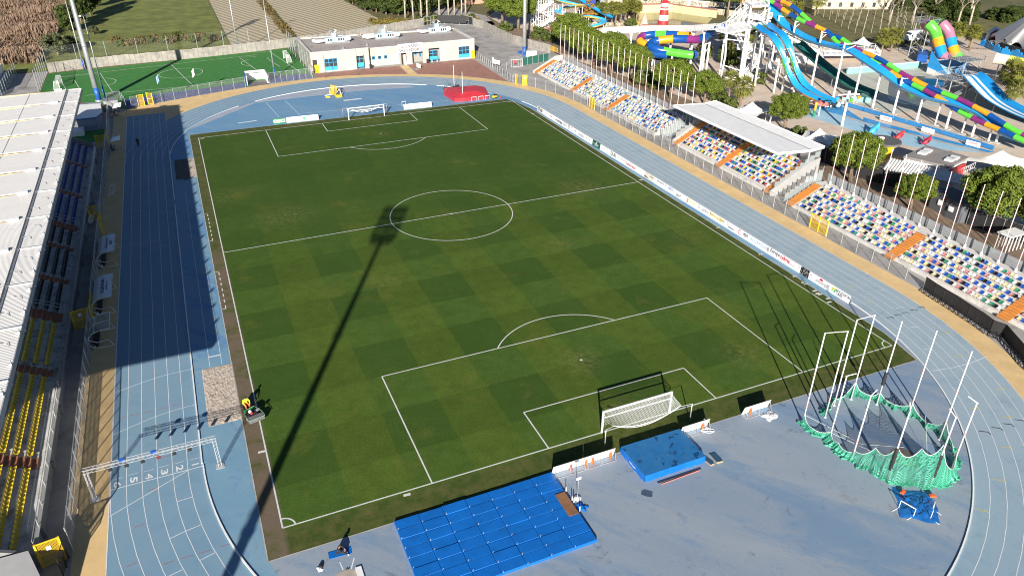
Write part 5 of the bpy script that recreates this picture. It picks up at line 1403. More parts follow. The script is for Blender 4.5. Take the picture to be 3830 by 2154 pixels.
def person(label, loc, rz, J, top, legs, hair, shoe=None, sleeves=True, gloves=None):
    """J: joint positions in the person's own frame (x right, y ahead, z up)"""
    t = thing('person', label, 'person', loc, rz, local=True)
    v = {k: Vector(p) for k, p in J.items()}
    ch = [[('pel', v['pel'], .13), ('waist', v['pel'].lerp(v['chest'], .45), .115), ('chest', v['chest'], .135), ('neck', v['neck'], .055), ('jaw', v['neck'].lerp(v['head'], .55), .075), ('head', v['head'], .098), ('crown', v['head'] + (v['head'] - v['neck']).normalized() * .08, .075)]]
    fw = v.get('face', Vector((0, 1, 0)))
    ch.append([('head', v['head'], .098), ('nose', v['head'] + fw * .105 - Vector((0, 0, .03)), .016)])
    for s in 'lr':
        ch.append([('chest', v['chest'], .135), ('sh' + s, v['sh' + s], .065), ('el' + s, v['el' + s], .046), ('wr' + s, v['wr' + s], .032), ('pa' + s, v['wr' + s] + (v['wr' + s] - v['el' + s]).normalized() * .085, .034)])
        d = (v['wr' + s] - v['el' + s]).normalized(); sd = d.cross(Vector((0, 0, 1)))
        sd = sd.normalized() if sd.length > .1 else Vector((1, 0, 0)); dn = d.cross(sd); pa = v['wr' + s] + d * .085
        for k in range(4):
            b0 = pa + sd * (.030 - .02 * k) + d * .015; L = (.036, .042, .040, .030)[k]
            ch.append([('pa' + s, pa, .034), (s + 'f%da' % k, b0 + d * L, .009), (s + 'f%db' % k, b0 + d * L * 1.8 + dn * .018, .008)])
        ch.append([('pa' + s, pa, .034), (s + 'ta', v['wr' + s] + d * .05 + sd * .045, .011), (s + 'tb', v['wr' + s] + d * .085 + sd * .055, .009)])
        ch.append([('pel', v['pel'], .13), ('hip' + s, v['hip' + s], .088), ('kn' + s, v['kn' + s], .062), ('an' + s, v['an' + s], .042), ('toe' + s, v['toe' + s], .040)])
    skinned('body', ch, SKIN, t)
    g = .022
    sh = [[('pel', v['pel'] + Vector((0, 0, .02)), .14 + g), ('waist', v['pel'].lerp(v['chest'], .45), .12 + g), ('chest', v['chest'], .14 + g), ('nb', v['chest'].lerp(v['neck'], .7), .075 + g)]]
    for s in 'lr': sh.append([('chest', v['chest'], .14 + g), ('sh' + s, v['sh' + s], .068 + g), ('el' + s, v['el' + s], .05 + g)] + ([('wr' + s, v['wr' + s], .036 + g)] if sleeves else []))
    skinned('jacket', sh, top, t)
    tr = []
    for s in 'lr': tr.append([('pel', v['pel'], .13 + g), ('hip' + s, v['hip' + s], .092 + g), ('kn' + s, v['kn' + s], .066 + g), ('an' + s, v['an' + s] , .048 + g)])
    skinned('trousers', tr, legs, t)
    for s in 'lr': skinned('shoe', [[('a', v['an' + s] + Vector((0, 0, -.02)), .056), ('b', v['an' + s].lerp(v['toe' + s], .6), .05), ('c', v['toe' + s], .045)]], shoe or BLACK, t)
    up = (v['head'] - v['neck']).normalized()
    m = MB(); m.ball(v['head'] + up * .035 - fw * .022, .112, 1, 1.02, .95, 7); m.build('hair', hair, t, (0, 0, 0), True)
    m = MB()
    rt = fw.cross(Vector((0, 0, 1))).normalized()
    for s in (-1, 1): m.ball(v['head'] + fw * .094 + rt * s * .034 + Vector((0, 0, .0)), .012, n=4)
    m.obx(v['head'] + fw * .094 - Vector((0, 0, .062)), (.05, .012, .01), math.atan2(-fw.x, fw.y)); m.build('face_features', M('dark_feature', (.08, .03, .03), .1, 4, .5), t, (0, 0, 0), True)
    return t


HAIR = M('dark_hair', (.015, .010, .008), .2, 9, .6)
STAND = dict(pel=(0, 0, .95), chest=(0, .02, 1.32), neck=(0, .02, 1.50), head=(0, .05, 1.66), shl=(-.19, .01, 1.42), shr=(.19, .01, 1.42), ell=(-.26, .04, 1.14), elr=(.25, .10, 1.15), wrl=(-.20, .22, .98), wrr=(.12, .32, 1.22),
             hipl=(-.09, 0, .90), hipr=(.09, 0, .90), knl=(-.11, .04, .50), knr=(.12, .06, .50), anl=(-.12, -.02, .09), anr=(.13, .02, .09), toel=(-.13, .15, .04), toer=(.15, .19, .04))
BLK = M('black_cloth', (.016, .016, .019), .2, 5, .85)
person('person in dark clothes standing on the shaded far end of the straight track', (-43.0, 51.0, lz(3)), R(200), STAND, BLK, M('dark_trousers', (.02, .022, .03), .2, 5, .85), HAIR)
SIT = dict(pel=(0, 0, .16), chest=(.02, .10, .52), neck=(.03, .17, .68), head=(.05, .26, .80), shl=(-.18, .13, .60), shr=(.20, .13, .60), ell=(-.26, .34, .42), elr=(.28, .34, .42), wrl=(-.08, .50, .40), wrr=(.14, .52, .40),
           hipl=(-.11, .05, .15), hipr=(.11, .05, .15), knl=(-.22, .46, .38), knr=(.24, .47, .40), anl=(-.08, .62, .09), anr=(.16, .78, .09), toel=(-.04, .78, .05), toer=(.20, .92, .05), face=Vector((.1, .95, -.25)).normalized())
MAT_P = (-28.95, -56.45)
m = MB(); m.add([(p[0], p[1], z) for z in (.015, .065) for p in ((-29.78, -56.10), (-28.05, -56.18), (-28.12, -56.85), (-29.80, -56.74))], [(3, 2, 1, 0), (4, 5, 6, 7), (0, 1, 5, 4), (1, 2, 6, 5), (2, 3, 7, 6), (3, 0, 4, 7)][::1])
solo('exercise_mat', m, BLUEV, 'small bright blue exercise mat on the near infield under the sitting person', 'mat')
person('person in black sitting with knees drawn up on the small blue mat', (-29.05, -56.42, .06), R(-118), SIT, BLK, BLK, M('brown_hair', (.045, .022, .012), .2, 9, .6), WHITE)
m = MB(); m.ball((-30.5, -57.15, .12), .16, 1, 1.6, .7, 6); solo('backpack', m, BLACK, 'black backpack lying on the near infield left of the sitting person', 'bag', smooth=True)
crumple('white_jacket', (-30.62, -57.35), .2, .28, .3, .14, WHITE, 'crumpled white jacket under the black backpack', 'jacket', 8, 3)
m = MB(); m.sheet(arc((-29.0, -59.3), 1.14, 0, 2 * PI, 40)[:-1], lz(5)); struct('shot_put_circle', m, M('circle_slab', (.40, .35, .30), .15, 1.3, .85, dirt=((.26, .22, .18), 1.5, .5, .6)))
m = MB(); line(m, [(-29.13, -57.3), (-29.05, -58.2)], .09, lz(5)); line(m, [(-28.05, -57.35), (-28.5, -58.3)], .09, lz(5)); struct('sector_lines', m, WHITE_TRACK)
m = MB(); m.bx(-28.2, -59.6, .03, -27.75, -58.35, .13); solo('toe_board', m, WHITE, 'white toe board along the right rim of the shot put circle', 'board')
m = MB(); m.ball((-28.80, -58.2, .08), .05, .7, 1.8, .7, 5); m.ball((-28.66, -58.22, .08), .05, .7, 1.8, .7, 5); solo('pair_of_shoes', m, BLACK, 'pair of dark shoes on the edge of the shot put circle', 'shoes', smooth=True)
# mower and its driver
t = thing('pitch_mower', 'green ride-on pitch mower with wide grey grass box on the left touchline', 'mower', (-33.1, -37.0, 0), R(14), local=True)
MG = M('mower_green', (.02, .33, .05), .12, 2, .4)
m = MB(); m.bx(-.72, -1.4, .3, .72, -.8, .66); m.bx(-.69, -1.37, .66, .69, -.83, .70); m.build('grass_box', M('grey_box', (.15, .15, .155), .15, 2, .6), t, (0, 0, 0))
m = MB()
for a, b_ in [((-.76, -1.45, .72), (.76, -1.45, .72)), ((-.76, -1.45, .72), (-.76, -.3, .74)), ((-.76, -.3, .74), (-.4, .35, .72)), ((.76, -1.45, .72), (.76, -.7, .72)), ((-.4, .35, .72), (.45, .5, .72)), ((.76, -.7, .72), (.45, .5, .72))]: m.bar(a, b_, .04)
m.build('frame_rail', M('pale_green_rail', (.22, .36, .25), .1, 2, .5), t, (0, 0, 0))
m = MB(); m.bx(-.45, -.7, .3, .45, .3, .62); m.bx(-.3, -.65, .62, .3, -.1, .85); m.build('engine_deck', BLACK, t, (0, 0, 0))
m = MB(); m.bx(-.55, .35, .4, .55, .62, .55); m.bx(-.5, .36, .55, .5, .58, .62, 0); m.build('green_bar', MG, t, (0, 0, 0))
m = MB(); m.ball((-.25, -.45, .98), .17, 1, 1, 1, 6); m.build('white_cap', WHITE, t, (0, 0, 0), True); m = MB(); m.ball((-.2, -.68, .92), .14, 1, 1, 1, 6); m.build('red_tank', REDM, t, (0, 0, 0), True)
m = MB(); m.obx((.45, -.55, .95), (.3, .2, .14), .4); m.build('control_box', GALV, t, (0, 0, 0))
for x in (-.5, .5):
    m = MB(); m.tube([(x - .1, .0, .26), (x + .1, .0, .26)], .26, 14); m.build('wheel', BLACK, t, (0, 0, 0))
m = MB(); m.tube([(-.7, -.35, .15), (.7, -.35, .15)], .15, 12); m.build('roller', GALV_D, t, (0, 0, 0))
RIDE = dict(pel=(0, 0, .62), chest=(0, .04, .98), neck=(0, .06, 1.15), head=(0, .10, 1.31), shl=(-.20, .04, 1.07), shr=(.20, .04, 1.07), ell=(-.32, .22, .86), elr=(.32, .22, .86), wrl=(-.24, .46, .78), wrr=(.24, .46, .78),
            hipl=(-.1, .04, .60), hipr=(.1, .04, .60), knl=(-.18, .44, .62), knr=(.18, .44, .62), anl=(-.16, .52, .22), anr=(.16, .52, .22), toel=(-.17, .68, .18), toer=(.17, .68, .18))
person('person in a fluorescent yellow jacket and orange trousers sitting behind the green mower', (-33.45, -35.55, .02), R(194), RIDE, M('hivis_yellow', (.62, .85, .03), .08, 5, .7), M('orange_trousers', (.70, .17, .03), .1, 5, .8), HAIR, None)
m = MB(); m.bx(-33.75, -35.75, .02, -33.15, -35.2, .46); m.bx(-33.75, -35.25, .46, -33.15, -35.2, .85)
m.obx((-33.4, -36.1, .25), (.7, .5, .2), .2); solo('mower_seat', m, BLACK, 'black trailing seat on which the mower driver sits', 'seat')

# ---- main stand
ms = thing('main_grandstand', 'long main grandstand with white metal roof along the left straight', 'stand', (-55, -1, 0))
Y0, Y1 = -50.9, 48.7
def corr_mat(name, col):
    t = NT(name); x, y, z = t.sep(); w = t.math('SINE', t.math('MULTIPLY', y, 25.0)); n = t.noise(.5, 5, .6)
    c = t.mix(t.ramp(n, [(.45, 0.0), (.75, .5)]), col, tuple(k * .86 for k in col))
    st = t.noise(.9, 5, .7, t.scaled(.25, 6, 1)); c = t.mix(t.ramp(st, [(.62, 0.0), (.78, .25)]), c, (.45, .44, .42))
    seam = t.math('LESS_THAN', t.math('FRACT', t.math('DIVIDE', t.math('ADD', y, 1000), 1.02)), .03)
    c = t.mix(t.math('MULTIPLY', seam, .18), c, (.4, .4, .4))
    return t.fin(c, .5, 0, w, .35, .03)
CORR = corr_mat('corrugated_white', (.82, .80, .765))
PW_WOOD = M('pale_timber', (.72, .58, .32), .15, 1.0, .7, dirt=((.34, .28, .14), .7, .5, .6))
BEAMS = [48.55 - 8.18 * k for k in range(13)]
STEPM = M('stand_concrete', (.58, .58, .57), .2, .6, .85, dirt=((.16, .16, .155), .9, .5, .7))
for k, yb in enumerate(BEAMS):
    ya = BEAMS[k + 1] if k + 1 < len(BEAMS) else Y0 - 1.0
    ya2 = max(ya, Y0)
    m = MB()
    m.add([(-51.6, yb - .16, 12.12), (-63, yb - 1.1, 11.86), (-63, ya2 + 1.1, 11.86), (-51.6, ya2 + .16, 12.12), (-51.6, yb - .16, 12.02), (-63, yb - 1.1, 11.76), (-63, ya2 + 1.1, 11.76), (-51.6, ya2 + .16, 12.02)], [(3, 2, 1, 0), (4, 5, 6, 7), (0, 1, 5, 4), (2, 3, 7, 6), (1, 2, 6, 5), (3, 0, 4, 7)])
    m.add([(-49.35, yb - .05, 12.0), (-51.35, yb - .05, 12.06), (-51.35, ya2 + .05, 12.06), (-49.35, ya2 + .05, 12.0), (-49.35, yb - .05, 11.9), (-51.35, yb - .05, 11.96), (-51.35, ya2 + .05, 11.96), (-49.35, ya2 + .05, 11.9)], [(3, 2, 1, 0), (4, 5, 6, 7), (0, 1, 5, 4), (2, 3, 7, 6), (1, 2, 6, 5), (3, 0, 4, 7)])
    m.bar((-57.0, yb - .3, 12.01), (-57.0, ya2 + .3, 12.01), .05, .03, 1)
    for (xx, u) in ((-50.2, .35), (-50.8, .7)):
        yy = yb + (ya2 - yb) * u; m.tube([(xx - .5, yy + .5, 12.12), (xx - .2, yy + .35, 12.09), (xx + .1, yy + .4, 12.11), (xx + .3, yy - .2, 12.08)], .022, 4, True, 1)
    if ya2 < yb - .5: m.build('roof_panel', [CORR, GALV_D], ms)
    m = MB(); m.add([(-52.2, yb + .14, 12.0), (-52.2, yb - .14, 12.0), (-63, yb - .8, 11.72), (-63, yb + .8, 11.72), (-52.2, yb + .14, 11.5), (-52.2, yb - .14, 11.5), (-63, yb - .8, 10.9), (-63, yb + .8, 10.9)], [(0, 3, 2, 1), (4, 5, 6, 7), (0, 4, 7, 3), (1, 2, 6, 5), (0, 1, 5, 4), (2, 3, 7, 6)])
    m.bx(-63, yb - .12, 11.7, -52.4, yb + .12, 11.98); bm_ = m.build('roof_beam', PW_WOOD, ms)
    m = MB(); m.obx((-52.75, yb, 12.2), (1.1, .5, .26)); m.build('beam_cap', WHITE, bm_, ORG[ms.name])
    m = MB(); m.bar((-52.2, yb, 12.1), (-49.3, yb, 12.07), .16, .1); m.bar((-49.7, yb, 12.0), (-49.15, yb, 11.55), .10); m.build('edge_bracket', GALV, ms)
m = MB()
for dx in (-.1, .1): m.bar((-51.48 + dx, Y0, 12.14), (-51.48 + dx, Y1, 12.14), .05, .06)
m.bx(-51.62, Y0, 11.98, -51.34, Y1, 12.04, 1); y = Y0
while y < Y1: m.bx(-51.6, y, 12.1, -51.36, y + .04, 12.13); y += .5
m.build('roof_gutter', [GALV_D, GALV], ms)
m = MB(); m.bx(-63, Y0, 11.40, -49.4, Y1, 11.48); m.build('roof_soffit', GALV_D, ms)
m = MB(); m.bx(-49.36, Y0, 11.4, -49.28, Y1, 12.03); m.build('front_fascia', M('fascia_grey', (.33, .34, .36), .1, .8, .5), ms)
fl = MB(); fl.tube([(.0, -.2, .25), (.06, -.2, .25)], .20, 14); fl.tube([(-.16, -.2, .25), (.0, -.2, .25)], [.10, .19], 12); fl.bar((-.4, 0, .03), (.05, 0, .12), .05); fl.tube([(.05, .12, .12), (.0, .22, .3), (-.05, .1, .45), (-.05, -.1, .5)], .025, 5)
fme = fl.mesh('floodlight', GALV)
for k in range(25):
    yy = 47.0 - 4.09 * k
    if yy > Y0: inst('floodlight', fme, ms, (-49.35 + random.uniform(-.05, .1), yy + random.uniform(-.5, .5), 12.02))
for k in range(7):
    yb = BEAMS[k * 2]
    m = MB(); m.bar((-62.6, yb, 0), (-62.6, yb, 11.3), .5, .35); m.build('column', CONC, ms)
m = MB(); m.bx(-63.2, Y0, 0, -62.9, Y1, 11.35); m.build('back_wall', CONC, ms)
m = MB(); SX = -50.75; SD = .88; SR = .5; SZ = 1.05
NR = 9
for k in range(NR): m.bx(SX - k * SD, -48.5, 0, SX - (k + 1) * SD, 51.2, SZ + k * SR)
m.bx(-50.0, -48.5, 0, SX, 51.2, .92); m.build('terracing', STEPM, ms)
m = MB(); m.bx(-50.0, -48.5, 0, -49.82, 51.2, 1.12); m.bx(-50.06, -48.5, 1.12, -49.76, 51.2, 1.2, 1)
y = -46
while y < 50: m.bx(-49.82, y, 0, -49.55, y + .25, .95); y += 8.2
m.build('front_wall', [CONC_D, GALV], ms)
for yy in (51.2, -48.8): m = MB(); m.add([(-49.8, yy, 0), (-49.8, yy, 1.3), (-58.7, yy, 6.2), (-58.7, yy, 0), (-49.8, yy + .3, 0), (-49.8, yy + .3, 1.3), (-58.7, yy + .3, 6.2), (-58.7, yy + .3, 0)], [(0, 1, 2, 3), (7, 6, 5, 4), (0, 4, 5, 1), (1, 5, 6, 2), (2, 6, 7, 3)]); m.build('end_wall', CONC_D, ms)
steps = [(G('D', 1190, 440, 2.0).y, 1.0), (G('D', 1100, 880, 2.0).y, 1.0), (13.6, 1.9), (6.6, 1.0), (-3.0, 1.1), (-12.0, 2.0), (-23.4, 1.2), (-37.6, 1.4)]
for yy, w_ in steps:
    s = MB()
    for k in range(NR):
        for q in range(2):
            s.bx(SX - k * SD - q * SD / 2 + (.03 if q == 0 else 0), yy - w_ / 2, SZ + k * SR - .30, SX - k * SD - (q + 1) * SD / 2, yy + w_ / 2, SZ + k * SR + .03 + q * SR / 2)
    s.build('stair', BROWN, ms)
for yy in (14.6, -10.9):
    m = MB()
    for zz in (.55, 1.0): m.bar((-50.3, yy, 1.0 + zz), (-57, yy, 1.0 + zz + 3.4), .05)
    for k in range(7): xx = -50.3 - k * 1.1; m.bar((xx, yy, .9 + k * .56), (xx, yy, 2.0 + k * .56), .05)
    m.build('handrail', GALV, ms)
m = MB()
for zz in (1.55, 1.95): m.bar((-49.92, -48, zz), (-49.92, 51, zz), .045)
y = -48
while y < 51: m.bar((-49.92, y, 1.2), (-49.92, y, 1.97), .045); y += 2.4
m.build('front_rail', GALV, ms)
spots = []
for k in range(NR - 2):
    y = -48.0
    while y < 50.7:
        if all(abs(y - yy) > w_ / 2 + .3 for yy, w_ in steps): spots.append((SX - k * SD - .52, y, SZ + k * SR + .30))
        y += .52
place_seats(ms, spots, [PYL, PBK, PDB], 1, lambda i, x, y, z: 0 if y < -12.5 else (1 if y < 13.6 else 2), lambda p: (p[0] + 50.5) ** 2 * 9 + (p[1] + 44) ** 2)
# left fence and its near end
fence('perimeter_fence', 'tall wire fence with top rail along the left side of the yellow strip, near part', [(-47.62, -48.2), (-47.72, -13.0)], 2.5, 2.35, WIRE_D, GALV, True, .05, low=mesh_mat('close_mesh', (.34, .36, .37), .5, .06))
fence('perimeter_fence', 'tall wire fence with top rail along the left side of the yellow strip, far part', [(-47.72, -9.6), (-47.8, 12.5)], 2.5, 2.35, WIRE_D, GALV, True, .05, low=MATS['close_mesh'])
fence('perimeter_fence', 'tall wire fence with top rail beside the blue seats of the main stand', [(-47.75, 15.1), (-48.1, 53.4)], 2.5, 2.35, WIRE, GALV, True, .05)
fence('perimeter_fence', 'tall wire fence with top rail between the main stand end and the floodlight mast', [(-48.0, 56.6), (-48.6, 78), (-49.0, 83.5), (-46.4, 84.6), (-45.4, 79.2)], 2.5, 2.35, WIRE, GALV, True, .05)
t = thing('kiosk', 'low flat-roofed grey-white kiosk at the near end of the main stand', 'kiosk', (-52.5, -48.5, 0))
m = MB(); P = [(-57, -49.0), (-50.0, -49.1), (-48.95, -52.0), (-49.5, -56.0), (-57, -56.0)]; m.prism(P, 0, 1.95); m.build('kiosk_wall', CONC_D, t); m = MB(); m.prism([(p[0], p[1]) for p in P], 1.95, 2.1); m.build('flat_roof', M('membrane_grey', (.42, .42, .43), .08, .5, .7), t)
P = G('31', 160, 1350, 2.1)
t = thing('timber_stair', 'orange timber stair cut by the bottom left corner', 'stair', (-51, -53, 2.1)); m = MB()
for k in range(9): q = GY('31', 0, 1372, -51); m.bx(-56, -51.55 - k * .3, 2.11 + .02 * k, -51.35, -51.30 - k * .3, 2.19 + .02 * k)
m.build('timber_step', ORANGE, t)
P = gp('31', (522, 1312), (505, 1380), (480, 1449)); fence('screened_fence', 'dark mesh fence curving round the bottom of the yellow mesh gate', P, 1.9, .9, WIRE_B, BLACK)
# white roofed cabin and water tank between stand and mast
t = thing('white_cabin', 'low cabin with white flat roof and blue trim beyond the main stand', 'cabin', (-52, 70, 0))
m = MB(); m.prism([(-53.6, 65.6), (-50.2, 65.6), (-49.4, 68.6), (-49.9, 75.0), (-53.8, 75.8)], 0, 2.3); m.build('cabin_wall', M('cabin_wall', (.20, .24, .33), .1, .6, .7), t)
m = MB(); m.prism([(-53.8, 65.3), (-50.1, 65.3), (-49.1, 68.5), (-49.7, 75.3), (-54.0, 76.1)], 2.3, 2.52, 1, 0); m.build('white_roof', [WHITE, BLUEM], t)
m = MB()
for k in range(22): m.obx((-54.0 + .2 * k, 76.9, 1.2), (.12, 1.2, 2.4))
solo('corrugated_hut', m, GALV, 'corrugated grey hut behind the white cabin beside the floodlight mast', 'hut')
m = MB(); m.bx(-49.3, 77.2, 0, -46.6, 79.6, 2.3); m.bx(-49.4, 77.1, 2.3, -46.5, 79.7, 2.42); solo('metal_box_hut', m, GALV_D, 'small grey metal hut at the foot of the big left floodlight mast', 'hut')
m = MB(); m.sheet([(-55.5, 57.5), (-49.2, 57.5), (-49.2, 65.2), (-55.5, 65.2)], lz(2)); struct('grass_patch', m, GREEN_ART)
m = MB(); m.bx(-55.5, 62.3, .02, -52.6, 64.8, 1.1); solo('white_container', m, WHITE, 'low white container on the grass patch below the white cabin', 'container')
for i, (xx, yy) in enumerate([(-48.95, 24.5), (-49.0, 22.3)]): crumple('white_sheeting', (xx, yy), .5, 1.5, .1, .7, M('pale_sheeting', (.45, .48, .55), .1, .9, .6), 'heap of white sheeting in the passage before the main stand, %s' % ('far one' if i == 0 else 'near one'), 'sheeting', 10, 4 + i)
t = thing('seat_stack', 'white stack of spare seats leaning on the stand wall behind the far dugout', 'seats', (-49.3, 17.6, 0)); m = MB()
for k in range(6): m.obx((-49.25, 16.3 + .55 * k, .55), (.5, .42, .06), 0); m.obx((-49.45, 16.3 + .55 * k, .8), (.06, .42, .5), 0)
m.build('white_seat', M('pale_plastic', (.62, .64, .66), .05, 1, .5), t)

# ---- club building
cb = thing('club_building', 'long low club building of pale concrete with blue windows and a large white sign', 'building', (18, 104, 0))
RENDER_W = M('building_concrete', (.45, .42, .375), .08, .6, .85, dirt=((.34, .315, .275), .35, .5, .6), bstr=.1)
def wall_open(m, x0, x1, z0, z1, y0, y1, ops):
    xs = sorted({x0, x1} | {v_ for o in ops for v_ in (o[0], o[1])})
    for a, b_ in zip(xs, xs[1:]):
        cut = sorted([(o[2], o[3]) for o in ops if o[0] <= a + 1e-6 and o[1] >= b_ - 1e-6]); zc = z0
        for c0_, c1_ in cut:
            if c0_ > zc + 1e-3: m.bx(a, y0, zc, b_, y1, c0_)
            zc = c1_
        if z1 > zc + 1e-3: m.bx(a, y0, zc, b_, y1, z1)
FY = 94.2; BH = 5.0
m = MB()
wall_open(m, -3.4, 11.2, 0, BH, FY, FY + .35, [(-3.0, -1.9, 0, 3.2), (-.1, 3.1, .35, 3.2), (7.9, 10.0, 0, 3.2)])
wall_open(m, 11.2, 19.4, 0, 4.55, FY + 1.4, FY + 1.75, [(12.2, 13.1, 1.6, 2.5), (13.8, 14.7, 1.6, 2.5), (15.4, 16.3, 1.6, 2.5)] + [(11.55, 11.95, 1.6, 2.5)])
wall_open(m, 19.4, 39.8, 0, BH, FY, FY + .35, [(19.5, 21.0, 0, 3.35), (22.5, 25.4, 0, 3.35), (27.0, 30.0, 0, 3.5), (35.3, 38.4, .4, 3.3)])
m.bx(-3.4, FY + .35, 0, -3.05, 113.6, BH); m.bx(39.45, FY + .35, 0, 39.8, 110.2, BH); m.bx(10.9, FY + .35, 0, 11.2, FY + 1.4, BH); m.bx(19.4, FY + .35, 0, 19.7, FY + 1.4, BH)
m.add([(-3.05, 113.3, 0), (39.45, 109.9, 0), (39.45, 109.9, BH), (-3.05, 113.3, BH), (-3.05, 113.6, 0), (39.45, 110.2, 0), (39.45, 110.2, BH), (-3.05, 113.6, BH)], [(0, 1, 2, 3), (7, 6, 5, 4), (3, 2, 6, 7)])
m.build('outer_wall', RENDER_W, cb)
m = MB(); m.bx(-2.95, FY + 1.9, 0, 39.4, FY + 2.1, 4.5); m.build('inner_wall', M('inner_wall', (.30, .29, .27), .1, .6, .85), cb)
ROOFG = M('roof_gravel', (.36, .32, .30), .28, 5, .95, dirt=((.17, .15, .14), .5, .52, .5), bstr=.4)
m = MB(); m.add([(-3.05, FY + .35, 4.62), (11.0, FY + .35, 4.62), (11.0, FY + 1.75, 4.62), (19.5, FY + 1.75, 4.62), (19.5, FY + .35, 4.62), (39.45, FY + .35, 4.62), (39.45, 109.9, 4.62), (-3.05, 113.3, 4.62)], [(0, 1, 2, 3, 4, 5, 6, 7)]); m.build('gravel_roof', ROOFG, cb)
m = MB(); m.bx(-3.46, FY - .04, BH, 11.24, FY + .39, BH + .06); m.bx(19.36, FY - .04, BH, 39.84, FY + .39, BH + .06); m.bx(-3.46, FY + .39, BH, -3.0, 113.6, BH + .06); m.bx(39.4, FY + .39, BH, 39.84, 110.2, BH + .06); m.bx(11.2, FY + 1.36, 4.55, 19.4, FY + 1.8, 4.61); m.build('parapet_cap', M('cap_metal', (.62, .61, .58), .06, .6, .5), cb)
def window(x0, x1, z0, z1, y, nx, nz, solid=0.0, frame=CYAN):
    f = MB(); fw_ = .11
    f.bx(x0, y, z0, x1, y + .08, z0 + fw_); f.bx(x0, y, z1 - fw_, x1, y + .08, z1); f.bx(x0, y, z0 + fw_, x0 + fw_, y + .08, z1 - fw_); f.bx(x1 - fw_, y, z0 + fw_, x1, y + .08, z1 - fw_)
    for k in range(1, nx): xx = x0 + (x1 - x0) * k / nx; f.bx(xx - .05, y + .002, z0 + fw_, xx + .05, y + .078, z1 - fw_)
    zl = z0 + (z1 - z0) * solid
    for k in range(nz): zz = zl + (z1 - zl) * k / nz; f.bx(x0 + fw_, y + .004, zz - .05, x1 - fw_, y + .076, zz + .05) if k or solid else None
    if solid: f.bx(x0 + fw_, y + .02, z0 + fw_, x1 - fw_, y + .06, zl - .05)
    w_ = f.build('window', frame, cb); g_ = MB(); g_.bx(x0 + fw_, y + .045, (zl if solid else z0) + .02, x1 - fw_, y + .055, z1 - fw_); g_.build('pane', GLASS, w_, ORG[cb.name])
window(-.1, 3.1, .35, 3.2, FY + .12, 3, 2, .3); window(7.9, 10.0, .25, 3.2, FY + 1.0, 2, 2, .35); window(35.3, 38.4, .4, 3.3, FY + .12, 3, 2, .3); window(27.2, 29.8, .3, 2.7, FY + 1.2, 2, 2, .35)
for a in (12.2, 13.8, 15.4): window(a, a + .9, 1.6, 2.5, FY + 1.5, 1, 1)
window(23.6, 24.2, 1.9, 3.0, FY + 1.7, 1, 1); window(24.9, 25.4, 1.3, 3.0, FY + 1.7, 1, 1)
m = MB(); m.bx(-3.0, FY + .3, .02, -1.9, FY + .36, 3.15); m.build('dark_door', DARK, cb)
m = MB(); m.obx((20.5, FY - .2, 1.3), (.75, .08, 2.5), -1.0); m.build('open_door', WHITE, cb)
m = MB(); m.bx(-2.7, FY - .12, 0, -1.6, FY - .06, 2.0); m.build('yellow_shutter', YELM, cb); m = MB(); m.bx(38.9, FY - .1, 0, 39.75, FY - .03, 2.1); m.build('yellow_shutter', YELM, cb)
m = MB(); m.bx(30.7, FY - .06, .1, 30.78, FY - .001, 4.2); m.build('downpipe', WHITE, cb)
sg = MB(); sg.bx(18.8, FY - .35, 3.05, 25.4, FY - .12, 5.25); sg.bx(18.75, FY - .36, 5.25, 25.45, FY - .1, 5.33, 1); sg = sg.build('name_sign', [WHITE, M('sign_blue_edge', (.35, .45, .62), .05, 1, .5)], cb)
o = ORG[cb.name]
for body, zz, w_ in (('LIGNANO', 4.66, 4.5), ('SABBIADORO', 3.68, 6.2)): text(body, w_, .8, M('sign_ink', (.03, .04, .07), .05, 1, .5), sg, plane_mtx((22.1 - o[0], FY - .352 - o[1], zz - o[2]), (1, 0, 0), (0, 0, 1)), 'lettering', .006)
for xx in (19.35, 24.85):
    m = MB(); m.strip([(xx - .2, FY - .356, 4.95), (xx + .2, FY - .356, 4.95), (xx + .2, FY - .356, 4.65), (xx, FY - .356, 4.42), (xx - .2, FY - .356, 4.65)], [(xx - .14, FY - .356, 4.89), (xx + .14, FY - .356, 4.89), (xx + .14, FY - .356, 4.67), (xx, FY - .356, 4.5), (xx - .14, FY - .356, 4.67)], 0, True); m.build('crest', TXT_G, sg, ORG[cb.name])
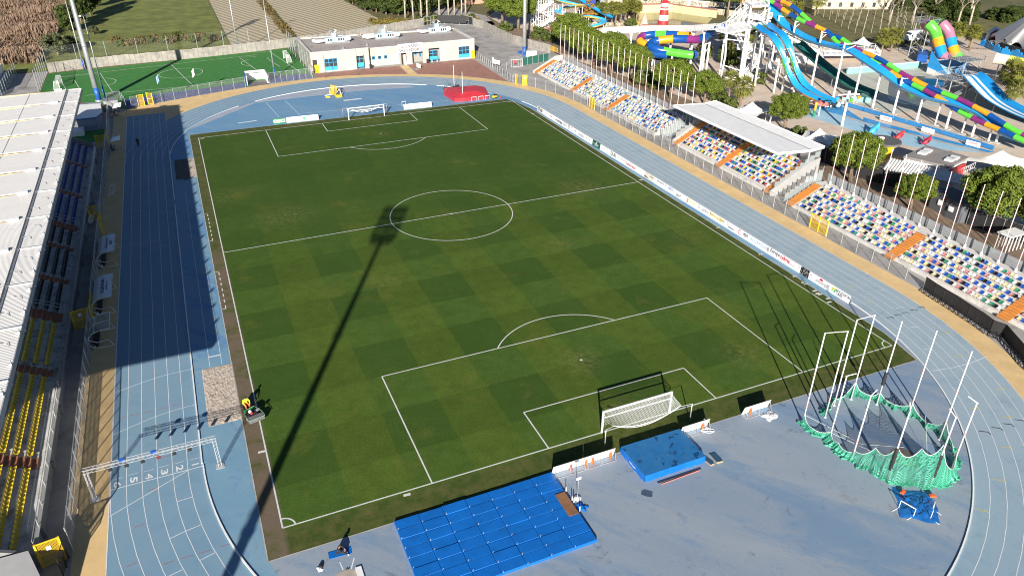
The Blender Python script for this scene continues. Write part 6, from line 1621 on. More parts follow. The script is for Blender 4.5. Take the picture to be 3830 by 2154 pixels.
# three air handling units
for i, (xa, xb, yy) in enumerate([(-.4, 9.4, 105.6), (12.8, 22.8, 105.8), (28.6, 38.0, 107.6)]):
    t = thing('ventilation_unit', ('left', 'middle', 'right')[i] + ' white ventilation unit with two grey cowls on the flat gravel roof', 'ventilation unit', ((xa + xb) / 2, yy, 4.62), 0, 'ventilation units on the club roof')
    c_ = (xa + xb) / 2 + .4
    m = MB(); m.bx(c_ - 2.3, yy - .9, 4.9, c_ - .5, yy + .5, 6.1); m.bx(c_ + .5, yy - .9, 4.9, c_ + 2.8, yy + .5, 6.1); m.bx(c_ - .5, yy - .6, 4.9, c_ + .5, yy + .6, 7.1); m.build('cabinet', M('unit_blue', (.42, .58, .68), .12, 1.5, .5), t)
    m = MB()
    for dx in (-1.5, -.9, 1.2, 1.8, 2.4): m.bx(c_ + dx - .2, yy - .93, 5.2, c_ + dx + .2, yy - .89, 5.85, 0 if dx < 2 else 1)
    m.build('grille', [DARK, M('dark_red_label', (.25, .03, .04), .1, 1, .6)], t)
    m = MB(); m.tube([(xa + .2, yy + 2.4, 5.4), (xa + .1, yy + .2, 5.4), (xa + .9, yy - .7, 5.4), (c_ - 2.3, yy - .4, 5.4)], [.32, .38, .42, .4], 12); m.build('duct', WHITE, t, None, True); m = MB(); m.tube([(c_ + 2.8, yy - .3, 5.5), (xb - .5, yy - .3, 5.5), (xb - .05, yy, 5.45)], [.6, .62, .4], 12); m.build('duct', WHITE, t, None, True); m = MB(); m.tube([(c_ + 1, yy + 1.0, 5.7), (xb - 1, yy + 1.6, 5.7)], .4, 10); m.build('duct', WHITE, t, None, True)
    for s in (-1, 1):
        m = MB(); m.tube([(c_ + s * .35, yy, 7.1), (c_ + s * .75, yy, 7.6)], .12, 8); m.obx((0, 0, 0), (.001, .001, .001)); m.tube([(c_ + s * .72, yy, 7.55), (c_ + s * .85, yy, 7.72)], .62, 14); m.build('cowl', GALV, t)
    m = MB(); m.bx(c_ - 2.6, yy - 1.2, 4.63, c_ + 3.4, yy + .8, 4.9); m.bx(c_ + 3.2, yy - 1.6, 4.63, c_ + 3.9, yy - 1.0, 5.0); m.build('plinth', GALV_D, t)
for i, (x, y) in enumerate([(12.6, 111.0), (5.5, 97.5), (11.9, 98.8)]):
    m = MB(); m.bx(x - .3, y - .3, 4.63, x + .3, y + .3, 4.95); m.tube([(x, y, 4.95), (x, y, 5.4)], .1, 8); solo('roof_vent', m, GALV_D, ('small grey vent stack at the back of the club roof', 'small grey vent stack near the left front of the club roof', 'small grey vent stack near the step of the club roof')[i], 'vent', 'vent stacks on the club roof')
m = MB(); m.bx(11.0, 93.3, 0, 11.6, 93.9, 1.0); solo('litter_bin', m, BLACK, 'black bin against the club building left of the recess', 'bin'); m = MB(); m.bx(26.2, 93.4, 0, 26.8, 94.0, 1.0); solo('litter_bin', m, BLACK, 'black bin against the club building beside the right doorway', 'bin')
t = thing('treatment_bench', 'pale blue treatment bench in the right doorway of the club building', 'bench', (28.3, 93.9, 0)); m = MB(); m.bx(27.6, 93.6, .7, 29.2, 94.15, .8); m.obx((29.4, 93.87, .95), (.6, .55, .08), 0, 0, Matrix.Rotation(-.6, 3, 'Y')); m.build('bench_top', CYAN, t); m = MB()
for x in (27.7, 29.1): m.bar((x, 93.7, 0), (x, 93.7, .7), .06); m.bar((x, 94.1, 0), (x, 94.1, .7), .06)
m.build('bench_leg', WHITE, t)
t = thing('notice_board', 'small white notice board standing on the red paving', 'sign', (22.3, 88.5, 0)); m = MB(); m.obx((22.4, 88.6, .75), (.1, 1.8, 1.0), .25); m.build('notice_panel', WHITE, t); m = MB(); m.obx((21.6, 88.2, .1), (1.0, 1.4, .12), .1); m.build('rubble_foot', CONC_D, t)
t = thing('totem_sign', 'white upright totem with small white panel on the fence right of the club building', 'sign', (42.0, 87, 0)); m = MB(); P = G('12', 1778, 510); m.bx(P.x - .12, P.y - .12, 0, P.x + .12, P.y + .12, 2.6); m.build('white_post', WHITE, t); m = MB(); Q = G('12', 1830, 520); m.bar((P.x + .2, P.y, 1.5), (Q.x, Q.y, 1.5), .06, 1.0); m.build('white_panel', WHITE, t)

# ---- walls and fences of the far side
WALLP_ = M('wall_concrete', (.31, .29, .255), .2, .6, .9, dirt=((.15, .14, .125), .7, .5, .7))
def panel_wall(label, pts, h, step=1.25):
    P = [Vector((*p, 0)) for p in pts]; t = thing('concrete_wall', label, 'wall', tuple(P[0])); m = MB(); rb = MB()
    for a, b_ in zip(P, P[1:]):
        d = (b_ - a).normalized(); k = max(1, round((b_ - a).length / step))
        for i in range(k):
            q, q2 = a.lerp(b_, i / k), a.lerp(b_, (i + 1) / k); j = random.uniform(-.05, .03)
            m.bar(q + d * .02 + Vector((0, 0, h / 2 + j)), q2 - d * .02 + Vector((0, 0, h / 2 + j)), .12, h + 2 * j)
            rb.bar(q - d * .09 + Vector((0, 0, h / 2)), q + d * .09 + Vector((0, 0, h / 2)), .2, h - .25)
    m.build('wall_panel', WALLP_, t); rb.build('wall_rib', CONC_D, t)
    return t
panel_wall('ribbed concrete panel wall behind the small green pitch', [(-63.6, 120.2), (-50, 122.3), (-28.2, 123.3), (-13.0, 125.3), (-3.0, 127.2)], 2.5)
panel_wall('ribbed concrete panel wall behind the club building', [(-2.9, 127.3), (8, 129.5), (25, 135.6), (40.6, 142.0)], 2.6)
panel_wall('ribbed concrete panel wall along the right side of the asphalt yard', [(55.6, 136.4), (56.9, 131), (56.7, 107), (60.9, 91.2)], 2.4)
t = thing('sheeted_gate', 'wide grey steel gate hung with black sheeting at the back corner of the asphalt yard', 'gate', (50, 142, 0)); P = [(40.8, 142.1), (45.6, 143.6), (54.2, 138.6), (55.4, 136.6)]
m = MB()
for a, b_ in zip(P, P[1:]):
    for z_ in (.2, 1.5, 2.8): m.bar((*a, z_), (*b_, z_), .1)
    for k in range(5): q = Vector((*a, 0)).lerp(Vector((*b_, 0)), k / 4); m.bar(q, q + Vector((0, 0, 2.9)), .1)
m.build('gate_frame', GALV, t)
m = MB(); m.add([(45.7, 143.4, .6), (53.9, 138.5, .6), (53.9, 138.5, 2.9), (45.7, 143.4, 2.9)], [(0, 1, 2, 3)]); m.add([(54.4, 138.2, .3), (55.3, 136.5, .5), (55.3, 136.5, 2.4), (54.4, 138.2, 2.9)], [(0, 1, 2, 3)]); m.build('black_sheet', MATS['black_sheeting'], t)
NETF = mesh_mat('ball_stop_net', (.35, .38, .36), .035, .12)
fence('ball_stop_fence', 'tall thin ball-stop fence with widely spaced posts behind the concrete wall of the small pitch', [(-63.6, 121.6), (-50, 123.6), (-28, 124.6), (-14.5, 126.3)], 6.0, 7.2, NETF, GALV, False, .07, base=2.4)
fence('ball_stop_fence', 'tall wire fence at the left end of the small green pitch', [(-63.9, 119.5), (-63.6, 99.5)], 5.2, 3.2, WIRE, GALV, True, .06)
fence('ball_stop_fence', 'tall green-grey wire fence between the small pitch and the club building', [(-4.3, 125.5), (-4.0, 95.2)], 5.0, 3.6, WIRE_G, GALV, True, .06)
fence('ball_stop_fence', 'wire fence along the outer side of the grey path at the far left', [(-70.5, 121), (-70.8, 99)], 3.0, 2.6, WIRE, GALV, True, .05)
fence('perimeter_fence', 'wire fence with grey posts along the blue edging of the small pitch', [(-44.3, 78.8), (-42.9, 79.3)], 2.4, 1.5, WIRE, GALV)
fence('perimeter_fence', 'long wire fence with grey posts between the small pitch and the far bend', [(-40.0, 80.7), (-38.3, 81.4), (-30.5, 83.9), (-20.1, 87.0)], 2.4, 2.45, WIRE, GALV)
fence('perimeter_fence', 'wire fence with grey posts between the white tunnel and the club building', [(-14.5, 88.5), (-10.3, 89.3), (-4.2, 89.5), (-3.9, 93.8)], 2.4, 1.6, WIRE, GALV)
t = thing('players_tunnel', 'white box-shaped players tunnel between the small pitch and the far bend', 'tunnel', (-17.2, 90.5, 0))
m = MB(); m.bx(-19.6, 88.4, 0, -19.4, 93.6, 2.2); m.bx(-14.9, 88.9, 0, -14.7, 93.6, 2.2); m.bx(-19.6, 93.4, 0, -14.7, 93.6, 2.2); m.bx(-19.4, 92.2, 2.0, -14.9, 93.4, 2.15); m.build('white_wall', WHITE, t)
m = MB(); m.bx(-19.75, 88.4, 0, -19.62, 93.6, 2.3); m.build('blue_side', BLUEM, t)
m = MB(); m.sheet([(-19.4, 86.9), (-14.6, 87.9), (-14.9, 92.2), (-19.4, 92.2)], lz(4)); struct('tunnel_ramp', m, ASPH_D)
for i, (f, b_, tp_, fl_) in enumerate([('11', (1235, 770), (1180, 558), 2), ('11', (1497, 717), (1450, 512), 1), ('11', (1742, 677), (1705, 465), 0), ('12', (296, 610), (272, 410), 0), ('12', (522, 590), (500, 412), 0), ('12', (765, 570), (746, 370), 0)]):
    P = G(f, *b_); h = max(4, min(7, HT(P, f, *tp_)))
    t = thing('flag_mast', 'thin dark green flag mast %s along the far bend' % ('with a blue and white flag' if fl_ == 2 else 'with a small white flag' if fl_ == 1 else 'without flag, %s from the left,' % ORD[i]), 'flag mast', (P.x, P.y, 0), 0, 'flag masts along the far bend')
    m = MB(); m.cyl(P.x, P.y, 0, h, .06, .035, 8); m.build('mast', M('dark_green_mast', (.03, .09, .06), .1, 1, .5), t)
    if fl_: m = MB(); m.grid([[(P.x - .02 - .5 * q / 5, P.y + .12 * math.sin(q * 1.4), h - .1 - 1.5 * k / 5 - .12 * q) for k in range(6)] for q in range(6)]); m.build('flag', WHITE if fl_ == 1 else M('flag_blue', (.30, .42, .70), .3, 2.5, .7), t)
# far left container park
t = thing('white_container', 'white block with turquoise base at the far left edge', 'container', (-78, 110, 0)); m = MB(); m.bx(-82, 102, 1.2, -72.6, 119, 3.4); m.build('white_body', WHITE, t); m = MB(); m.bx(-82, 101.8, 0, -72.5, 119.2, 1.2); m.build('turquoise_base', M('turquoise_panel', (.04, .35, .55), .12, .8, .5), t)
fence('screened_fence', 'turquoise screened fence in front of the white block at the far left', [(-71.6, 99), (-72.0, 119)], 1.8, 2.2, mesh_mat('turquoise_mesh', (.05, .38, .50), .45, .08), GALV)
# ---- water park
def spline(pts, n=6):
    P = [Vector(p) for p in pts]; out = []
    for i in range(len(P) - 1):
        a, b_, c_, d = P[max(0, i - 1)], P[i], P[i + 1], P[min(len(P) - 1, i + 2)]
        for k in range(n):
            t = k / n; out.append(.5 * ((2 * b_) + (c_ - a) * t + (2 * a - 5 * b_ + 4 * c_ - d) * t * t + (3 * b_ - a - 3 * c_ + d) * t ** 3))
    out.append(P[-1]); return out


def resample(P, step):
    out = [P[0]]; acc = 0
    for a, b_ in zip(P, P[1:]):
        L = (b_ - a).length
        while acc + L >= step:
            a = a.lerp(b_, (step - acc) / L); out.append(a.copy()); L = (b_ - a).length; acc = 0
        acc += L
    out.append(P[-1]); return out


SL_BLUE = M('slide_blue', (.015, .27, .64), .08, 1.2, .3); SL_LBLUE = M('slide_light_blue', (.05, .37, .68), .08, 1.2, .3); SL_DBLUE = M('slide_deep_blue', (.008, .075, .30), .1, .8, .3); SL_GREEN = M('slide_green', (.11, .58, .055), .08, .8, .3)
SL_PURP = M('slide_purple', (.22, .03, .165), .1, .8, .3); SL_OR = M('slide_orange', (.80, .33, .02), .08, .8, .3); SL_BR = M('slide_brown', (.36, .16, .05), .1, .8, .35); SL_PINK = M('slide_pink', (.38, .16, .25), .08, .8, .3)
SL_TEAL = M('slide_teal', (.012, .15, .125), .2, .6, .4, dirt=((.05, .10, .075), .5, .5, .6)); SL_YEL = M('slide_yellow', (.78, .62, .10), .08, .8, .35); SL_W = M('slide_white', (.74, .76, .76), .06, .8, .35)


def tube_flume(name, parent, pts, r, mats, seglen=3.2, n=14):
    P = resample(spline(pts, 8), .6); per = max(1, round(seglen / .6)); k = 0; i = 0
    while i < len(P) - 1:
        e = min(len(P) - 1, i + per); seg = P[i:e + 1]
        if len(seg) > 1:
            m = MB(); m.tube([seg[0] - (seg[1] - seg[0]) * .12] + seg, [r * 1.09] + [r * 1.09] + [r] * (len(seg) - 1), n, False); m.build(name, mats[k % len(mats)], parent, None, True)
        i = e; k += 1
    return P


def open_flume(name, parent, pts, w, depth, top, sides, seglen=6.0, lanes=None, flat=False):
    """open chute: trough with raised edges, outer shell in coloured lengths"""
    P = resample(spline(pts, 8), .7); prof = []
    for k in range(9):
        u = k / 8 * 2 - 1; prof.append((u * w / 2, depth * (abs(u) ** (6 if flat else 2.6))))
    rows = []; rows_o = []
    for i, p in enumerate(P):
        t = (P[min(i + 1, len(P) - 1)] - P[max(i - 1, 0)]).normalized(); s = t.cross(Vector((0, 0, 1))).normalized(); u_ = s.cross(t)
        rows.append([p + s * a + u_ * b_ for a, b_ in prof]); rows_o.append([p + s * a * 1.06 + u_ * (b_ * 1.0 - .07) for a, b_ in prof])
    if lanes:
        for j in range(8): m = MB(); m.grid([r_[j:j + 2] for r_ in rows]); m.build(name, lanes[j % len(lanes)], parent, None, True)
    else: m = MB(); m.grid(rows); m.build(name, top, parent, None, True)
    m = MB(); m.strip([r_[0] for r_ in rows_o], [r_[0] for r_ in rows]); m.strip([r_[-1] for r_ in rows], [r_[-1] for r_ in rows_o]); m.build(name + '_rim', top, parent)
    per = max(1, round(seglen / .7)); i = 0; k = 0
    while i < len(rows_o) - 1:
        e = min(len(rows_o) - 1, i + per); m = MB(); m.grid([r_[::-1] for r_ in rows_o[i:e + 1]]); m.build(name + '_shell', sides[k % len(sides)], parent, None, True); i = e; k += 1
    return P


def supports(parent, items, r=.24, name='support_column'):
    for (x, y, z) in items:
        m = MB(); m.cyl(x, y, .1, z, r, r * .85, 12); m.bx(x - .7, y - .7, 0, x + .7, y + .7, .16, 1); m.build(name, [WHITE, CONC], parent, None, False)


# long blue racing chute
PL = [(102.23, 35.8, 9.3), (100.6, 26.8, 9.9), (101.1, 21.7, 8.8), (101.4, 16.6, 7.4), (102.4, 12.0, 5.6), (102.65, 6.3, 4.8), (103.65, .2, 4.8), (104.0, -5.3, 4.2), (105.5, -9.3, 1.8)]
t = thing('blue_water_slide', 'very long bright blue open chute running down from the white tower on white columns', 'water slide', (102, 30, 0))
pts = [(103.6, 57.5, 16.6), (103.0, 55.6, 15.0), (102.4, 49.2, 11.6), (102.0, 41.6, 10.0), (101.8, 35.8, 9.6), (101.3, 26.8, 9.9), (101.2, 21.7, 8.8), (101.4, 16.6, 7.4), (102.2, 12.0, 5.7), (102.6, 6.3, 4.8), (103.4, .2, 4.8), (104.0, -5.3, 4.2), (105.4, -9.6, 1.8), (107.0, -14, 1.0), (108, -18, .8)]
open_flume('chute', t, pts, 2.5, .9, SL_BLUE, [SL_LBLUE], 200)
m = MB(); P_ = resample(spline(pts, 8), 1.0)
supports(t, [(102.2, 35.8, 12.6), (100.3, 26.8, 12.0), (101.1, 21.7, 8.6), (101.4, 16.6, 7.2), (102.4, 12.0, 7.6), (102.65, 6.3, 4.6), (103.65, .2, 4.6), (104.0, -5.3, 4.0), (105.5, -9.3, 1.6), (102.2, 44.6, 13.4), (102.8, 51.0, 13.6)])
# twin closed tubes
t = thing('tube_water_slide', 'pair of intertwined multicoloured tube slides following the long blue chute', 'water slide', (104.5, 30, 0))
B_ = [(103.2, 56, 16.9), (104.5, 52.8, 16.4), (104.5, 48.5, 15.7), (105.0, 43.3, 13.5), (104.3, 37.3, 11.8), (104.9, 32.7, 11.4), (104.6, 26.8, 10.0), (104.5, 20.3, 9.3), (104.5, 13.8, 7.7), (104.6, 6.5, 6.5), (104.8, 0, 5.9), (104.8, -5.9, 4.9), (105, -12.4, 3.3), (105.3, -18, 2.4)]
A_ = [(102.4, 56.5, 16.6), (103.3, 54.4, 16.0), (103.5, 49.3, 14.5), (103.2, 43.6, 13.5), (103.9, 36.0, 12.3), (103.3, 31.9, 10.8), (103.4, 26, 9.7), (103.5, 20.2, 8.6), (103.5, 15.2, 7.5), (103.6, 10.7, 6.6), (103.6, 5.5, 5.8), (103.5, -.2, 4.5), (103.5, -5.2, 3.6), (103.6, -11.9, 2.9), (103.8, -17, 2.2)]
tube_flume('tube_section', t, B_, .5, [SL_PURP, SL_OR, SL_DBLUE, SL_GREEN, SL_PURP, SL_OR, SL_DBLUE, SL_GREEN], 3.4)
tube_flume('tube_section', t, A_, .5, [SL_GREEN, SL_PURP, SL_OR, SL_DBLUE], 3.2)
for (x, y, z) in [(102.2, 35.8, 12.3), (100.3, 26.8, 11.6), (102.2, 44.6, 13.2), (102.8, 51, 13.4), (102.4, 12, 7.4)]: m = MB(); m.bar((x, y, z), (104.6, y, z - .2), .16); m.bar((x, y, z - 1.4), (103.6, y, z - .5), .12); m.build('bracket_arm', WHITE, t)
supports(t, [(104.0, 3, 5.4), (104.2, -3, 4.4), (104.4, -8.5, 3.2)], .16)

# white tower
def railing(m, pts, h=1.1, step=.32, mi=0):
    for a, b_ in zip(pts, pts[1:]):
        a, b_ = Vector(a), Vector(b_); n = max(1, round((b_ - a).length / step))
        m.bar(a + Vector((0, 0, h)), b_ + Vector((0, 0, h)), .07, None, mi); m.bar(a + Vector((0, 0, .12)), b_ + Vector((0, 0, .12)), .05, None, mi)
        for k in range(n + 1):
            q = a.lerp(b_, k / n); m.bar(q, q + Vector((0, 0, h)), .07 if k % 6 == 0 else .03, None, mi)


def deck(parent, poly, z, rail_skip=(), th=.28, name='deck'):
    m = MB(); m.prism(poly, z - th, z); dk = m.build(name, WHITE, parent); m = MB(); n = len(poly)
    for i in range(n):
        if i in rail_skip: continue
        railing(m, [(*poly[i], z), (*poly[(i + 1) % n], z)])
    m.build('railing', WHITE, dk, ORG[parent.name])


def stair(parent, a, b_, w=1.3, name='stair_flight'):
    a, b_ = Vector(a), Vector(b_); d = b_ - a; h = Vector((d.x, d.y, 0)); n = max(3, round(abs(d.z) / .19)); s = Vector((-h.y, h.x, 0)).normalized() * w / 2
    m = MB()
    for k in range(n): q = a + d * ((k + .5) / n); m.bar(q - s, q + s, h.length / n * .95, .05)
    for e in (-1, 1):
        m.bar(a + s * e, b_ + s * e, .06, .3); m.bar(a + s * e + Vector((0, 0, 1.0)), b_ + s * e + Vector((0, 0, 1.0)), .06)
        for k in range(0, n + 1, 2): q = a + d * (k / n) + s * e; m.bar(q, q + Vector((0, 0, 1.0)), .035)
    m.build(name, WHITE, parent)


tw = thing('slide_tower', 'tall white steel slide tower with several decks zigzag stairs and a bridge', 'tower', (92, 48, 0))
deck(tw, [(82.6, 48.8), (83.0, 45.3), (90.6, 46.6), (98.4, 48.8), (97.6, 52.5), (94.6, 55.0), (88.0, 52.0)], 12.0, (1,))
deck(tw, [(94.2, 51.2), (98.4, 50.2), (101.6, 54.6), (100.5, 57.2), (96.0, 56.0)], 16.2, (2,))
deck(tw, [(96.5, 49.8), (100.8, 51.2), (99.4, 55.2), (95.4, 54.6)], 13.2)
deck(tw, [(90.0, 46.0), (93.6, 47.2), (93.0, 49.6), (89.4, 48.6)], 7.4, (3,))
deck(tw, [(93.5, 46.4), (97.4, 47.6), (96.7, 50.2), (93.0, 49.2)], 4.9, (3,))
stair(tw, (87.0, 47.5, 12.0), (91.0, 47.8, 7.4)); stair(tw, (92.4, 48.6, 7.4), (95.6, 48.6, 4.9)); stair(tw, (95.4, 47.6, 4.9), (91.0, 46.6, .4)); stair(tw, (93.2, 53.6, 12.0), (97.0, 54.6, 16.2)); stair(tw, (91.5, 55.5, 12.0), (96.2, 56.8, 14.6))
def clmn(pts, r=.23):
    m = MB(); m.tube(pts, r, 10); m.build('column', WHITE, tw, None, True)
for pt in [[(88.4, 45.0, 0), (88.6, 45.2, 12)], [(89.2, 45.2, 0), (89.0, 45.6, 12)], [(90.0, 45.6, 0), (90.6, 46.6, 12)], [(85.2, 48.0, 0), (85.6, 47.8, 6), (83.6, 46.0, 11.8)], [(93.2, 47.0, 0), (93.2, 47.0, 12)], [(97.5, 48.8, 0), (97.6, 49.0, 16)], [(94.6, 52.0, 0), (94.6, 52.0, 16)], [(100.6, 53.5, 0), (100.6, 54, 16)], [(88.0, 52.0, 0), (88, 52, 12)], [(97.2, 55.6, 0), (97.2, 55.6, 16)]]: clmn(pt)
m = MB()
for a, b_ in [((88.6, 45.2, 11), (84, 46, 11.6)), ((89, 45.6, 6), (93.2, 47, 7.2)), ((88.4, 45.2, 3), (85.3, 48, 4)), ((93.2, 47, 9), (97.5, 48.8, 11.6)), ((97.5, 48.8, 5), (100.6, 53.5, 11)), ((94.6, 52, 12.2), (97.5, 49, 15.8)), ((89.2, 45.4, 9.5), (84.6, 46.8, 10.2)), ((93.2, 47, 2.6), (97.5, 48.8, 2.6))]: m.bar(a, b_, .18)
m.build('brace', WHITE, tw)
# foot bridge of the tower
t = thing('foot_bridge', 'long white railed foot bridge sloping from the paving up to the white slide tower', 'bridge', (84, 75, 0))
pts = [Vector(p) for p in [(83.4, 106.5, .3), (80.6, 100.0, 5.0), (78.7, 93.0, 6.0), (80.0, 78.0, 8.4), (82.9, 49.0, 12.0)]]
pts = [G('E', 905, 415, .4), G('E', 985, 375, 5.0), G('E', 1400, 352, 6.5), G('E', 1932, 348, 9.0), Vector((84.0, 50.2, 12.0))]
for a, b_ in zip(pts, pts[1:]):
    d = (b_ - a); s = Vector((-d.y, d.x, 0)).normalized() * .9
    m = MB(); m.bar(a - Vector((0, 0, .15)), b_ - Vector((0, 0, .15)), 1.9, .3); m.build('bridge_deck', WHITE, t)
    m = MB(); railing(m, [a + s, b_ + s], 1.15, .3); railing(m, [a - s, b_ - s], 1.15, .3)
    for e in (-1, 1): m.bar(a + s * e + Vector((0, 0, .5)), b_ + s * e + Vector((0, 0, .5)), .02, .7)
    m.build('bridge_railing', WHITE, t)
for a, b_, us in [(pts[1], pts[2], (.25, .55, .85)), (pts[2], pts[3], (.1, .4, .75)), (pts[3], pts[4], (.3, .65))]:
    for u in us: q = a.lerp(b_, u); m = MB(); m.cyl(q.x, q.y, 0, q.z - .3, .26, .24, 10); m.bar((q.x, q.y, q.z - 1.4), (q.x + .8, q.y, q.z - .35), .14); m.bar((q.x, q.y, q.z - 1.4), (q.x - .8, q.y, q.z - .35), .14); m.build('bridge_column', WHITE, t)
# two parallel chutes
L1 = [(91.4, 46.2, 12.5), (91.0, 44.2, 12.3), (90.2, 41.2, 11.9), (89.9, 38.4, 11.6), (89.8, 36.2, 10.4), (90.2, 34.6, 8.2), (91.2, 32.8, 4.7), (91.9, 30.2, 2.2), (92.2, 25.8, .95), (92.8, 20.8, .45)]
def shift(P, dx, dy): return [(p[0] + dx * (1 - .35 * i / len(P)), p[1] + dy, p[2]) for i, p in enumerate(P)]
for lab, pts, nm in (('left of two matching blue chutes dropping from the tower to the light blue pool', L1, 0), ('right of two matching blue chutes dropping from the tower to the light blue pool', shift(L1, 3.9, .9), 1)):
    t = thing('twin_water_slide', lab, 'water slide', (pts[5][0], pts[5][1], 0), 0, 'two matching blue chutes')
    open_flume('chute', t, pts, 2.0, .8, SL_BLUE, [SL_GREEN, SL_DBLUE, SL_PURP, SL_BR, SL_GREEN, SL_DBLUE, SL_PURP, SL_OR], 3.6)
    for q in (2, 5, 7): p = pts[q]; m = MB(); m.cyl(p[0], p[1] + .2, 0, p[2] - .15, .26, .22, 10); m.build('support_column', WHITE, t, None, True)
    m = MB()
    for i, p in enumerate(resample(spline(pts, 8), 3.0)): m.bar(p + Vector((-1.1, 0, -.1)), p + Vector((1.1, 0, -.1)), .12, .2)
    m.build('joint_flange', WHITE, t)
# coiled tube slide
t = thing('coiled_tube_slide', 'coiled blue orange green and purple tube slide left of the white tower', 'water slide', (80, 58, 0))
C1 = [(85.6, 50.6, 12.2), (85.6, 53.6, 10.6), (84.6, 57.0, 8.3), (82.2, 60.4, 7.9), (79.2, 62.8, 7.6), (76.4, 64.2, 7.0), (74.6, 63.4, 6.4), (75.2, 61.2, 5.9), (77.4, 59.6, 5.4), (79.6, 57.4, 5.2), (81.4, 55.6, 5.1), (82.9, 55.9, 5.0), (82.6, 58.4, 4.7), (80.2, 61.2, 4.4)]
tube_flume('tube_section', t, C1, .95, [SL_DBLUE, SL_DBLUE, SL_PURP, SL_DBLUE, SL_OR, SL_DBLUE, SL_DBLUE, SL_GREEN, SL_GREEN, SL_DBLUE, SL_PURP], 3.4, 18)
C2 = [(84.8, 61.6, 8.2), (82, 66, 8.0), (79.2, 69.6, 7.5), (76.6, 70.6, 7.0), (75.2, 68.6, 6.2), (76.4, 66, 5.4), (75.2, 64.2, 4.7), (73.4, 64.9, 4.4), (72.9, 67.0, 4.1), (74, 69.4, 3.6), (77, 70.5, 3.0)]
tube_flume('tube_section', t, C2, .9, [SL_OR, SL_DBLUE, SL_GREEN, SL_DBLUE, SL_PURP, SL_OR, SL_DBLUE, SL_GREEN], 3.2, 18)
C3 = [(76.5, 58.6, 4.9), (74.6, 60.6, 4.8), (72.8, 63.0, 4.7), (71.6, 65.0, 4.5)]
tube_flume('tube_section', t, C3, .9, [SL_DBLUE, SL_DBLUE, SL_OR], 3.2, 18)
for x, y, z in [(86.2, 56.6, 7.2), (87.7, 57.0, 7.4), (87.1, 63.8, 6.2), (74.8, 66.4, 4.2), (79.3, 71.4, 6.6), (81.6, 64.6, 6.6), (77.5, 63.6, 6.0), (78.2, 58.6, 4.4), (82.4, 56.6, 4.1), (75.0, 62.2, 5.4)]: m = MB(); m.cyl(x, y, 0, z, .27, .24, 10); m.build('support_column', WHITE, t, None, True)
m = MB(); m.bar((86.2, 56.6, 7.1), (87.7, 57, 7.1), .2); m.bar((86.2, 56.6, 5), (87.7, 57, 6), .14); m.build('brace', WHITE, t)
m = MB(); m.obx((79.5, 64.5, 1.6), (10, 7, 3.0), -.9); solo('dark_shed', m, M('dark_shed', (.05, .05, .055), .2, .6, .8), 'dark grey shed under the coiled tube slide', 'shed')
# dark green wide slide, white stair and deck
t = thing('green_water_slide', 'wide faded dark green slide dropping into the back pool behind the blue chute', 'water slide', (108, 38, 0))
open_flume('chute', t, [(109.8, 51.5, 6.4), (109.4, 49.9, 6.1), (108.4, 43.5, 4.5), (107.6, 35.6, 2.5), (107.6, 28.8, 1.0), (108.2, 23.0, .45)], 3.4, .8, SL_TEAL, [SL_TEAL], 200, None, True)
m = MB()
for y, z in ((46, 5), (40, 3.4), (34, 2.0)):
    for dx in (-1.5, 1.5): m.bar((108 + dx, y, 0), (108 + dx, y, z), .16)
m.build('support_frame', GALV_D, t)
t = thing('deck_stair', 'white railed stair leading down to a white deck behind the blue chute', 'stair', (119, 60, 0))
stair(t, (114.9, 62.0, 6.4), (123.5, 55.6, 1.9), 2.4); deck(t, [(111.5, 61.0), (113.8, 64.4), (116.2, 62.8), (113.6, 59.6)], 6.4, (1, 2)); deck(t, [(123.0, 54.2), (126.0, 57.6), (140.5, 53.4), (137, 48.6)], 1.8, (0,))
m = MB(); m.prism([(111.6, 59.2), (114.6, 62.6), (124, 55.4), (121.4, 52.6)], 0, 1.7); m.build('base_wall', WHITE, t)
# pools
POOLF = M('pool_floor', (.50, .50, .44), .1, .4, .7, dirt=((.30, .30, .22), .25, .5, .6)); TURQ = M('pool_turquoise', (.20, .50, .47), .1, .8, .6, dirt=((.32, .45, .40), .8, .5, .5)); LB = M('pool_light_blue', (.33, .53, .66), .08, .5, .6, dirt=((.40, .50, .55), .6, .55, .5)); MB_ = M('pool_mid_blue', (.035, .26, .58), .12, .6, .4, dirt=((.07, .33, .60), .4, .5, .6))
def water_mat(name, col, rough=.08):
    t_ = NT(name); n = t_.noise(1.2, 3, .5); return t_.fin(t_.mix(t_.ramp(t_.noise(.15, 4, .6), [(.4, 0.0), (.6, 1.0)]), col, tuple(k * .65 for k in col)), rough, 0, n, .08, .05, .6)
m = MB(); m.sheet([(101.4, 22.2), (102.0, 12.2), (116.4, 12.4), (126, 20), (138.1, 26.7), (137.6, 34), (141.9, 39.7), (119.2, 41.8), (108.5, 34)], lz(2)); struct('back_pool', m, POOLF)
m = MB(); m.sheet([(112, 14), (126, 21), (137.5, 27), (134, 33.5), (124, 33), (116, 26), (110, 20)], lz(3)); struct('pool_water', m, water_mat('shallow_water', (.16, .15, .09)))
t = thing('pool_wall', 'turquoise pool wall along the back of the shallow back pool', 'wall', (130, 41, 0)); m = MB(); m.bar((119.2, 42.0, .7), (141.9, 39.9, .7), .4, 1.4); m.build('turquoise_wall', TURQ, t); m = MB(); m.bar((119.2, 42.1, 1.45), (141.9, 40.0, 1.45), .7, .1); m.build('coping', OFFWH, t)
t = thing('pool_wall', 'turquoise pool wall at the near corner of the back pool beside the white columns', 'wall', (103, 22, 0)); m = MB(); m.bar((100.6, 24.5, .5), (104.6, 20.5, .5), .4, 1.0); m.bar((104.6, 20.5, .5), (105.8, 24, .5), .35, 1.0); m.build('turquoise_wall', TURQ, t)
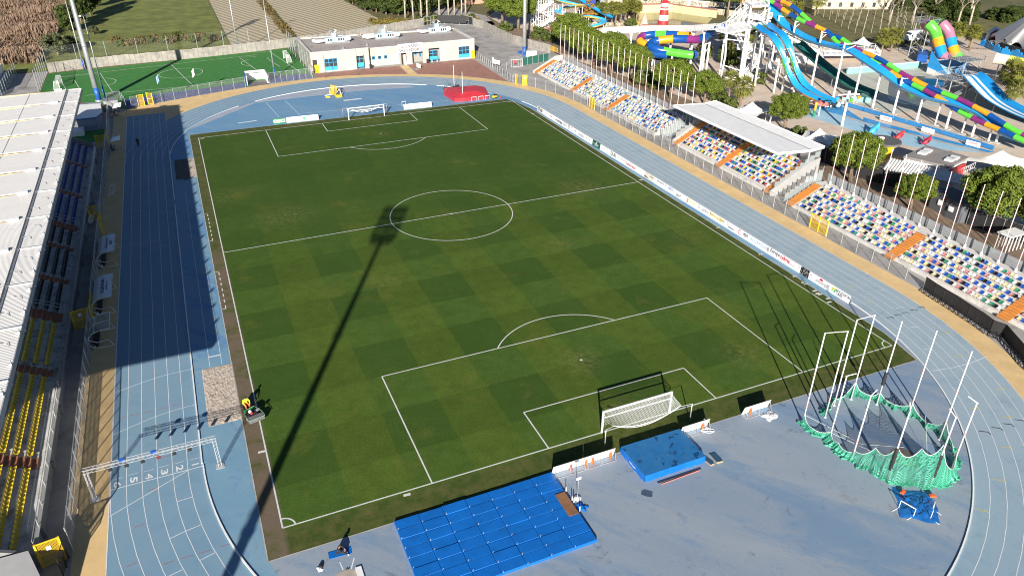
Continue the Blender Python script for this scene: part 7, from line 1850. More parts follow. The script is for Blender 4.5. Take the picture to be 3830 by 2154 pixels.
fence('pool_fence', 'thin dark railing along the back edge of the shallow back pool', [(117, 44.5), (129, 43.2), (143, 42.0)], 1.1, 2.0, WIRE, GALV_D, True, .04)
m = MB(); m.sheet(gp('14', (105, 755), (130, 800), (210, 840), (330, 890), (430, 918), (550, 952), (700, 1000), (900, 1062), (1100, 1108), (1230, 1120), (1600, 1150), (1640, 1148), (1100, 1018), (730, 925), (560, 870), (400, 830), (250, 785)), lz(2)); struct('splash_pool', m, LB)
m = MB(); m.sheet(gp('14', (250, 785), (400, 830), (560, 870), (730, 925), (720, 905), (560, 800), (480, 812), (330, 790)), lz(2)); m.sheet(gp('14', (720, 905), (735, 930), (1100, 1020), (1640, 1150), (1720, 1148), (1200, 1015), (860, 925), (725, 885)), lz(3)); struct('lazy_river', m, MB_)
m = MB(); line(m, gp('14', (560, 868), (735, 928), (1100, 1018), (1640, 1150)), .9, lz(4)); struct('pool_edge', m, CONC)
BP = gp('14', (590, 805), (720, 842), (850, 882), (1140, 965), (1490, 1070), (1700, 1138)); t = thing('pool_barrier', 'low blue panel barrier with two printed banners along the lazy river', 'barrier', (98, 10, 0)); Pp = [Vector((*p, 0)) for p in BP]
m = MB()
for a, b_ in zip(Pp, Pp[1:]):
    n = max(1, round((b_ - a).length / 2.6))
    for k in range(n): q, q2 = a.lerp(b_, k / n), a.lerp(b_, (k + .96) / n); m.bar(q + Vector((0, 0, .55)), q2 + Vector((0, 0, .55)), .05, .8)
m.build('blue_panel', M('barrier_blue', (.03, .20, .48), .12, .8, .5), t)
m = MB()
for a, b_ in zip(Pp, Pp[1:]):
    n = max(1, round((b_ - a).length / 2.6))
    for k in range(n + 1): q = a.lerp(b_, k / n); m.bar(q, q + Vector((0, 0, 1.25)), .06)
    m.bar(a + Vector((0, 0, 1.22)), b_ + Vector((0, 0, 1.22)), .05)
m.build('barrier_post', GALV_D, t)
o = Vector(ORG[t.name])
for (xa, ya), (xb, yb), word in ((((848, 895)), (935, 920), 'AQUASPLASH'), ((1494, 1082), (1600, 1112), 'AQUASPLASH'), ((1160, 982), (1255, 1010), '')):
    a, b_ = G('14', xa, ya, .3), G('14', xb, yb, .3); d = (b_ - a).normalized(); nn = Vector((-d.y, d.x, 0)); nn = nn if nn.x < 0 else -nn
    a, b_ = [p.lerp(p, 0) for p in (a, b_)]
    m = MB(); m.bar(Vector((a.x, a.y, .65)) + nn * .1, Vector((b_.x, b_.y, .65)) + nn * .1, .03, .95); bn = m.build('banner', WHITE, t)
    if word: text(word, (b_ - a).length * .6, .3, TXT_R, t, plane_mtx((a + b_) / 2 + nn * .12 + Vector((0, 0, .45)) - o - Vector((0, 0, 0)), d if d.y < 0 else -d, (0, 0, 1)), 'lettering', .01)
# play figures in the splash pool
t = thing('mushroom_fountain', 'red and white spotted mushroom canopy on a thin post in the splash pool', 'fountain', (*G('14', 385, 870)[:2], 0)); x, y = ORG[t.name][:2]
m = MB(); m.tube([(x, y, 2.4), (x, y, 2.7), (x, y, 3.0), (x, y, 3.15)], [1.6, 1.45, .8, .1], 18); m.build('cap', M('spotted_cap', (.60, .18, .16), .8, 1.3, .5), t, None, True); m = MB(); m.cyl(x, y, 0, 2.5, .13, .12, 10); m.build('stem', WHITE, t)
t = thing('spray_post', 'yellow and green spray post standing in the splash pool', 'fountain', (*G('14', 348, 880)[:2], 0)); x, y = ORG[t.name][:2]; m = MB(); m.cyl(x, y, 0, 1.3, .28, .24, 10); m.build('green_base', GREENP, t); m = MB(); m.cyl(x, y, 1.3, 2.6, .24, .2, 10); m.ball((x, y, 2.7), .3, n=5); m.build('yellow_top', YELM, t, None, True)
t = thing('spray_mast', 'white spray mast with crossed arms and coloured buckets in the splash pool', 'fountain', (*G('14', 560, 948)[:2], 0)); x, y = ORG[t.name][:2]; m = MB(); m.cyl(x, y, 0, 7.0, .27, .22, 12); m.bar((x - 2.2, y + .6, 6.3), (x + 2.2, y - .6, 6.3), .22); m.bar((x - .6, y - 1.5, 6.2), (x + .6, y + 1.5, 6.2), .2); m.build('mast', WHITE, t)
for dx, dy, mt in ((-2.2, .6, CYAN), (2.2, -.6, SL_OR), (.6, 1.5, REDM), (-.6, -1.5, SL_GREEN)):
    m = MB(); m.tube([(x + dx, y + dy, 5.3), (x + dx, y + dy, 5.9)], [.28, .4], 10); m.build('bucket', mt, t)
def figure(px, mat, lab, s=1.0):
    P = G('14', *px); m = MB(); x, y = P.x, P.y
    m.tube([(x - .9 * s, y, .3 * s), (x - .3 * s, y, .55 * s), (x + .3 * s, y, .8 * s), (x + .7 * s, y - .1, 1.4 * s), (x + .8 * s, y - .1, 1.8 * s)], [.1 * s, .45 * s, .5 * s, .3 * s, .08 * s], 10); m.tube([(x - .9 * s, y, .3 * s), (x - 1.2 * s, y + .3 * s, .9 * s)], [.14 * s, .05], 6); m.tube([(x + .1, y + .3 * s, .7 * s), (x + .1, y + .9 * s, 1.3 * s)], [.2 * s, .05], 6); m.tube([(x + .1, y - .3 * s, .7 * s), (x + .1, y - .9 * s, 1.3 * s)], [.2 * s, .05], 6); m.cyl(x, y, 0, .4, .15, .15, 8)
    solo('play_figure', m, mat, lab, 'sculpture', 'play figures in the splash pool', True)
figure((790, 1015), CYAN, 'blue fish play figure at the near edge of the splash pool', 1.3); figure((985, 1052), REDM, 'red bird-like play figure, left of the two red ones in the splash pool', 1.0); figure((1188, 1092), M('crimson_paint', (.30, .02, .05), .1, 1, .5), 'red bird-like play figure, right of the two red ones in the splash pool', 1.0)
figure((238, 820), SL_OR, 'small orange and red seesaw figure at the left end of the splash pool', .6)
t = thing('climbing_structure', 'dark low play frame at the foot of the twin blue chutes', 'frame', (93, 19.5, 0)); m = MB()
for k in range(7): q = G('14', 420 + 22 * k, 815 + (k % 2) * 14); m.bar((q.x, q.y, 0), (q.x, q.y, 1.4), .1); m.bar((q.x, q.y, 1.3), (q.x + 1.2, q.y - .4, .9), .12)
m.build('dark_frame', DARK, t); m = MB(); q = G('14', 525, 825); m.ball((q.x, q.y, 1.0), .6, n=6); m.ball((q.x + .8, q.y - .3, 1.4), .4, n=5); m.build('pale_figure', LB, t, None, True)
# raft slides with run-out wedge
t = thing('raft_tube_slides', 'two steep side by side tube slides pink and green ending in a blue run-out', 'water slide', (148, 42, 0))
RT = [(151.2, 48.6, 8.6), (149.9, 46.6, 8.9), (150.8, 45, 7.3), (150.5, 43, 4.8), (150.2, 41.3, 2.9), (150.4, 40.3, 1.9), (150.8, 39.3, 1.5)]
tube_flume('tube_section', t, RT, 1.3, [SL_PINK, SL_GREEN, SL_GREEN, SL_OR, SL_BLUE], 2.6, 18)
tube_flume('tube_section', t, [(x + 3.2, y - 1.3, z) for x, y, z in RT], 1.3, [SL_GREEN, SL_PINK, SL_PINK, SL_BLUE, SL_OR], 2.6, 18)
m = MB(); a = G('14', 1192, 545); b_ = G('14', 1345, 590); up_ = Vector((0, 0, 1)); H1 = HT(a, '14', 0, 425)
m.add([a, b_, b_ + up_ * .6, a + up_ * 5.2, a + Vector((.5, .3, 0)), b_ + Vector((.5, .3, 0)), b_ + Vector((.5, .3, .6)), a + Vector((.5, .3, 5.2))], [(0, 1, 2, 3), (7, 6, 5, 4), (2, 6, 7, 3), (1, 5, 6, 2), (0, 3, 7, 4)]); m.build('blue_wedge', SL_BLUE, t)
c1, c2 = G('14', 1400, 585), G('14', 1500, 520)
m = MB(); m.add([a + up_ * 3.0 + Vector((.6, .3, 0)), b_ + up_ * .3 + Vector((.5, .3, 0)), c1 + up_ * .4, c2 + up_ * 2.4], [(0, 1, 2, 3)]); m.build('run_out_floor', LB, t)
m = MB(); m.add([c1, c2, c2 + up_ * 3.0, c1 + up_ * 2.0, c1 + Vector((.5, 0, 0)), c2 + Vector((.5, 0, 0)), c2 + Vector((.5, 0, 3)), c1 + Vector((.5, 0, 2))], [(0, 1, 2, 3), (7, 6, 5, 4), (2, 6, 7, 3), (0, 3, 7, 4)]); m.build('blue_side', SL_BLUE, t)
m = MB(); a2, b2 = a + Vector((-.4, -.5, 0)), b_ + Vector((-.2, -.6, 0)); m.add([a2, b2, b2 + Vector((0, 0, .5)), a2 + Vector((0, 0, 1.3)), a2 + Vector((.5, .4, 0)), b2 + Vector((.5, .4, 0)), b2 + Vector((.5, .4, .5)), a2 + Vector((.5, .4, 1.3))], [(0, 1, 2, 3), (7, 6, 5, 4), (2, 6, 7, 3), (0, 3, 7, 4)]); m.build('white_plinth', OFFWH, t)
def steel_tower(name, label, base, z, sx, sy, stairs=True):
    t = thing(name, label, 'tower', (base[0], base[1], 0)); x, y = base; m = MB()
    for dx in (-sx, sx):
        for dy in (-sy, sy): m.cyl(x + dx, y + dy, 0, z, .13, .13, 8)
    for k in range(int(z / 2.4)):
        z0_ = k * 2.4
        for e in (-sy, sy): m.bar((x - sx, y + e, z0_), (x + sx, y + e, z0_ + 2.4), .08); m.bar((x - sx, y + e, z0_ + 2.4), (x + sx, y + e, z0_ + 2.4), .08)
        for e in (-sx, sx): m.bar((x + e, y - sy, z0_), (x + e, y + sy, z0_ + 2.4), .08)
    m.build('steel_frame', GALV, t)
    m = MB(); m.bx(x - sx - .5, y - sy - .5, z, x + sx + .5, y + sy + .5, z + .15); dk = m.build('deck', GALV_D, t); m = MB(); railing(m, [(x - sx - .5, y - sy - .5, z), (x + sx + .5, y - sy - .5, z), (x + sx + .5, y + sy + .5, z), (x - sx - .5, y + sy + .5, z), (x - sx - .5, y - sy - .5, z)], 1.1, .5); m.build('railing', GALV, t)
    m = MB(); zz = 0; k = 0
    while zz < z - .5:
        a = Vector((x - sx, y - sy - .9, zz)); b_ = Vector((x + sx, y - sy - .9, min(z, zz + 2.4)))
        if k % 2: a.x, b_.x = b_.x, a.x
        m.bar(a, b_, .9, .12); m.bar(a + Vector((0, -.45, 1)), b_ + Vector((0, -.45, 1)), .05); zz += 2.4; k += 1
    m.build('stair_flight', GALV, t)
    return t
steel_tower('steel_stair_tower', 'grey steel stair tower holding the tops of the pink and green raft tubes', (151.5, 48.5), 9.0, 1.8, 2.0)
steel_tower('steel_stair_tower', 'grey steel stair tower at the right in front of the cream tube slide', (141.5, 27.5), 4.6, 2.6, 2.0)
steel_tower('steel_stair_tower', 'low grey steel platform at the top of the blue and white lane slide', (127.5, 18.6), 3.7, 3.4, 1.8)
m = MB(); P = [tuple(G('14', *p)[:2]) for p in ((1120, 470), (1195, 480), (1195, 440), (1130, 430))]; m.prism(P, 0, 2.0); solo('blue_hut', m, BLUEM, 'small dark blue hut left of the blue run-out wedge', 'hut')
# lane slide
t = thing('lane_water_slide', 'broad blue slide with white lanes at the right edge behind the tubes', 'water slide', (128, 10, 0))
open_flume('lane', t, [(130.0, 17.6, 4.4), (129.4, 15.6, 4.2), (127.8, 11.5, 3.0), (125.8, 6.0, 1.6), (124.0, -1.0, .9), (123.0, -9, .6)], 5.4, .55, SL_BLUE, [SL_BLUE], 200, [SL_BLUE, SL_BLUE, SL_BLUE, SL_W, SL_BLUE, SL_W, SL_W, SL_BLUE], True)
m = MB()
for q in ((127.2, 11, 2.8), (125.2, 5, 1.3), (129, 15, 3.9)):
    for dx in (-1.8, 1.8): m.bar((q[0] + dx, q[1], 0), (q[0] + dx, q[1], q[2]), .18)
m.build('support_frame', GALV_D, t)
t = thing('cream_tube_slide', 'cream and speckled yellow-green tube slide leaving the right edge', 'water slide', (148, 20, 0))
tube_flume('tube_section', t, [(145.6, 23.2, 5.4), (147.2, 20.4, 5.2), (149.4, 16, 4.8), (152, 10, 4.2)], 1.25, [M('cream_gel', (.72, .66, .50), .06, 1, .4), M('speckled_gel', (.50, .55, .10), .45, 2.5, .4)], 3.0, 16)
for x, y in ((142.4, 19.6), (147.8, 18.6), (150.4, 13)): m = MB(); m.cyl(x, y, 0, 5, .16, .16, 8); m.build('support_column', GALV, t)
# circus tent
t = thing('white_big_tent', 'large white peaked membrane tent with dark arched openings at the right edge', 'tent', (190, 38, 0))
ap = G('14', 2120, 10, 15); feet = [Vector((*G('14', 1712, 356)[:2], .2)), Vector((*G('14', 1800, 388)[:2], .6)), Vector((*G('14', 1925, 425)[:2], .2)), Vector((175, 28, .3)), Vector((182, 14, .3)), Vector((200, 10, .3)), Vector((214, 30, .3)), Vector((204, 50, .3)), Vector((188, 56, .3))]
m = MB(); rows = []; n = len(feet) * 6
ringp = []
for i in range(len(feet)):
    a, b_ = feet[i], feet[(i + 1) % len(feet)]
    for k in range(6):
        u = k / 6; q = a.lerp(b_, u); q.z += 2.6 * 4 * u * (1 - u); ringp.append(q)
for j in range(9):
    s = j / 8; rows.append([q.lerp(ap, s) - Vector((0, 0, 1)) * (.5 * math.sin(PI * s)) for q in ringp] + [ringp[0].lerp(ap, s) - Vector((0, 0, 1)) * (.5 * math.sin(PI * s))])
m.grid(rows); m.build('membrane', WHITE, t, None, True)
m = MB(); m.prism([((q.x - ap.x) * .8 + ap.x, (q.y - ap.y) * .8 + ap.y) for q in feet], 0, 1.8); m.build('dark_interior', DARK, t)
text('VIDEOPIZZA', 6.0, .7, TXT_K, t, plane_mtx(Vector((*G('14', 1745, 325, 3.6),)) - Vector(ORG[t.name]) + Vector((-.5, -.5, .4)), (.80, -.60, 0), (.2, .2, 1)), 'lettering', .05)
P = gp('14', (1600, 345), (1650, 360), (1700, 385), (1760, 405), (1830, 420), (1932, 450)); t = thing('wave_wall', 'low blue wall with wavy top in front of the big white tent', 'wall', (*P[0], 0)); m = MB()
for a, b_ in zip(P, P[1:]):
    for k in range(4): q = Vector((*a, 0)).lerp(Vector((*b_, 0)), k / 4); q2 = Vector((*a, 0)).lerp(Vector((*b_, 0)), (k + 1) / 4); h_ = 1.5 + .5 * math.sin(k * 1.6); m.bar(q + Vector((0, 0, h_ / 2)), q2 + Vector((0, 0, h_ / 2)), .3, h_)
m.build('wavy_panel', SL_BLUE, t)
t = thing('red_stall', 'small red and white arched stall left of the big white tent', 'stall', (*G('14', 1690, 310)[:2], 0)); x, y = ORG[t.name][:2]; m = MB(); m.tube([(x - 2.5, y, 0), (x - 2.3, y, 2.6), (x, y, 3.6), (x + 2.3, y, 2.6), (x + 2.5, y, 0)], .5, 8); m.build('white_arch', WHITE, t, None, True); m = MB(); m.bx(x - 2, y + .4, 0, x + 2, y + .8, 2.8); m.build('red_back', REDM, t)
# camper van
vx = 167.0; vy = 64.6
t = thing('camper_van', 'white high-roof camper van parked on the paving beside the lawn', 'van', (vx, vy, 0), R(8), local=True)
def vz(x): return 0
sec = [(-3.6, .5, 2.75), (-3.3, .42, 2.95), (1.4, .42, 3.0), (2.0, .42, 2.75), (2.6, .42, 2.1), (3.4, .45, 1.45), (3.75, .5, 1.2)]
m = MB(); rows = []
for x, z0_, z1_ in sec: rows.append([(-x, -1.05, z0_), (-x, -1.08, z0_ + (z1_ - z0_) * .5), (-x, -.95, z1_ - .1), (-x, -.75, z1_), (-x, .75, z1_), (-x, .95, z1_ - .1), (-x, 1.08, z0_ + (z1_ - z0_) * .5), (-x, 1.05, z0_)])
m.grid(rows); m.add(rows[0], [tuple(range(8))]); m.add(rows[-1], [tuple(range(8))[::-1]]); m.build('van_body', WHITE, t, (0, 0, 0), True)
m = MB(); m.add([(-2.05, -.85, 2.6), (-2.62, -.95, 1.95), (-2.62, .95, 1.95), (-2.05, .85, 2.6)], [(0, 1, 2, 3)]); m.v = [(p[0] - .06, p[1], p[2] + .06) for p in m.v]; m.build('windscreen', GLASS, t, (0, 0, 0))
m = MB(); m.bx(-2.4, -1.12, 1.5, -1.5, -1.06, 2.2); m.bx(1.6, -1.12, 1.7, 2.2, -1.06, 2.2); m.build('side_window', GLASS, t, (0, 0, 0))
for x in (-2.5, 2.3):
    for y in (-.95, .95): m = MB(); m.tube([(x, y - .12, .36), (x, y + .12, .36)], .36, 14); m.build('wheel', BLACK, t, (0, 0, 0))
for y in (-.8, .8): m = MB(); m.obx((-3.72, y, .95), (.12, .35, .2)); m.build('headlight', GLASSP, t, (0, 0, 0))
m = MB(); m.bx(-3.82, -1.0, .35, -3.6, 1.0, .7); m.build('bumper', BLACK, t, (0, 0, 0))
# peaked tents
def tent(label, c_, s, zt=4.4, ze=2.6, rz=0.0):
    t = thing('peaked_tent', label, 'tent', (c_[0], c_[1], 0), rz, 'white peaked tents', local=True); n = 8; m = MB(); top = []
    cs_ = [(-s, -s), (s, -s), (s, s), (-s, s)]; rows = []; ringp = []
    for i in range(4):
        a, b_ = Vector((*cs_[i], ze)), Vector((*cs_[(i + 1) % 4], ze))
        for k in range(4): u = k / 4; q = a.lerp(b_, u); q = q * (1 - .12 * 4 * u * (1 - u)); q.z = ze + .15 * 4 * u * (1 - u); ringp.append(q)
    for j in range(6): q_ = j / 5; rows.append([p.lerp(Vector((0, 0, zt)), q_) - Vector((0, 0, .55 * math.sin(PI * q_))) for p in ringp + ringp[:1]])
    m.grid(rows); m.build('membrane', M('tent_white', (.74, .73, .70), .05, .6, .6), t, (0, 0, 0))
    for x, y in cs_: m = MB(); m.cyl(x * .97, y * .97, 0, ze, .06, .06, 8); m.build('tent_pole', WHITE, t, (0, 0, 0))
tent('white peaked tent behind the pines left of the covered stand roof', (73.6, 41.4), 2.6, rz=.5); tent('white peaked tent just behind the left end of the covered stand roof', (70.2, 18.6), 3.0, rz=.35); tent('white peaked tent just behind the right end of the covered stand roof', (70.4, .2), 3.0, rz=.6)
tent('white peaked tent in front of the white slide tower', (77.0, 37.8), 2.4, 3.4, 2.6, .3); tent('white peaked tent behind the covered stand beside the paving', (72.8, 16.2), 2.3, 3.4, 2.6, .2); tent('white peaked gazebo at the end of the white deck', (139.5, 57.6), 2.8, 4.6, 2.7, .4)
tent('grey-white peaked tent beside the fallen shade at the foot of the tower', (98.5, 46.5), 2.6, 4.2, 2.4, .8)
tent('white peaked tent left of the brown-roofed hut', (81.0, 124.5), 2.2, 5.2, 3.4, .2); tent('white peaked tent right behind the brown-roofed hut', (84.2, 121.0), 2.6, 5.2, 3.4, .5)
m = MB(); m.obx((87.2, 47.0, 1.0), (2.6, 1.8, 2.0), .3); m.obx((91.4, 44.0, 1.1), (3.0, 2.0, 2.2), .3); m.obx((91.4, 44.0, 2.25), (3.2, 2.2, .1), .3); solo('pump_hut', m, OFFWH, 'low white pump hut at the foot of the white slide tower', 'hut')
# flat-roofed red building, canopy, sail, kiosk
t = thing('snack_bar', 'flat grey-roofed snack bar with a red side wall behind the near terrace', 'building', (79.5, -17, 0))
P = [tuple(G('M', *p, 3.6)[:2]) for p in ((575, 555), (830, 432), (1315, 565), (1095, 672))]
m = MB(); m.prism([(p[0] * .97 + 79.8 * .03, p[1] * .97 - 16.8 * .03) for p in P], 0, 3.2); m.build('wall', WHITE, t); m = MB(); m.prism(P, 3.2, 3.6); rf_ = m.build('flat_roof', M('bitumen_grey', (.23, .22, .215), .15, .5, .9, dirt=((.32, .25, .22), .4, .5, .5)), t)
for p in ((795, 518), (840, 495), (1095, 595), (1145, 575)): q = G('M', *p, 3.7); m = MB(); m.obx((q.x, q.y, 3.72), (1.7, 1.3, .25), .4); m.build('skylight', WHITE, rf_, ORG[t.name])
m = MB(); a, b_ = P[3], P[2]; d = (Vector((*b_, 0)) - Vector((*a, 0))); m.bar(Vector((*a, 1.6)) + Vector((.1, -.4, 0)), Vector((*a, 1.6)) + d * .75 + Vector((.1, -.4, 0)), .1, 3.0); m.build('red_wall', REDM, t)
m = MB(); railing(m, [(*(Vector((*a, 0)) + Vector((.4, -1.2, 0))).xy, 2.2), (*(Vector((*a, 0)) + d * .9 + Vector((.4, -1.4, 0))).xy, 2.2)], 1.0, .8); m.build('railing', WHITE, t)
t = thing('corrugated_canopy', 'long corrugated white canopy roof in front of the snack bar', 'canopy', (74, -20, 0))
P = [G('M', 330, 705, 2.7), G('M', 420, 575, 3.2), G('M', 1450, 815, 3.2), G('M', 1345, 892, 2.7)]
m = MB(); n = 60; rows = []
for i in range(n + 1): q, q2 = P[0].lerp(P[3], i / n), P[1].lerp(P[2], i / n); zo = .07 * (1 if i % 2 else -1); rows.append([q + Vector((0, 0, zo)), q2 + Vector((0, 0, zo))])
m.grid(rows); m.build('corrugated_sheet', OFFWH, t)
for u in (.05, .35, .65, .95): q = P[0].lerp(P[3], u); m = MB(); m.cyl(q.x, q.y, 0, q.z, .08, .08, 8); m.build('canopy_post', GALV_D, t)
m = MB(); q, q2 = P[0].lerp(P[3], .15), P[0].lerp(P[3], .95); m.bar(q + Vector((.9, .5, -1.4)), q2 + Vector((.9, .5, -1.4)), .1, 2.2); m.build('back_panel', M('pale_blue_panel', (.50, .55, .62), .08, .7, .6), t)
t = thing('shade_sail', 'large off-white shade sail stretched on poles at the right edge', 'sail', (88, -21, 0))
P = {k: G('M', *p) for k, p in dict(a=(1270, 548, 3.4), b=(1690, 492, 5.4), c=(2050, 590, 3.6), d=(2000, 770, 2.4), e=(1805, 742, 2.4), f=(1262, 612, 3.2)).items()}
m = MB(); top = [P['a'].lerp(P['b'], k / 8) - Vector((0, 0, .8 * math.sin(PI * k / 8))) for k in range(9)] + [P['b'].lerp(P['c'], k / 8) - Vector((0, 0, .5 * math.sin(PI * k / 8))) for k in range(1, 9)]
bot = [P['f'].lerp(P['e'], k / 8) + Vector((0, 0, .5 * math.sin(PI * k / 8))) for k in range(9)] + [P['e'].lerp(P['d'], k / 8) for k in range(1, 9)]
m.grid([[a.lerp(b_, j / 8) + Vector((0, 0, .35 * math.sin(PI * j / 8) * (1 if 5 < i < 12 else .3))) for j in range(9)] for i, (a, b_) in enumerate(zip(top, bot))]); m.build('sail_membrane', M('sail_cloth', (.66, .64, .59), .07, .5, .7, dirt=((.48, .47, .44), .3, .5, .6)), t, None, True)
for k in 'abefd': q = P[k]; m = MB(); m.cyl(q.x, q.y, 0, q.z + .3, .1, .08, 8); m.build('sail_pole', GALV, t)
for i, p in enumerate([(1440, 750), (1510, 715), (1640, 790), (1790, 800), (1390, 760)]):
    q = G('M', *p); t = thing('picnic_table', 'grey picnic table with benches under the shade sail, %s from the left' % ORD[[1, 2, 3, 4, 0][i]], 'table', (q.x, q.y, 0), .3 * i, 'picnic tables under the shade sail', local=True)
    m = MB(); m.bx(-1, -.4, .7, 1, .4, .77); m.build('table_top', GALV_D, t, (0, 0, 0)); m = MB(); m.bx(-1, -.85, .4, 1, -.55, .46); m.bx(-1, .55, .4, 1, .85, .46); m.build('bench', GALV_D, t, (0, 0, 0)); m = MB(); m.bar((-.8, -.7, 0), (-.7, 0, .7), .08); m.bar((-.8, .7, 0), (-.7, 0, .7), .08); m.bar((.8, -.7, 0), (.7, 0, .7), .08); m.bar((.8, .7, 0), (.7, 0, .7), .08); m.build('leg', GALV_D, t, (0, 0, 0))
t = thing('pool_kiosk', 'small kiosk with dark rounded roof and yellow wall by the splash pool', 'kiosk', (79, -5, 0)); q = G('M', 350, 380, 3.0); m = MB(); m.obx((q.x, q.y, 1.4), (4.0, 2.6, 2.8), .3); m.build('wall', YELM, t); m = MB(); m.tube([(q.x, q.y, 2.8), (q.x, q.y, 3.1)], [3.0, 2.9], 20); m.build('round_roof', M('dark_roof', (.10, .10, .10), .2, 1, .8), t); m = MB(); m.ball((q.x - .5, q.y + .3, 3.4), .6, 1.3, 1, .5, 6); m.build('rooftop_figure', OFFWH, t, None, True)
m = MB(); m.prism([(68.0, -26.4), (67.0, -32.3), (70.4, -33.2), (71.4, -27.0)], 0, 3.0); m.bx(67.1, -31.0, 1.2, 67.3, -30.2, 1.9, 1); m.bx(67.6, -28.9, 1.2, 67.8, -28.0, 2.0, 1); solo('grey_shed', m, [M('shed_grey', (.10, .105, .12), .1, .6, .8), WHITE], 'dark grey shed with two white notices between the pines behind the near terrace', 'shed')
fence('screened_fence', 'tall fence hung with near-black sheeting between the pines and the snack bar', [(67.2, 2), (67.5, -12.3), (70.0, -19.7), (68.4, -26.0)], 2.8, 2.5, MATS['black_sheeting'], GALV_D, True, .05)
fence('screened_fence', 'dark sheeted fence behind the pines at the right edge', [(68.0, -33), (70, -45), (71, -56)], 2.6, 2.5, MATS['black_sheeting'], GALV_D, True, .05)
t = thing('white_turnstile', 'white framed turnstile hut behind the near terrace fence', 'hut', (*G('C', 1740, 330)[:2], 0)); x, y = ORG[t.name][:2]; m = MB()
for k in range(5): m.bar((x - 1.5 + .75 * k, y - .8, 0), (x - 1.5 + .75 * k, y - .8, 2.3), .09); m.bar((x - 1.5 + .75 * k, y + .8, 0), (x - 1.5 + .75 * k, y + .8, 2.3), .09)
m.bx(x - 1.7, y - 1, 2.3, x + 1.7, y + 1, 2.45); m.build('white_frame', WHITE, t)
# ---- far water park
t = thing('lighthouse', 'small red and white striped lighthouse standing beside the yellow-walled pool', 'lighthouse', (112.4, 113.8, 0)); x, y = 112.4, 113.8
for z0_, z1_, r0_, r1_, mt in ((0, 1.6, 1.75, 1.6, REDM), (1.6, 3.3, 1.6, 1.45, WHITE), (3.3, 4.9, 1.45, 1.3, REDM), (4.9, 5.3, 1.6, 1.6, WHITE), (5.3, 5.7, 1.2, 1.2, REDM), (5.7, 7.0, 1.15, 1.15, WHITE)): m = MB(); m.cyl(x, y, z0_, z1_, r0_, r1_, 18); m.build('tower_band', mt, t)
m = MB(); m.tube([(x, y, 7.0), (x, y, 7.7), (x, y, 8.2)], [1.5, .7, .05], 16); m.build('cap_roof', REDM, t)
m = MB(); m.sheet([(117.5, 136.4), (129.1, 133.5), (135, 118), (121, 104), (104, 113), (106, 124)], lz(2)); struct('yellow_pool', m, water_mat('olive_water', (.235, .215, .07)))
t = thing('pool_wall', 'pale yellow walls with red coping around the olive water pool', 'wall', (128, 130, 0)); m = MB(); rd = MB()
for a, b_, h_ in (((117.5, 136.6), (129.3, 133.7), 2.6), ((129.3, 133.7), (136.5, 118), 2.4), ((106, 124.2), (117.5, 136.6), 1.4), ((104, 113), (121, 103.8), .7)): m.bar((*a, h_ / 2), (*b_, h_ / 2), .5, h_); rd.bar((*a, h_ + .15), (*b_, h_ + .15), .7, .3)
m.build('yellow_wall', M('yellow_wall', (.58, .52, .29), .1, .5, .7, dirt=((.35, .32, .14), .5, .5, .5)), t); rd.build('red_coping', M('brick_coping', (.30, .12, .09), .2, 2, .8), t)
def stone_mat():
    t_ = NT('castle_stone'); v_ = t_.node('ShaderNodeTexVoronoi'); v_.inputs['Scale'].default_value = 1.5; t_.link(t_.pos(), v_.inputs['Vector']); v_.feature = 'DISTANCE_TO_EDGE'
    c = t_.mix(t_.ramp(v_.outputs[0], [(.0, 1.0), (.09, 0.0)]), t_.mix(t_.noise(1.2, 5, .7), (.36, .31, .22), (.60, .54, .42)), (.12, .10, .08)); return t_.fin(c, .9, 0, v_.outputs[0], .4, .1)
STONE = stone_mat()
t = thing('mock_castle', 'pale stone mock castle with dark arched doorway above the far pools', 'building', (118, 146, 0))
m = MB(); m.prism([(108.8, 143.6), (116.6, 142.4), (118.4, 149), (110, 151)], 0, 9.5); m.prism([(116.8, 145.6), (129.4, 141.2), (131.5, 146.5), (118.5, 150)], 0, 5.2); m.prism([(129.6, 141), (136.5, 137.6), (139, 142), (132, 146)], 0, 7.5); m.build('stone_wall', STONE, t)
r = random.Random(6); m = MB()
for k in range(46): q = Vector((118, 144.6, 0)).lerp(Vector((150, 122, 0)), k / 45); m.obx((q.x + r.uniform(-.5, .5), q.y + r.uniform(-.5, .5), 2.2 + r.uniform(0, .6)), (r.uniform(.5, 1.3), r.uniform(.5, 1.1), r.uniform(.6, 1.6)), r.uniform(0, 3))
m.build('ruined_parapet', STONE, t); m = MB(); m.prism([(111.6, 143.05), (113.3, 142.75), (113.5, 143.3), (111.8, 143.6)], .3, 3.0); m.prism([(121.5, 143.6), (124.5, 142.6), (124.7, 143.2), (121.7, 144.2)], 2.6, 4.2); m.build('dark_opening', DARK, t)
m = MB(); m.prism([(121, 143.7), (125, 142.4), (125.3, 143.0), (121.3, 144.3)], 4.3, 5.6); m.build('yellow_balcony', SL_YEL, t)
fence('stone_parapet', 'low ruined stone parapet on top of the right wall of the olive pool', [(130, 134.5), (138, 126), (146, 116)], 1.9, 3, STONE, STONE, False, .4, cat='parapet')
m = MB(); m.obx((105.6, 151.4, 4.5), (4.6, 3.0, 9.0), -.4); solo('blue_tower', m, M('tower_blue', (.015, .035, .26), .12, .5, .6), 'dark blue block-like slide tower at the top edge left of the castle', 'tower')
t = thing('grey_chute', 'grey concrete chute beside the dark blue tower at the top edge', 'water slide', (109, 148, 0)); open_flume('chute', t, [(110.5, 154, 7.5), (109.6, 150, 5.0), (108.6, 145.4, 1.8), (108.0, 141.5, .4)], 2.6, .4, GALV, [GALV], 200, None, True)
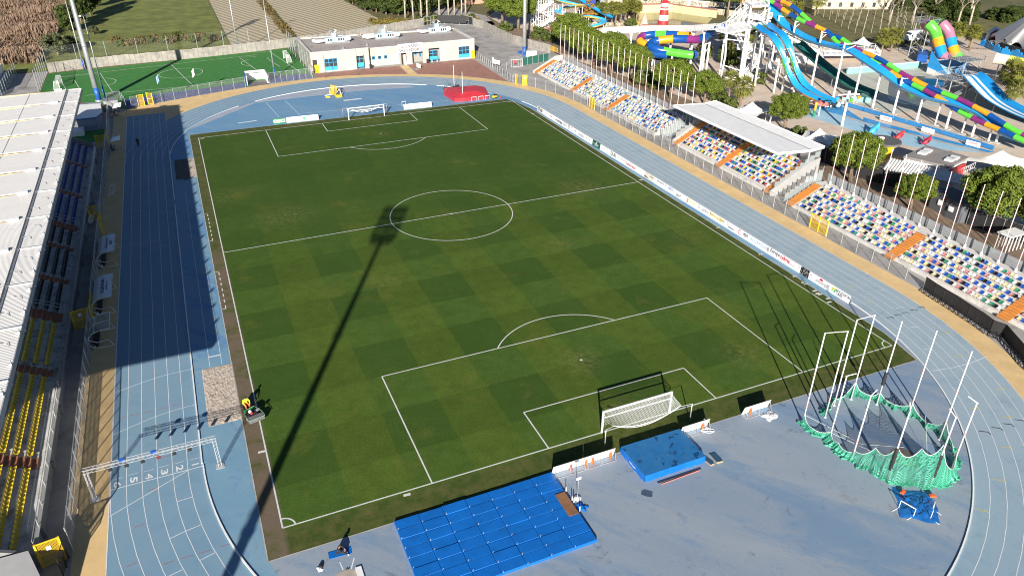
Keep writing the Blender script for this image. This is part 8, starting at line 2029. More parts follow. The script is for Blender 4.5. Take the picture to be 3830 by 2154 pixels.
t = thing('spiral_water_slide', 'blue and yellow open spiral slide at the top beside the white scaffold tower', 'water slide', (84, 119, 0))
SP = [(77.6, 124.5, 8.6), (79.2, 120.3, 8.0), (82.2, 117.6, 7.4), (85.2, 118.6, 6.8), (86.2, 122.2, 6.0), (82.6, 125.2, 5.2), (78.8, 123.2, 4.5), (80.2, 120.0, 4.0), (84.6, 119.6, 3.4), (89.0, 121.0, 2.8), (92.2, 119.2, 2.2), (91.6, 116.0, 1.6), (88.0, 114.6, 1.1), (84.8, 115.4, .6)]
open_flume('chute', t, SP, 1.9, .6, SL_LBLUE, [SL_YEL], 200)
open_flume('chute', t, [(90.5, 131, 6.6), (92.5, 126, 4.8), (95.0, 121.4, 3.0), (96.4, 119.2, 2.5)], 1.9, .6, SL_BLUE, [SL_BLUE], 200)
for p in SP[1:-2:1]: m = MB(); m.cyl(p[0], p[1], 0, p[2] - .15, .11, .11, 8); m.build('support_column', WHITE, t)
t = thing('scaffold_tower', 'white scaffold stair tower behind the big pine at the top', 'tower', (76, 127, 0)); m = MB()
for i in range(5):
    for j in range(4):
        x, y = 73.2 + i * 1.7, 125.0 + j * 1.9; m.bar((x, y, 0), (x, y, 9.5), .13)
for k in range(4):
    z0_ = k * 2.4
    for j in (0, 3): y = 125.0 + j * 1.9; m.bar((73.2, y, z0_ + 2.3), (80, y, z0_ + 2.3), .1); m.bar((73.2 + (k % 2) * 3.4, y, z0_), (76.6 + (k % 2) * 3.4, y, z0_ + 2.4), .1)
    for i in (0, 4): x = 73.2 + i * 1.7; m.bar((x, 125, z0_), (x, 130.7, z0_ + 2.4), .1)
m.build('white_frame', WHITE, t)
stair(t, (72.4, 123.8, 0.2), (77.2, 123.8, 2.6)); stair(t, (77.6, 124.2, 2.6), (73.0, 124.2, 5.2)); stair(t, (73, 123.9, 5.2), (77.6, 123.9, 8.0))
t = thing('raised_hut', 'raised wooden hut with red-brown roof and two red stairs at the top', 'hut', (81, 116.5, 0))
m = MB(); P = [tuple(G('E', *p, 4.2)[:2]) for p in ((480, 190), (500, 172), (770, 195), (755, 228))]; m.prism(P, 4.1, 4.3); m.build('roof', M('rust_roof', (.22, .075, .05), .2, .8, .8), t)
m = MB(); q = [Vector((*p, 0)) for p in (P[0], P[1], P[2], P[3])]
for k in range(7):
    for a, b_ in ((q[0], q[3]), (q[1], q[2])): c_ = a.lerp(b_, k / 6); m.bar((c_.x, c_.y, 0), (c_.x, c_.y, 4.1), .16)
m.prism(P, 1.3, 1.5); m.build('timber_frame', M('dark_timber', (.045, .03, .025), .3, 2, .8), t)
for a, b_ in ((G('E', 500, 265, 1.5), G('E', 395, 345, .1)), (G('E', 775, 290, 1.5), G('E', 850, 368, .1))):
    d = b_ - a; s_ = Vector((-d.y, d.x, 0)).normalized() * .6; m = MB(); m.bar(a, b_, 1.2, .12)
    for e in (-1, 1): m.bar(a + s_ * e + Vector((0, 0, 1)), b_ + s_ * e + Vector((0, 0, 1)), .1); m.bar(a + s_ * e + Vector((0, 0, .5)), b_ + s_ * e + Vector((0, 0, .5)), .06); m.bar(b_ + s_ * e, b_ + s_ * e + Vector((0, 0, 1)), .1); m.bar(a.lerp(b_, .5) + s_ * e, a.lerp(b_, .5) + s_ * e + Vector((0, 0, 1)), .08)
    m.build('red_stair', M('stair_red', (.27, .07, .055), .15, 1, .7), t)
m = MB(); P = gp('E', (360, 370), (490, 360), (500, 385), (370, 390)); m.sheet(P, lz(3)); struct('small_basin', m, TURQ)
r = random.Random(8); m = MB()
for k in range(16): q = G('E', 880 + r.uniform(0, 330), 290 + r.uniform(-15, 20)); m.ball((q.x, q.y, .3), r.uniform(.5, 1.1), 1, .8, .7, 4)
tag(m.build('rock_border', STONE), 'border of pale rocks under the row of far palms', 'rocks')
q = G('E', 1475, 285); m = MB(); m.tube([(q.x, q.y, 0), (q.x, q.y, 1.8), (q.x + .2, q.y, 3.6)], [1.5, .9, .1], 9); solo('rock_cone', m, M('pink_rock', (.52, .38, .31), .15, 1.2, .9), 'pinkish pointed rock beside the yellow pool', 'rock')
# yellow railing behind the big wall end, blue things on the yard
t = thing('yellow_railing', 'small yellow railing at the end of the concrete wall behind the far terrace', 'railing', (*G('E', 460, 590)[:2], 0)); m = MB(); a, b_ = G('E', 410, 570), G('E', 500, 600); railing(m, [a, b_], 1.2, .3); railing(m, [a + Vector((0, 2, 0)), b_ + Vector((0, 2, 0))], 1.2, .3); m.build('rail', YELM, t)
P = gp('E', (150, 650), (245, 655), (240, 600), (150, 590)); m = MB(); m.obx((G('E', 195, 660).x, G('E', 195, 660).y + .8, .9), (3.6, 1.8, 1.8), -.1); solo('utility_cabinet', m, OFFWH, 'pale utility cabinet at the foot of the right floodlight mast', 'cabinet')
crumple('blue_sheet', tuple(G('E', 80, 605)[:2]), .7, .7, .2, .7, BLUEM, 'crumpled blue sheet on the yard left of the right floodlight mast', 'sheet', 8, 5)
t = thing('turnstile', 'white turnstile frame with red box on the asphalt yard', 'turnstile', (*G('E', 40, 760)[:2], 0)); x, y = ORG[t.name][:2]; m = MB(); railing(m, [(x - 1.6, y, 0), (x + 1.6, y, 0)], 1.9, .5); m.build('white_rail', WHITE, t); m = MB(); m.obx((x - .4, y + .6, 1.3), (.8, .6, .8)); m.bar((x - .7, y + .6, 0), (x - .7, y + .6, 1), .08); m.bar((x - .1, y + .6, 0), (x - .1, y + .6, 1), .08); m.build('red_box', REDM, t)
# lawn with shade frames, houses at the top
m = MB(); m.sheet([(150, 80), (145.5, 70), (161, 62.6), (180, 66), (213, 64), (236, 80), (240, 100), (212, 104), (190, 114), (176, 126), (160, 110), (152, 96)], lz(2)); struct('lawn', m, M('winter_lawn', (.135, .125, .045), .3, .4, .95, dirt=((.08, .085, .022), .3, .48, .7)))
def shade_frame():
    t = thing('folded_sunshade', 'thin folded sunshade pole on the lawn', 'pole', (0, 0, 0), 0, 'folded sunshade poles in rows on the lawn', local=True)
    m = MB(); m.cyl(0, 0, 0, 4.4, .06, .05, 6)
    m.build('pole', M('pale_pole', (.42, .38, .30), .1, 1, .7), t, (0, 0, 0)); m = MB()
    for k in range(8): a = k * PI / 4; m.bar((0, 0, 4.2), (1.9 * math.cos(a), 1.9 * math.sin(a), 3.5), .025)
    for k in range(8): a, b_ = k * PI / 4, (k + 1) * PI / 4; m.bar((1.9 * math.cos(a), 1.9 * math.sin(a), 3.5), (1.9 * math.cos(b_), 1.9 * math.sin(b_), 3.5), .018)
    m.build('shade_ribs', M('thatch_rib', (.22, .18, .12), .2, 1, .9), t, (0, 0, 0)); return t
sf = None; nrow = 0
for i in range(6):
    for j in range(8):
        q = Vector((157.5, 74.5, 0)) + Vector((5.0, -1.6, 0)) * i + Vector((2.2, 5.0, 0)) * j
        if sf is None: sf = shade_frame(); o = sf; o.location = q
        else: o = dup(sf, q, .3 * i)
        o['label'] = 'folded sunshade pole on the lawn, %s in the %s row from the paving' % (ORD[i], ORD[j])
def house(label, c_, sx, sy, h, rz, wall, roofm, gable=True, cols=5, storeys=2):
    t = thing('house', label, 'house', (c_[0], c_[1], 0), rz, None, local=True)
    m = MB(); m.bx(-sx, -sy, 0, sx, sy, h); m.build('wall', wall, t, (0, 0, 0))
    m = MB()
    if gable: e = .5; m.add([(-sx - e, -sy - e, h), (sx + e, -sy - e, h), (sx + e, sy + e, h), (-sx - e, sy + e, h), (-sx - e, 0, h + sy * .5), (sx + e, 0, h + sy * .5)], [(0, 1, 5, 4), (2, 3, 4, 5), (1, 2, 5), (3, 0, 4), (3, 2, 1, 0)])
    else: m.bx(-sx - .3, -sy - .3, h + .003, sx + .3, sy + .3, h + .4)
    m.build('roof', roofm, t, (0, 0, 0))
    for k in range(storeys):
        for i in range(cols):
            x = -sx + (i + .5) * 2 * sx / cols; z0_ = .8 + k * 3.0; m = MB(); m.bx(x - .55, -sy - .06, z0_, x + .55, -sy - .004, z0_ + 1.5); f_ = m.build('window', M('shutter_brown', (.09, .045, .03), .2, 1, .7), t, (0, 0, 0)); m = MB(); m.bx(x - .4, -sy - .08, z0_ + .15, x + .4, -sy - .062, z0_ + 1.35); m.build('pane', GLASS, f_, (0, 0, 0))
    return t
WALLC = M('house_cream', (.58, .52, .40), .06, .5, .8); WALLP = M('house_pink', (.52, .30, .21), .06, .5, .8); ROOFT = M('roof_tile', (.30, .12, .07), .25, 2, .85)
house('cream two-storey house with brown shuttered windows at the top right', (194, 118), 14, 5, 6.4, -.42, WALLC, ROOFT, True, 7)
house('terracotta house with dark openings at the top edge above the palms', (168, 132), 9, 5, 6.0, -.5, WALLP, ROOFT, True, 4)
house('pink house at the top edge behind the access road', (72, 182), 9, 6, 6.4, .15, WALLP, ROOFT, True, 4)
house('long low house with red tiled roof at the top edge above the castle', (156, 158), 16, 5, 4.0, -.45, WALLC, ROOFT, True, 6, 1)
house('low white-walled house at the top edge behind the tall palms', (172, 147), 9, 4, 3.6, -.45, WHITE, ROOFT, True, 4, 1)
P = [(130, 152), (146, 140), (158, 128)]; t = thing('garden_wall', 'white garden wall behind the castle and the tall palms', 'wall', (*P[0], 0)); m = MB(); [m.bar((*a, .9), (*b_, .9), .2, 1.8) for a, b_ in zip(P, P[1:])]; m.build('wall_run', WHITE, t)
# parked cars near the road
def car(label, c_, rz, paint):
    t = thing('parked_car', label, 'car', (c_[0], c_[1], 0), rz, 'cars parked at the top edge', local=True)
    m = MB(); sec = [(-2.1, .55, .8), (-1.9, .5, .95), (-1.2, .5, 1.0), (-.5, .5, 1.45), (.9, .5, 1.45), (1.6, .5, 1.0), (2.1, .55, .9)]
    rows = [[(x, -.8, z0_), (x, -.86, (z0_ + .9) / 2 + .1), (x, -.68 if z1_ > 1.2 else -.8, z1_), (x, .68 if z1_ > 1.2 else .8, z1_), (x, .86, (z0_ + .9) / 2 + .1), (x, .8, z0_)] for x, z0_, z1_ in sec]; m.grid(rows); m.build('car_body', paint, t, (0, 0, 0), True)
    m = MB(); m.bx(-.9, -.80, 1.02, 1.2, -.74, 1.32); m.bx(-.9, .74, 1.02, 1.2, .80, 1.32); m.add([(-1.18, -.6, 1.06), (-1.18, .6, 1.06), (-.56, .6, 1.45), (-.56, -.6, 1.45)], [(0, 3, 2, 1)]); m.build('glazing', GLASS, t, (0, 0, 0))
    for x in (-1.3, 1.3):
        for y in (-.75, .75): m = MB(); m.tube([(x, y - .1, .32), (x, y + .1, .32)], .32, 12); m.build('wheel', BLACK, t, (0, 0, 0))
car('dark car parked behind the fence at the big pine', (66.5, 128.0), 1.2, M('car_dark', (.03, .035, .045), .1, 1, .3, .3))
# ---- vegetation
def leaf_mat(name, a, b_, c_=None, tr=.25):
    t = NT(name); n = t.noise(.9, 4, .65); n2 = t.noise(5, 3, .6)
    c = t.mix(t.ramp(n, [(.35, 0.0), (.65, 1.0)]), a, b_); c = t.mix(t.ramp(n2, [(.5, 0.0), (.75, .6)]), c, c_ or b_)
    t.fin(c, .8, 0, None, spec=.15); return t.m


PINE_L = leaf_mat('pine_needles', (.085, .125, .017), (.135, .178, .026), (.170, .195, .033)); DARK_L = leaf_mat('evergreen_leaves', (.030, .050, .012), (.062, .085, .020), (.080, .095, .025)); OLIVE_L = leaf_mat('olive_leaves', (.060, .075, .035), (.11, .12, .06))
SHRUB_L = leaf_mat('shrub_leaves', (.05, .075, .016), (.095, .12, .028)); RUST_L = leaf_mat('rust_leaves', (.24, .13, .03), (.38, .22, .05)); PALM_L = leaf_mat('palm_leaves', (.075, .10, .020), (.17, .17, .030), (.30, .24, .05)); HEDGE_L = leaf_mat('dry_scrub_leaves', (.11, .085, .03), (.17, .13, .05))
BARK = M('bark', (.20, .145, .105), .3, 3, .95, bstr=.4); PALEB = M('pale_bark', (.42, .37, .30), .2, 2, .9, dirt=((.2, .17, .13), 1.5, .5, .6)); TWIG = M('twig_bark', (.25, .205, .165), .2, 2, .95); PALMB = M('palm_bark', (.24, .175, .11), .3, 5, .95, bstr=.5)


def clump_crown(rng, rx, rz, n, cr, per, size, dome=True, base=0.0):
    """crown of leaf sprays gathered in clumps through an ellipsoid"""
    m = MB(); cl = []
    for k in range(n):
        while True:
            v = Vector((rng.uniform(-1, 1), rng.uniform(-1, 1), rng.uniform(-.35 if dome else -1, 1)))
            if .35 < v.length < 1: break
        v = v.normalized() * (v.length ** .45) * rng.uniform(.82, 1.06)
        cl.append((Vector((v.x * rx, v.y * rx, v.z * rz + base)), cr * rng.uniform(.7, 1.25)))
    for c_, r in cl:
        for k in range(per):
            d = Vector((rng.gauss(0, 1), rng.gauss(0, 1), rng.gauss(.25, 1))).normalized(); p = c_ + Vector((d.x, d.y, d.z * .8)) * r * rng.uniform(.55, 1.05)
            nn = (d + Vector((rng.uniform(-.6, .6), rng.uniform(-.6, .6), rng.uniform(-.3, .7)))).normalized(); a = nn.orthogonal().normalized(); a = (Matrix.Rotation(rng.uniform(0, 6.28), 3, nn) @ a); b_ = nn.cross(a); s = size * rng.uniform(.6, 1.3)
            m.add([p - a * s - b_ * s * .35, p + a * s * .1 - b_ * s * .6, p + a * s, p + b_ * s * .6], [(0, 1, 2, 3)])
    return m


def tree_proto(name, label, cat, group, crown, cmat, trunk_h, tr, tmat, limbs=5, spread=2.0, topz=None, rng=random.Random(1), lean=0.0):
    t = thing(name, label, cat, (0, 0, 0), 0, group, local=True)
    m = MB(); th = trunk_h; m.tube([(0, 0, -.1), (lean * .4, .05, th * .5), (lean, 0, th)], [tr * 1.25, tr, tr * .75], 9)
    for k in range(limbs):
        a = 2 * PI * k / limbs + rng.uniform(-.3, .3); l = spread * rng.uniform(.7, 1.1); zz = (topz or th + 2) - rng.uniform(0, .8)
        m.tube([(lean, 0, th - .3), (lean + math.cos(a) * l * .45, math.sin(a) * l * .45, th + (zz - th) * .45), (lean + math.cos(a) * l, math.sin(a) * l, zz)], [tr * .6, tr * .4, tr * .15], 6)
    m.build('trunk', tmat, t, (0, 0, 0), True)
    crown.build('crown', cmat, t, (0, 0, 0)); return t


used = {}
def plant(proto, loc, s, label, rz=None, sz=None):
    k = proto.name
    o = proto if k not in used else dup(proto)
    used[k] = 1; o.location = (loc[0], loc[1], loc[2] if len(loc) > 2 else 0); o.rotation_euler = (0, 0, random.uniform(0, 6.28) if rz is None else rz); o.scale = (s, s, sz or s); o['label'] = label
    return o


rg = random.Random(31)
pines = [tree_proto('stone_pine', '', 'tree', 'stone pines behind the right terraces', clump_crown(rg, 4.4, 3.3, 120, 1.0, 185, .17, True, 5.4), PINE_L, 4.0, .32, BARK, 6, 3.0, 6.0, rg, .4) for _ in range(2)]
PL_ = [((66.3, 89.9), 1.15, 'stone pine behind the flagpoles nearest the far end of the far terrace'), ((65.0, 79.6), 1.0, 'stone pine second from the far end behind the far terrace'), ((64.2, 72.5), 1.0, 'stone pine third from the far end behind the far terrace'), ((64.6, 64.8), 1.08, 'large stone pine behind the middle of the far terrace'), ((66.2, 57.5), .95, 'stone pine in front of the coiled tube slide'),
       ((66.1, 40.6), .98, 'round stone pine behind the right part of the far terrace'), ((70.3, 34.0), .78, 'low round stone pine behind the left end of the covered stand roof'), ((73.9, 12.4), .82, 'round stone pine behind the middle of the covered stand roof'), ((65.0, -13.6), .92, 'tall stone pine just right of the covered stand'), ((65.1, -25.7), .62, 'small stone pine in front of the corrugated canopy'),
       ((69.0, -36.2), 1.05, 'large stone pine at the right edge behind the near terrace'), ((71.0, -45.0), 1.1, 'stone pine cut by the right edge behind the near terrace'), ((65.2, 135.5), 1.3, 'large stone pine beside the access road at the top'), ((66.6, 126.0), 1.25, 'large stone pine left of the white scaffold tower'), ((70.5, 74.0), .9, 'stone pine behind the row between far terrace and coiled slide')]
for i, (p, s, lab) in enumerate(PL_): plant(pines[i % 2], p, s, lab)
shr = [tree_proto('shrub', '', 'shrub', 'shrubs of the water park', clump_crown(rg, 1.6, 1.3, 30, .55, 55, .2, True, .9), SHRUB_L, .5, .1, BARK, 3, .6, 1.0, rg) for _ in range(1)][0]
for i, (p, s, lab) in enumerate([((66.8, 110.4), 1.5, 'dark shrub on the bank behind the yard wall, far one'), ((67.6, 105.6), 1.4, 'dark shrub on the bank behind the yard wall, near one'), ((66.6, 53.4), 1.5, 'shrub between the pines behind the far terrace, left one'), ((67.6, 50.0), 1.5, 'shrub between the pines behind the far terrace, right one'), ((92.6, 43.2), 1.2, 'round shrub at the foot of the white slide tower'), ((98.5, 61.5), 1.6, 'dark shrub behind the white slide tower'),
                                  ((74.2, 34.2), 1.2, 'shrub under the two palms behind the covered stand'), ((102, 116.5), 1.1, 'shrub at the end of the far palm row'), ((84.5, 63.8), 1.3, 'shrub under the palms left of the white tower'), ((61.5, 124.0), 1.3, 'shrub under the big pine by the road'), ((70.8, 26.5), 1.3, 'shrub behind the covered stand roof'), ((72.0, 6.0), 1.2, 'shrub between the tents behind the covered stand'), ((100, 136), 1.8, 'dark shrub left of the castle'), ((103, 140), 1.6, 'dark shrub at the castle foot')]): plant(shr, p, s, lab)
for i in range(11):
    q = Vector((134, 153, 0)).lerp(Vector((166, 128, 0)), i / 10); plant(shr, (q.x + rg.uniform(-1, 1), q.y + 1.5), 1.5, 'dark shrub in the row before the white garden wall, %s from the left' % ORD[i])
big = tree_proto('evergreen_tree', '', 'tree', 'dark evergreens at the top', clump_crown(rg, 3.1, 5.2, 95, 1.15, 60, .34, False, 6.2), DARK_L, 2.5, .25, BARK, 4, 1.5, 6, rg)
EV = [(26.5, 206), (28.5, 198), (27.8, 190), (29.5, 183), (29.0, 176), (31.5, 170), (33.5, 164.5), (37.0, 161.5), (41, 163.5), (44.5, 161.5), (48.5, 163), (52.5, 165), (56, 168), (60, 171), (36, 172), (43, 175), (50, 178), (34, 184), (40, 190)]
for i, p in enumerate(EV): plant(big, (p[0] + 1.5, p[1] + 2), rg.uniform(.85, 1.15), 'dark evergreen behind the club building, %s of its grove from the ploughed field' % ORD[i], sz=rg.uniform(.75, 1.05))
for i, (p, s, sz) in enumerate([((-60, 190), .9, 1.05), ((-62.5, 176), .8, .7), ((-58, 204), .9, 1.0), ((-57, 222), .8, .9), ((-60, 238), 1.0, .9)]): plant(big, p, s, 'dark evergreen beside the grass field left of the floodlight mast, %s from the stadium' % ORD[[1, 0, 2, 3, 4][i]], sz=sz)
for i in range(18): p = (202 + rg.uniform(-4, 34), 66 + rg.uniform(-4, 40)); plant(big, (p[0], p[1], -2.5), rg.uniform(.7, 1.1), 'dark evergreen bush of the thicket at the top right, %s from the left' % ORD[i], sz=rg.uniform(.5, .7))
olive = tree_proto('olive_tree', '', 'tree', 'small trees left of the mast', clump_crown(rg, 3.0, 2.6, 60, .8, 60, .24, True, 2.6), OLIVE_L, 1.6, .25, BARK, 4, 1.6, 3, rg)
plant(olive, (-63, 141), 1.1, 'grey-green olive tree behind the wall left of the floodlight mast'); plant(olive, (-60.5, 146), .8, 'smaller grey-green olive tree behind the wall left of the floodlight mast'); plant(olive, (-55.5, 168), .5, 'grey shrub on the edge of the grass field')
rust = tree_proto('autumn_tree', '', 'tree', None, clump_crown(rg, 2.6, 3.2, 60, .7, 55, .22, True, 2.6), RUST_L, 1.8, .18, BARK, 5, 1.5, 4, rg); plant(rust, (92.0, 127.6), 1.15, 'rust-orange tree beside the spiral slide at the top')
hd = tree_proto('hedge_shrub', '', 'shrub', 'shrub row behind the concrete wall', clump_crown(rg, 1.5, 1.1, 26, .5, 45, .2, True, .7), HEDGE_L, .4, .08, BARK, 3, .5, .8, rg); gr = tree_proto('hedge_shrub', '', 'shrub', 'shrub row behind the concrete wall', clump_crown(rg, 1.3, 1.3, 24, .5, 45, .2, True, .8), SHRUB_L, .4, .08, BARK, 3, .5, .8, rg)
for i in range(22):
    q = Vector((-49, 149.5, 0)).lerp(Vector((-22, 146, 0)), i / 21); g_ = i % 3 == 1; plant(gr if g_ else hd, (q.x, q.y + rg.uniform(-2.5, 2.5)), rg.uniform(.7, 1.15), '%s shrub in the row behind the concrete wall, %s from the left' % ('green' if g_ else 'dry brownish', ORD[i]))
for i in range(12):
    q = Vector((27.5, 158, 0)).lerp(Vector((60, 152.5, 0)), i / 11); plant(hd if i < 5 else gr, (q.x, q.y - rg.uniform(1, 3), -.3), rg.uniform(.6, .9), 'low roadside shrub in front of the bare trees behind the club, %s from the left' % ORD[i])


def palm_proto(hh, nf, L):
    t = thing('palm_tree', '', 'palm tree', (0, 0, 0), 0, 'palms of the water park', local=True); r = random.Random(hh * 10)
    m = MB(); m.tube([(0, 0, -.1), (.1, 0, hh * .4), (.25, .05, hh * .75), (.3, .05, hh)], [.34, .26, .24, .30], 9); m.build('trunk', PALMB, t, (0, 0, 0), True)
    m = MB()
    for k in range(nf):
        a = k * 2.4 + r.uniform(-.2, .2); el = 1.15 - 1.9 * (k / nf) + r.uniform(-.1, .1); d = Vector((math.cos(a) * math.cos(el), math.sin(a) * math.cos(el), math.sin(el))); o = Vector((.3, .05, hh)); s = d.cross(Vector((0, 0, 1))).normalized(); u = s.cross(d); st = L * .5; e = o + d * st
        m.bar(o, e, .05)
        for j in range(9):
            f = (j - 4) / 4; q = (d * math.cos(f * 1.25) + s * math.sin(f * 1.25)); tip = e + q * L * .62 * (1 - .25 * abs(f)) - Vector((0, 0, .22 * L * (.4 + abs(f)))); mid = e + q * L * .36; w_ = q.cross(u).normalized() * .13
            m.add([e, mid - w_, tip, mid + w_], [(0, 1, 2, 3)])
    m.build('fronds', PALM_L, t, (0, 0, 0)); return t


pp = [palm_proto(6.2, 34, 2.6), palm_proto(4.4, 34, 2.9)]
PM = [((75.4, 32.0), 0, .85, 'left of two palms behind the covered stand'), ((76.4, 29.4), 1, .95, 'right of two palms behind the covered stand'), ((105.1, 73.6), 0, .8, 'palm below the end of the blue tube slide'), ((97.5, 62.0), 1, .9, 'palm behind the white tower columns'), ((140.6, 117.5), 0, 1.3, 'left tall palm behind the olive pool'), ((142.5, 113.4), 0, 1.35, 'middle tall palm behind the olive pool'), ((145.5, 112.0), 0, 1.25, 'right tall palm behind the olive pool'), ((89.8, 61.2), 1, .95, 'palm beside the white tube slide columns'), ((144, 94), 0, .9, 'palm behind the long blue chute top'), ((139, 96), 0, .9, 'palm left of the blue chute top'), ((150, 104), 1, 1.2, 'feathery palm behind the purple tubes'), ((160, 107), 1, 1.3, 'feathery palm beside the terracotta house'), ((170, 108), 1, 1.2, 'feathery palm before the cream house'), ((146.4, 56.6), 1, .95, 'left of two leaning palms near the camper van'), ((149.5, 56.4), 1, 1.0, 'right of two leaning palms near the camper van'), ((171, 48.6), 0, .85, 'palm near the red stall'), ((173.4, 50.7), 1, .9, 'low palm near the red stall'), ((168.5, 51.7), 0, .9, 'palm right of the raft tubes, middle one'), ((165.3, 49.2), 0, .95, 'palm right of the raft tubes, left one'), ((163.5, 52.0), 1, 1.1, 'low palm directly right of the green raft tube'), ((133.9, 8.4), 1, 1.35, 'big palm at the right edge behind the lane slide'), ((138.0, 12.5), 1, 1.2, 'palm under the cream tube slide'), ((142, 10), 0, .9, 'palm at the right edge behind the cream tube slide'), ((148, 4), 1, 1.2, 'palm cut by the right edge'), ((129, 5), 1, 1.0, 'low palm at the right edge beside the lane slide'), ((155, 100), 0, .8, 'palm at the left end of the lawn'), ((108.0, 66.8), 1, .85, 'palm behind the white stair of the tower'), ((112, 69), 0, .8, 'palm left of the white deck stair')]
for i, (p, k, s, lab) in enumerate(PM): plant(pp[k], p, s, lab)
for i, p in enumerate([(95.1, 121.1), (98.4, 122.6), (97.2, 118.2), (99.8, 119.4), (113.8, 138.0), (107.8, 125.9), (105.2, 118.4), (106.3, 121.2), (103.4, 122.4), (109.4, 129.2), (111.4, 133.0)]): plant(pp[0], p, .85, 'palm in the far row left of the yellow pool, %s in the row' % ORD[i])


def bare_proto(hh, seed, spread, mat):
    r = random.Random(seed); t = thing('bare_tree', '', 'tree', (0, 0, 0), 0, 'leafless trees', local=True); tm = MB(); cm = MB()
    tm.tube([(0, 0, -.1), (.1, .05, hh * .25), (.0, .1, hh * .45)], [.36, .28, .22], 9); tm.build('trunk', mat, t, (0, 0, 0), True)
    def grow(p, d, L, rad, lev):
        e = p + d * L; mid = p.lerp(e, .5) + Vector((r.uniform(-1, 1), r.uniform(-1, 1), 0)) * L * .06; cm.tube([p, mid, e], [rad, rad * .8, rad * .6], 5 if lev < 2 else 3, False)
        if lev < 4:
            for k in range(3 if lev < 3 else 4): a = r.uniform(0, 6.28); nd = (d + Vector((math.cos(a), math.sin(a), r.uniform(-.1, .35))) * spread).normalized(); grow(p.lerp(e, r.uniform(.55, 1.0)), nd, L * r.uniform(.55, .78), max(.022, rad * .55), lev + 1)
    for k in range(4): a = k * PI / 2 + r.uniform(-.4, .4); grow(Vector((0, .1, hh * (.30 + .05 * k))), Vector((math.cos(a) * spread, math.sin(a) * spread, 1)).normalized(), hh * .22, .15, 0)
    cm.build('crown', TWIG, t, (0, 0, 0)); return t


ba = bare_proto(13, 3, .55, PALEB); bp_ = bare_proto(16, 5, .28, PALEB)
for i, p in enumerate([(184.8, 89.4), (196, 95.2), (202, 87.4), (206, 90.5), (201.6, 77.4), (205.5, 76.0), (189.8, 84.8), (215, 84)]): plant(ba, p, rg.uniform(.8, 1.1), 'leafless tree on the lawn at the top right, %s of the group' % ORD[i])
for i, p in enumerate([(38.5, 155.5), (40.7, 153.3), (44.2, 155.8), (45.6, 153.8), (50.2, 154.8), (54.6, 158), (56.0, 156), (59.6, 158.6), (60.4, 156.6)]): plant(bp_, p, rg.uniform(.8, 1.0), 'tall pale-trunked leafless tree in the row behind the club building, %s from the left' % ORD[i])
for i in range(9): p = (100 + i * 13 + rg.uniform(-4, 4), 178 - i * 6 + rg.uniform(-6, 6)); plant(ba, p, rg.uniform(.5, .8), 'leafless tree among the roofs at the top edge, %s from the left' % ORD[i])
# reed scrub at the left: a mass of stems
def scrub(name, poly_fn, n, hh, mat, label, cat, seed):
    r = random.Random(seed); m = MB()
    for k in range(n):
        x, y = poly_fn(r); c_ = r.uniform(.7, 1.25) * hh * (.65 + .5 * math.sin(x * .21 + 1) * math.sin(y * .17))
        for j in range(5):
            a = r.uniform(0, 6.28); b_ = Vector((x + r.uniform(-.6, .6), y + r.uniform(-.6, .6), -.1)); tip = b_ + Vector((math.cos(a) * .8, math.sin(a) * .8, c_ * r.uniform(.7, 1.1))); w_ = Vector((-math.sin(a), math.cos(a), 0)) * r.uniform(.10, .28); mid = b_.lerp(tip, .6)
            m.add([b_, mid - w_, tip, mid + w_], [(0, 1, 2, 3)])
    return tag(m.build(name, mat, None, (0, 0, 0)), label, cat, None, 'stuff')
REED = leaf_mat('dry_reeds', (.185, .125, .085), (.27, .19, .135), (.17, .13, .115))
def reedspot(r):
    while True:
        x, y = r.uniform(-135, -65.5), r.uniform(124, 300)
        if y > 132 - (x + 66) * .12 and x < -66.3 + 1.0 * math.sin(y * .3): return x, y
scrub('reed_thicket', reedspot, 14000, 2.6, REED, 'thicket of dry brown reeds and scrub filling the top left corner', 'reeds', 2)
def vergespot(r): y = r.uniform(128, 330); return (-.9 - (y - 128) * .001 + r.uniform(-1.0, 1.0), y)
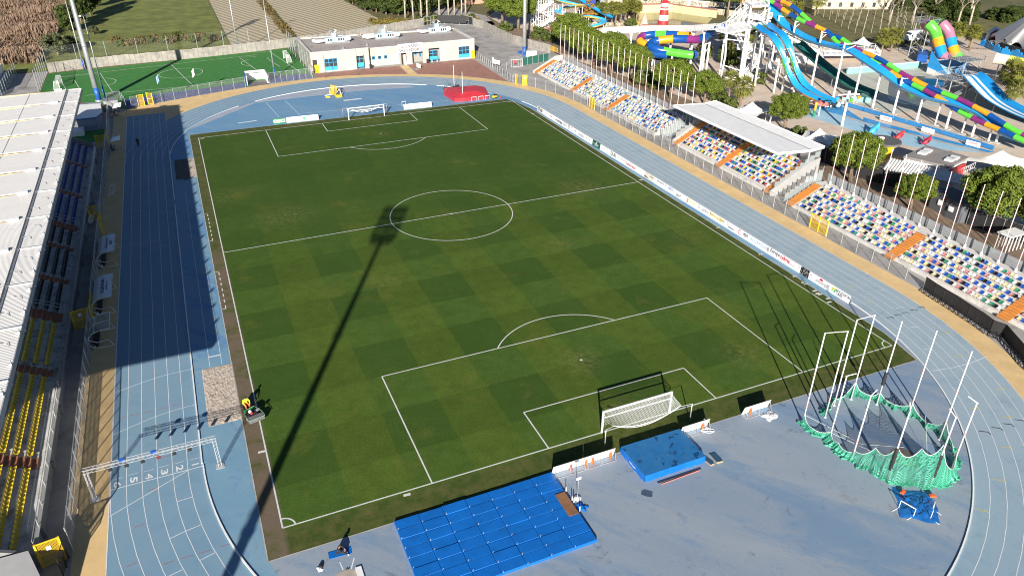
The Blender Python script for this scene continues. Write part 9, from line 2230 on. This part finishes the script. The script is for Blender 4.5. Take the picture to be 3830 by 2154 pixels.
scrub('dry_verge', vergespot, 900, .9, HEDGE_L, 'strip of dry weeds between the two ploughed fields', 'weeds', 3)
def v2(r):
    u = r.random(); return (27 + 34 * u + r.uniform(-1, 1), 156 - 6 * u + r.uniform(-5, 2))
scrub('roadside_grass', v2, 900, .7, leaf_mat('rough_grass', (.13, .13, .03), (.25, .20, .05)), 'rough yellowish grass under the bare trees behind the club building', 'grass', 4)

# ---- light, sky, camera
SAZ, SEL = R(206.3), R(20.4)
w = bpy.data.worlds.new('World'); scene.world = w; w.use_nodes = True; nt = w.node_tree
sky = nt.nodes.new('ShaderNodeTexSky'); sky.sky_type = 'NISHITA'; sky.sun_disc = False; sky.sun_elevation = SEL; sky.sun_rotation = SAZ; sky.air_density = .6; sky.dust_density = .1; sky.ozone_density = 2.0
nt.links.new(sky.outputs[0], nt.nodes['Background'].inputs[0]); nt.nodes['Background'].inputs[1].default_value = .05
sd = bpy.data.lights.new('sun', 'SUN'); sd.energy = 5.0; sd.angle = R(.53); sd.color = (1.0, .93, .83)
so = bpy.data.objects.new('sun', sd); COL.objects.link(so)
d = Vector((-math.sin(SAZ) * math.cos(SEL), -math.cos(SAZ) * math.cos(SEL), -math.sin(SEL))); so.rotation_euler = d.to_track_quat('-Z', 'Y').to_euler(); so.location = (-60, -120, 80)
cd = bpy.data.cameras.new('camera'); co = bpy.data.objects.new('camera', cd); COL.objects.link(co)
cd.sensor_width = 36; cd.lens = CAMP['f'] / 2576 * 36; cd.clip_start = .5; cd.clip_end = 4000
mt = Matrix((RIGHT, UP, -FWD)).transposed().to_4x4(); mt.translation = CLOC; co.matrix_world = mt; scene.camera = co
scene.view_settings.view_transform = 'Standard'; scene.view_settings.look = 'None'; scene.view_settings.exposure = .9; scene.view_settings.gamma = 1.0
scene.cycles.max_bounces = 6; scene.cycles.transparent_max_bounces = 24; scene.cycles.use_denoising = True; scene.cycles.filter_width = 1.05
for o in list(bpy.data.objects):
    if o.type == 'EMPTY' and not o.get('label'): print('UNLABELLED', o.name)
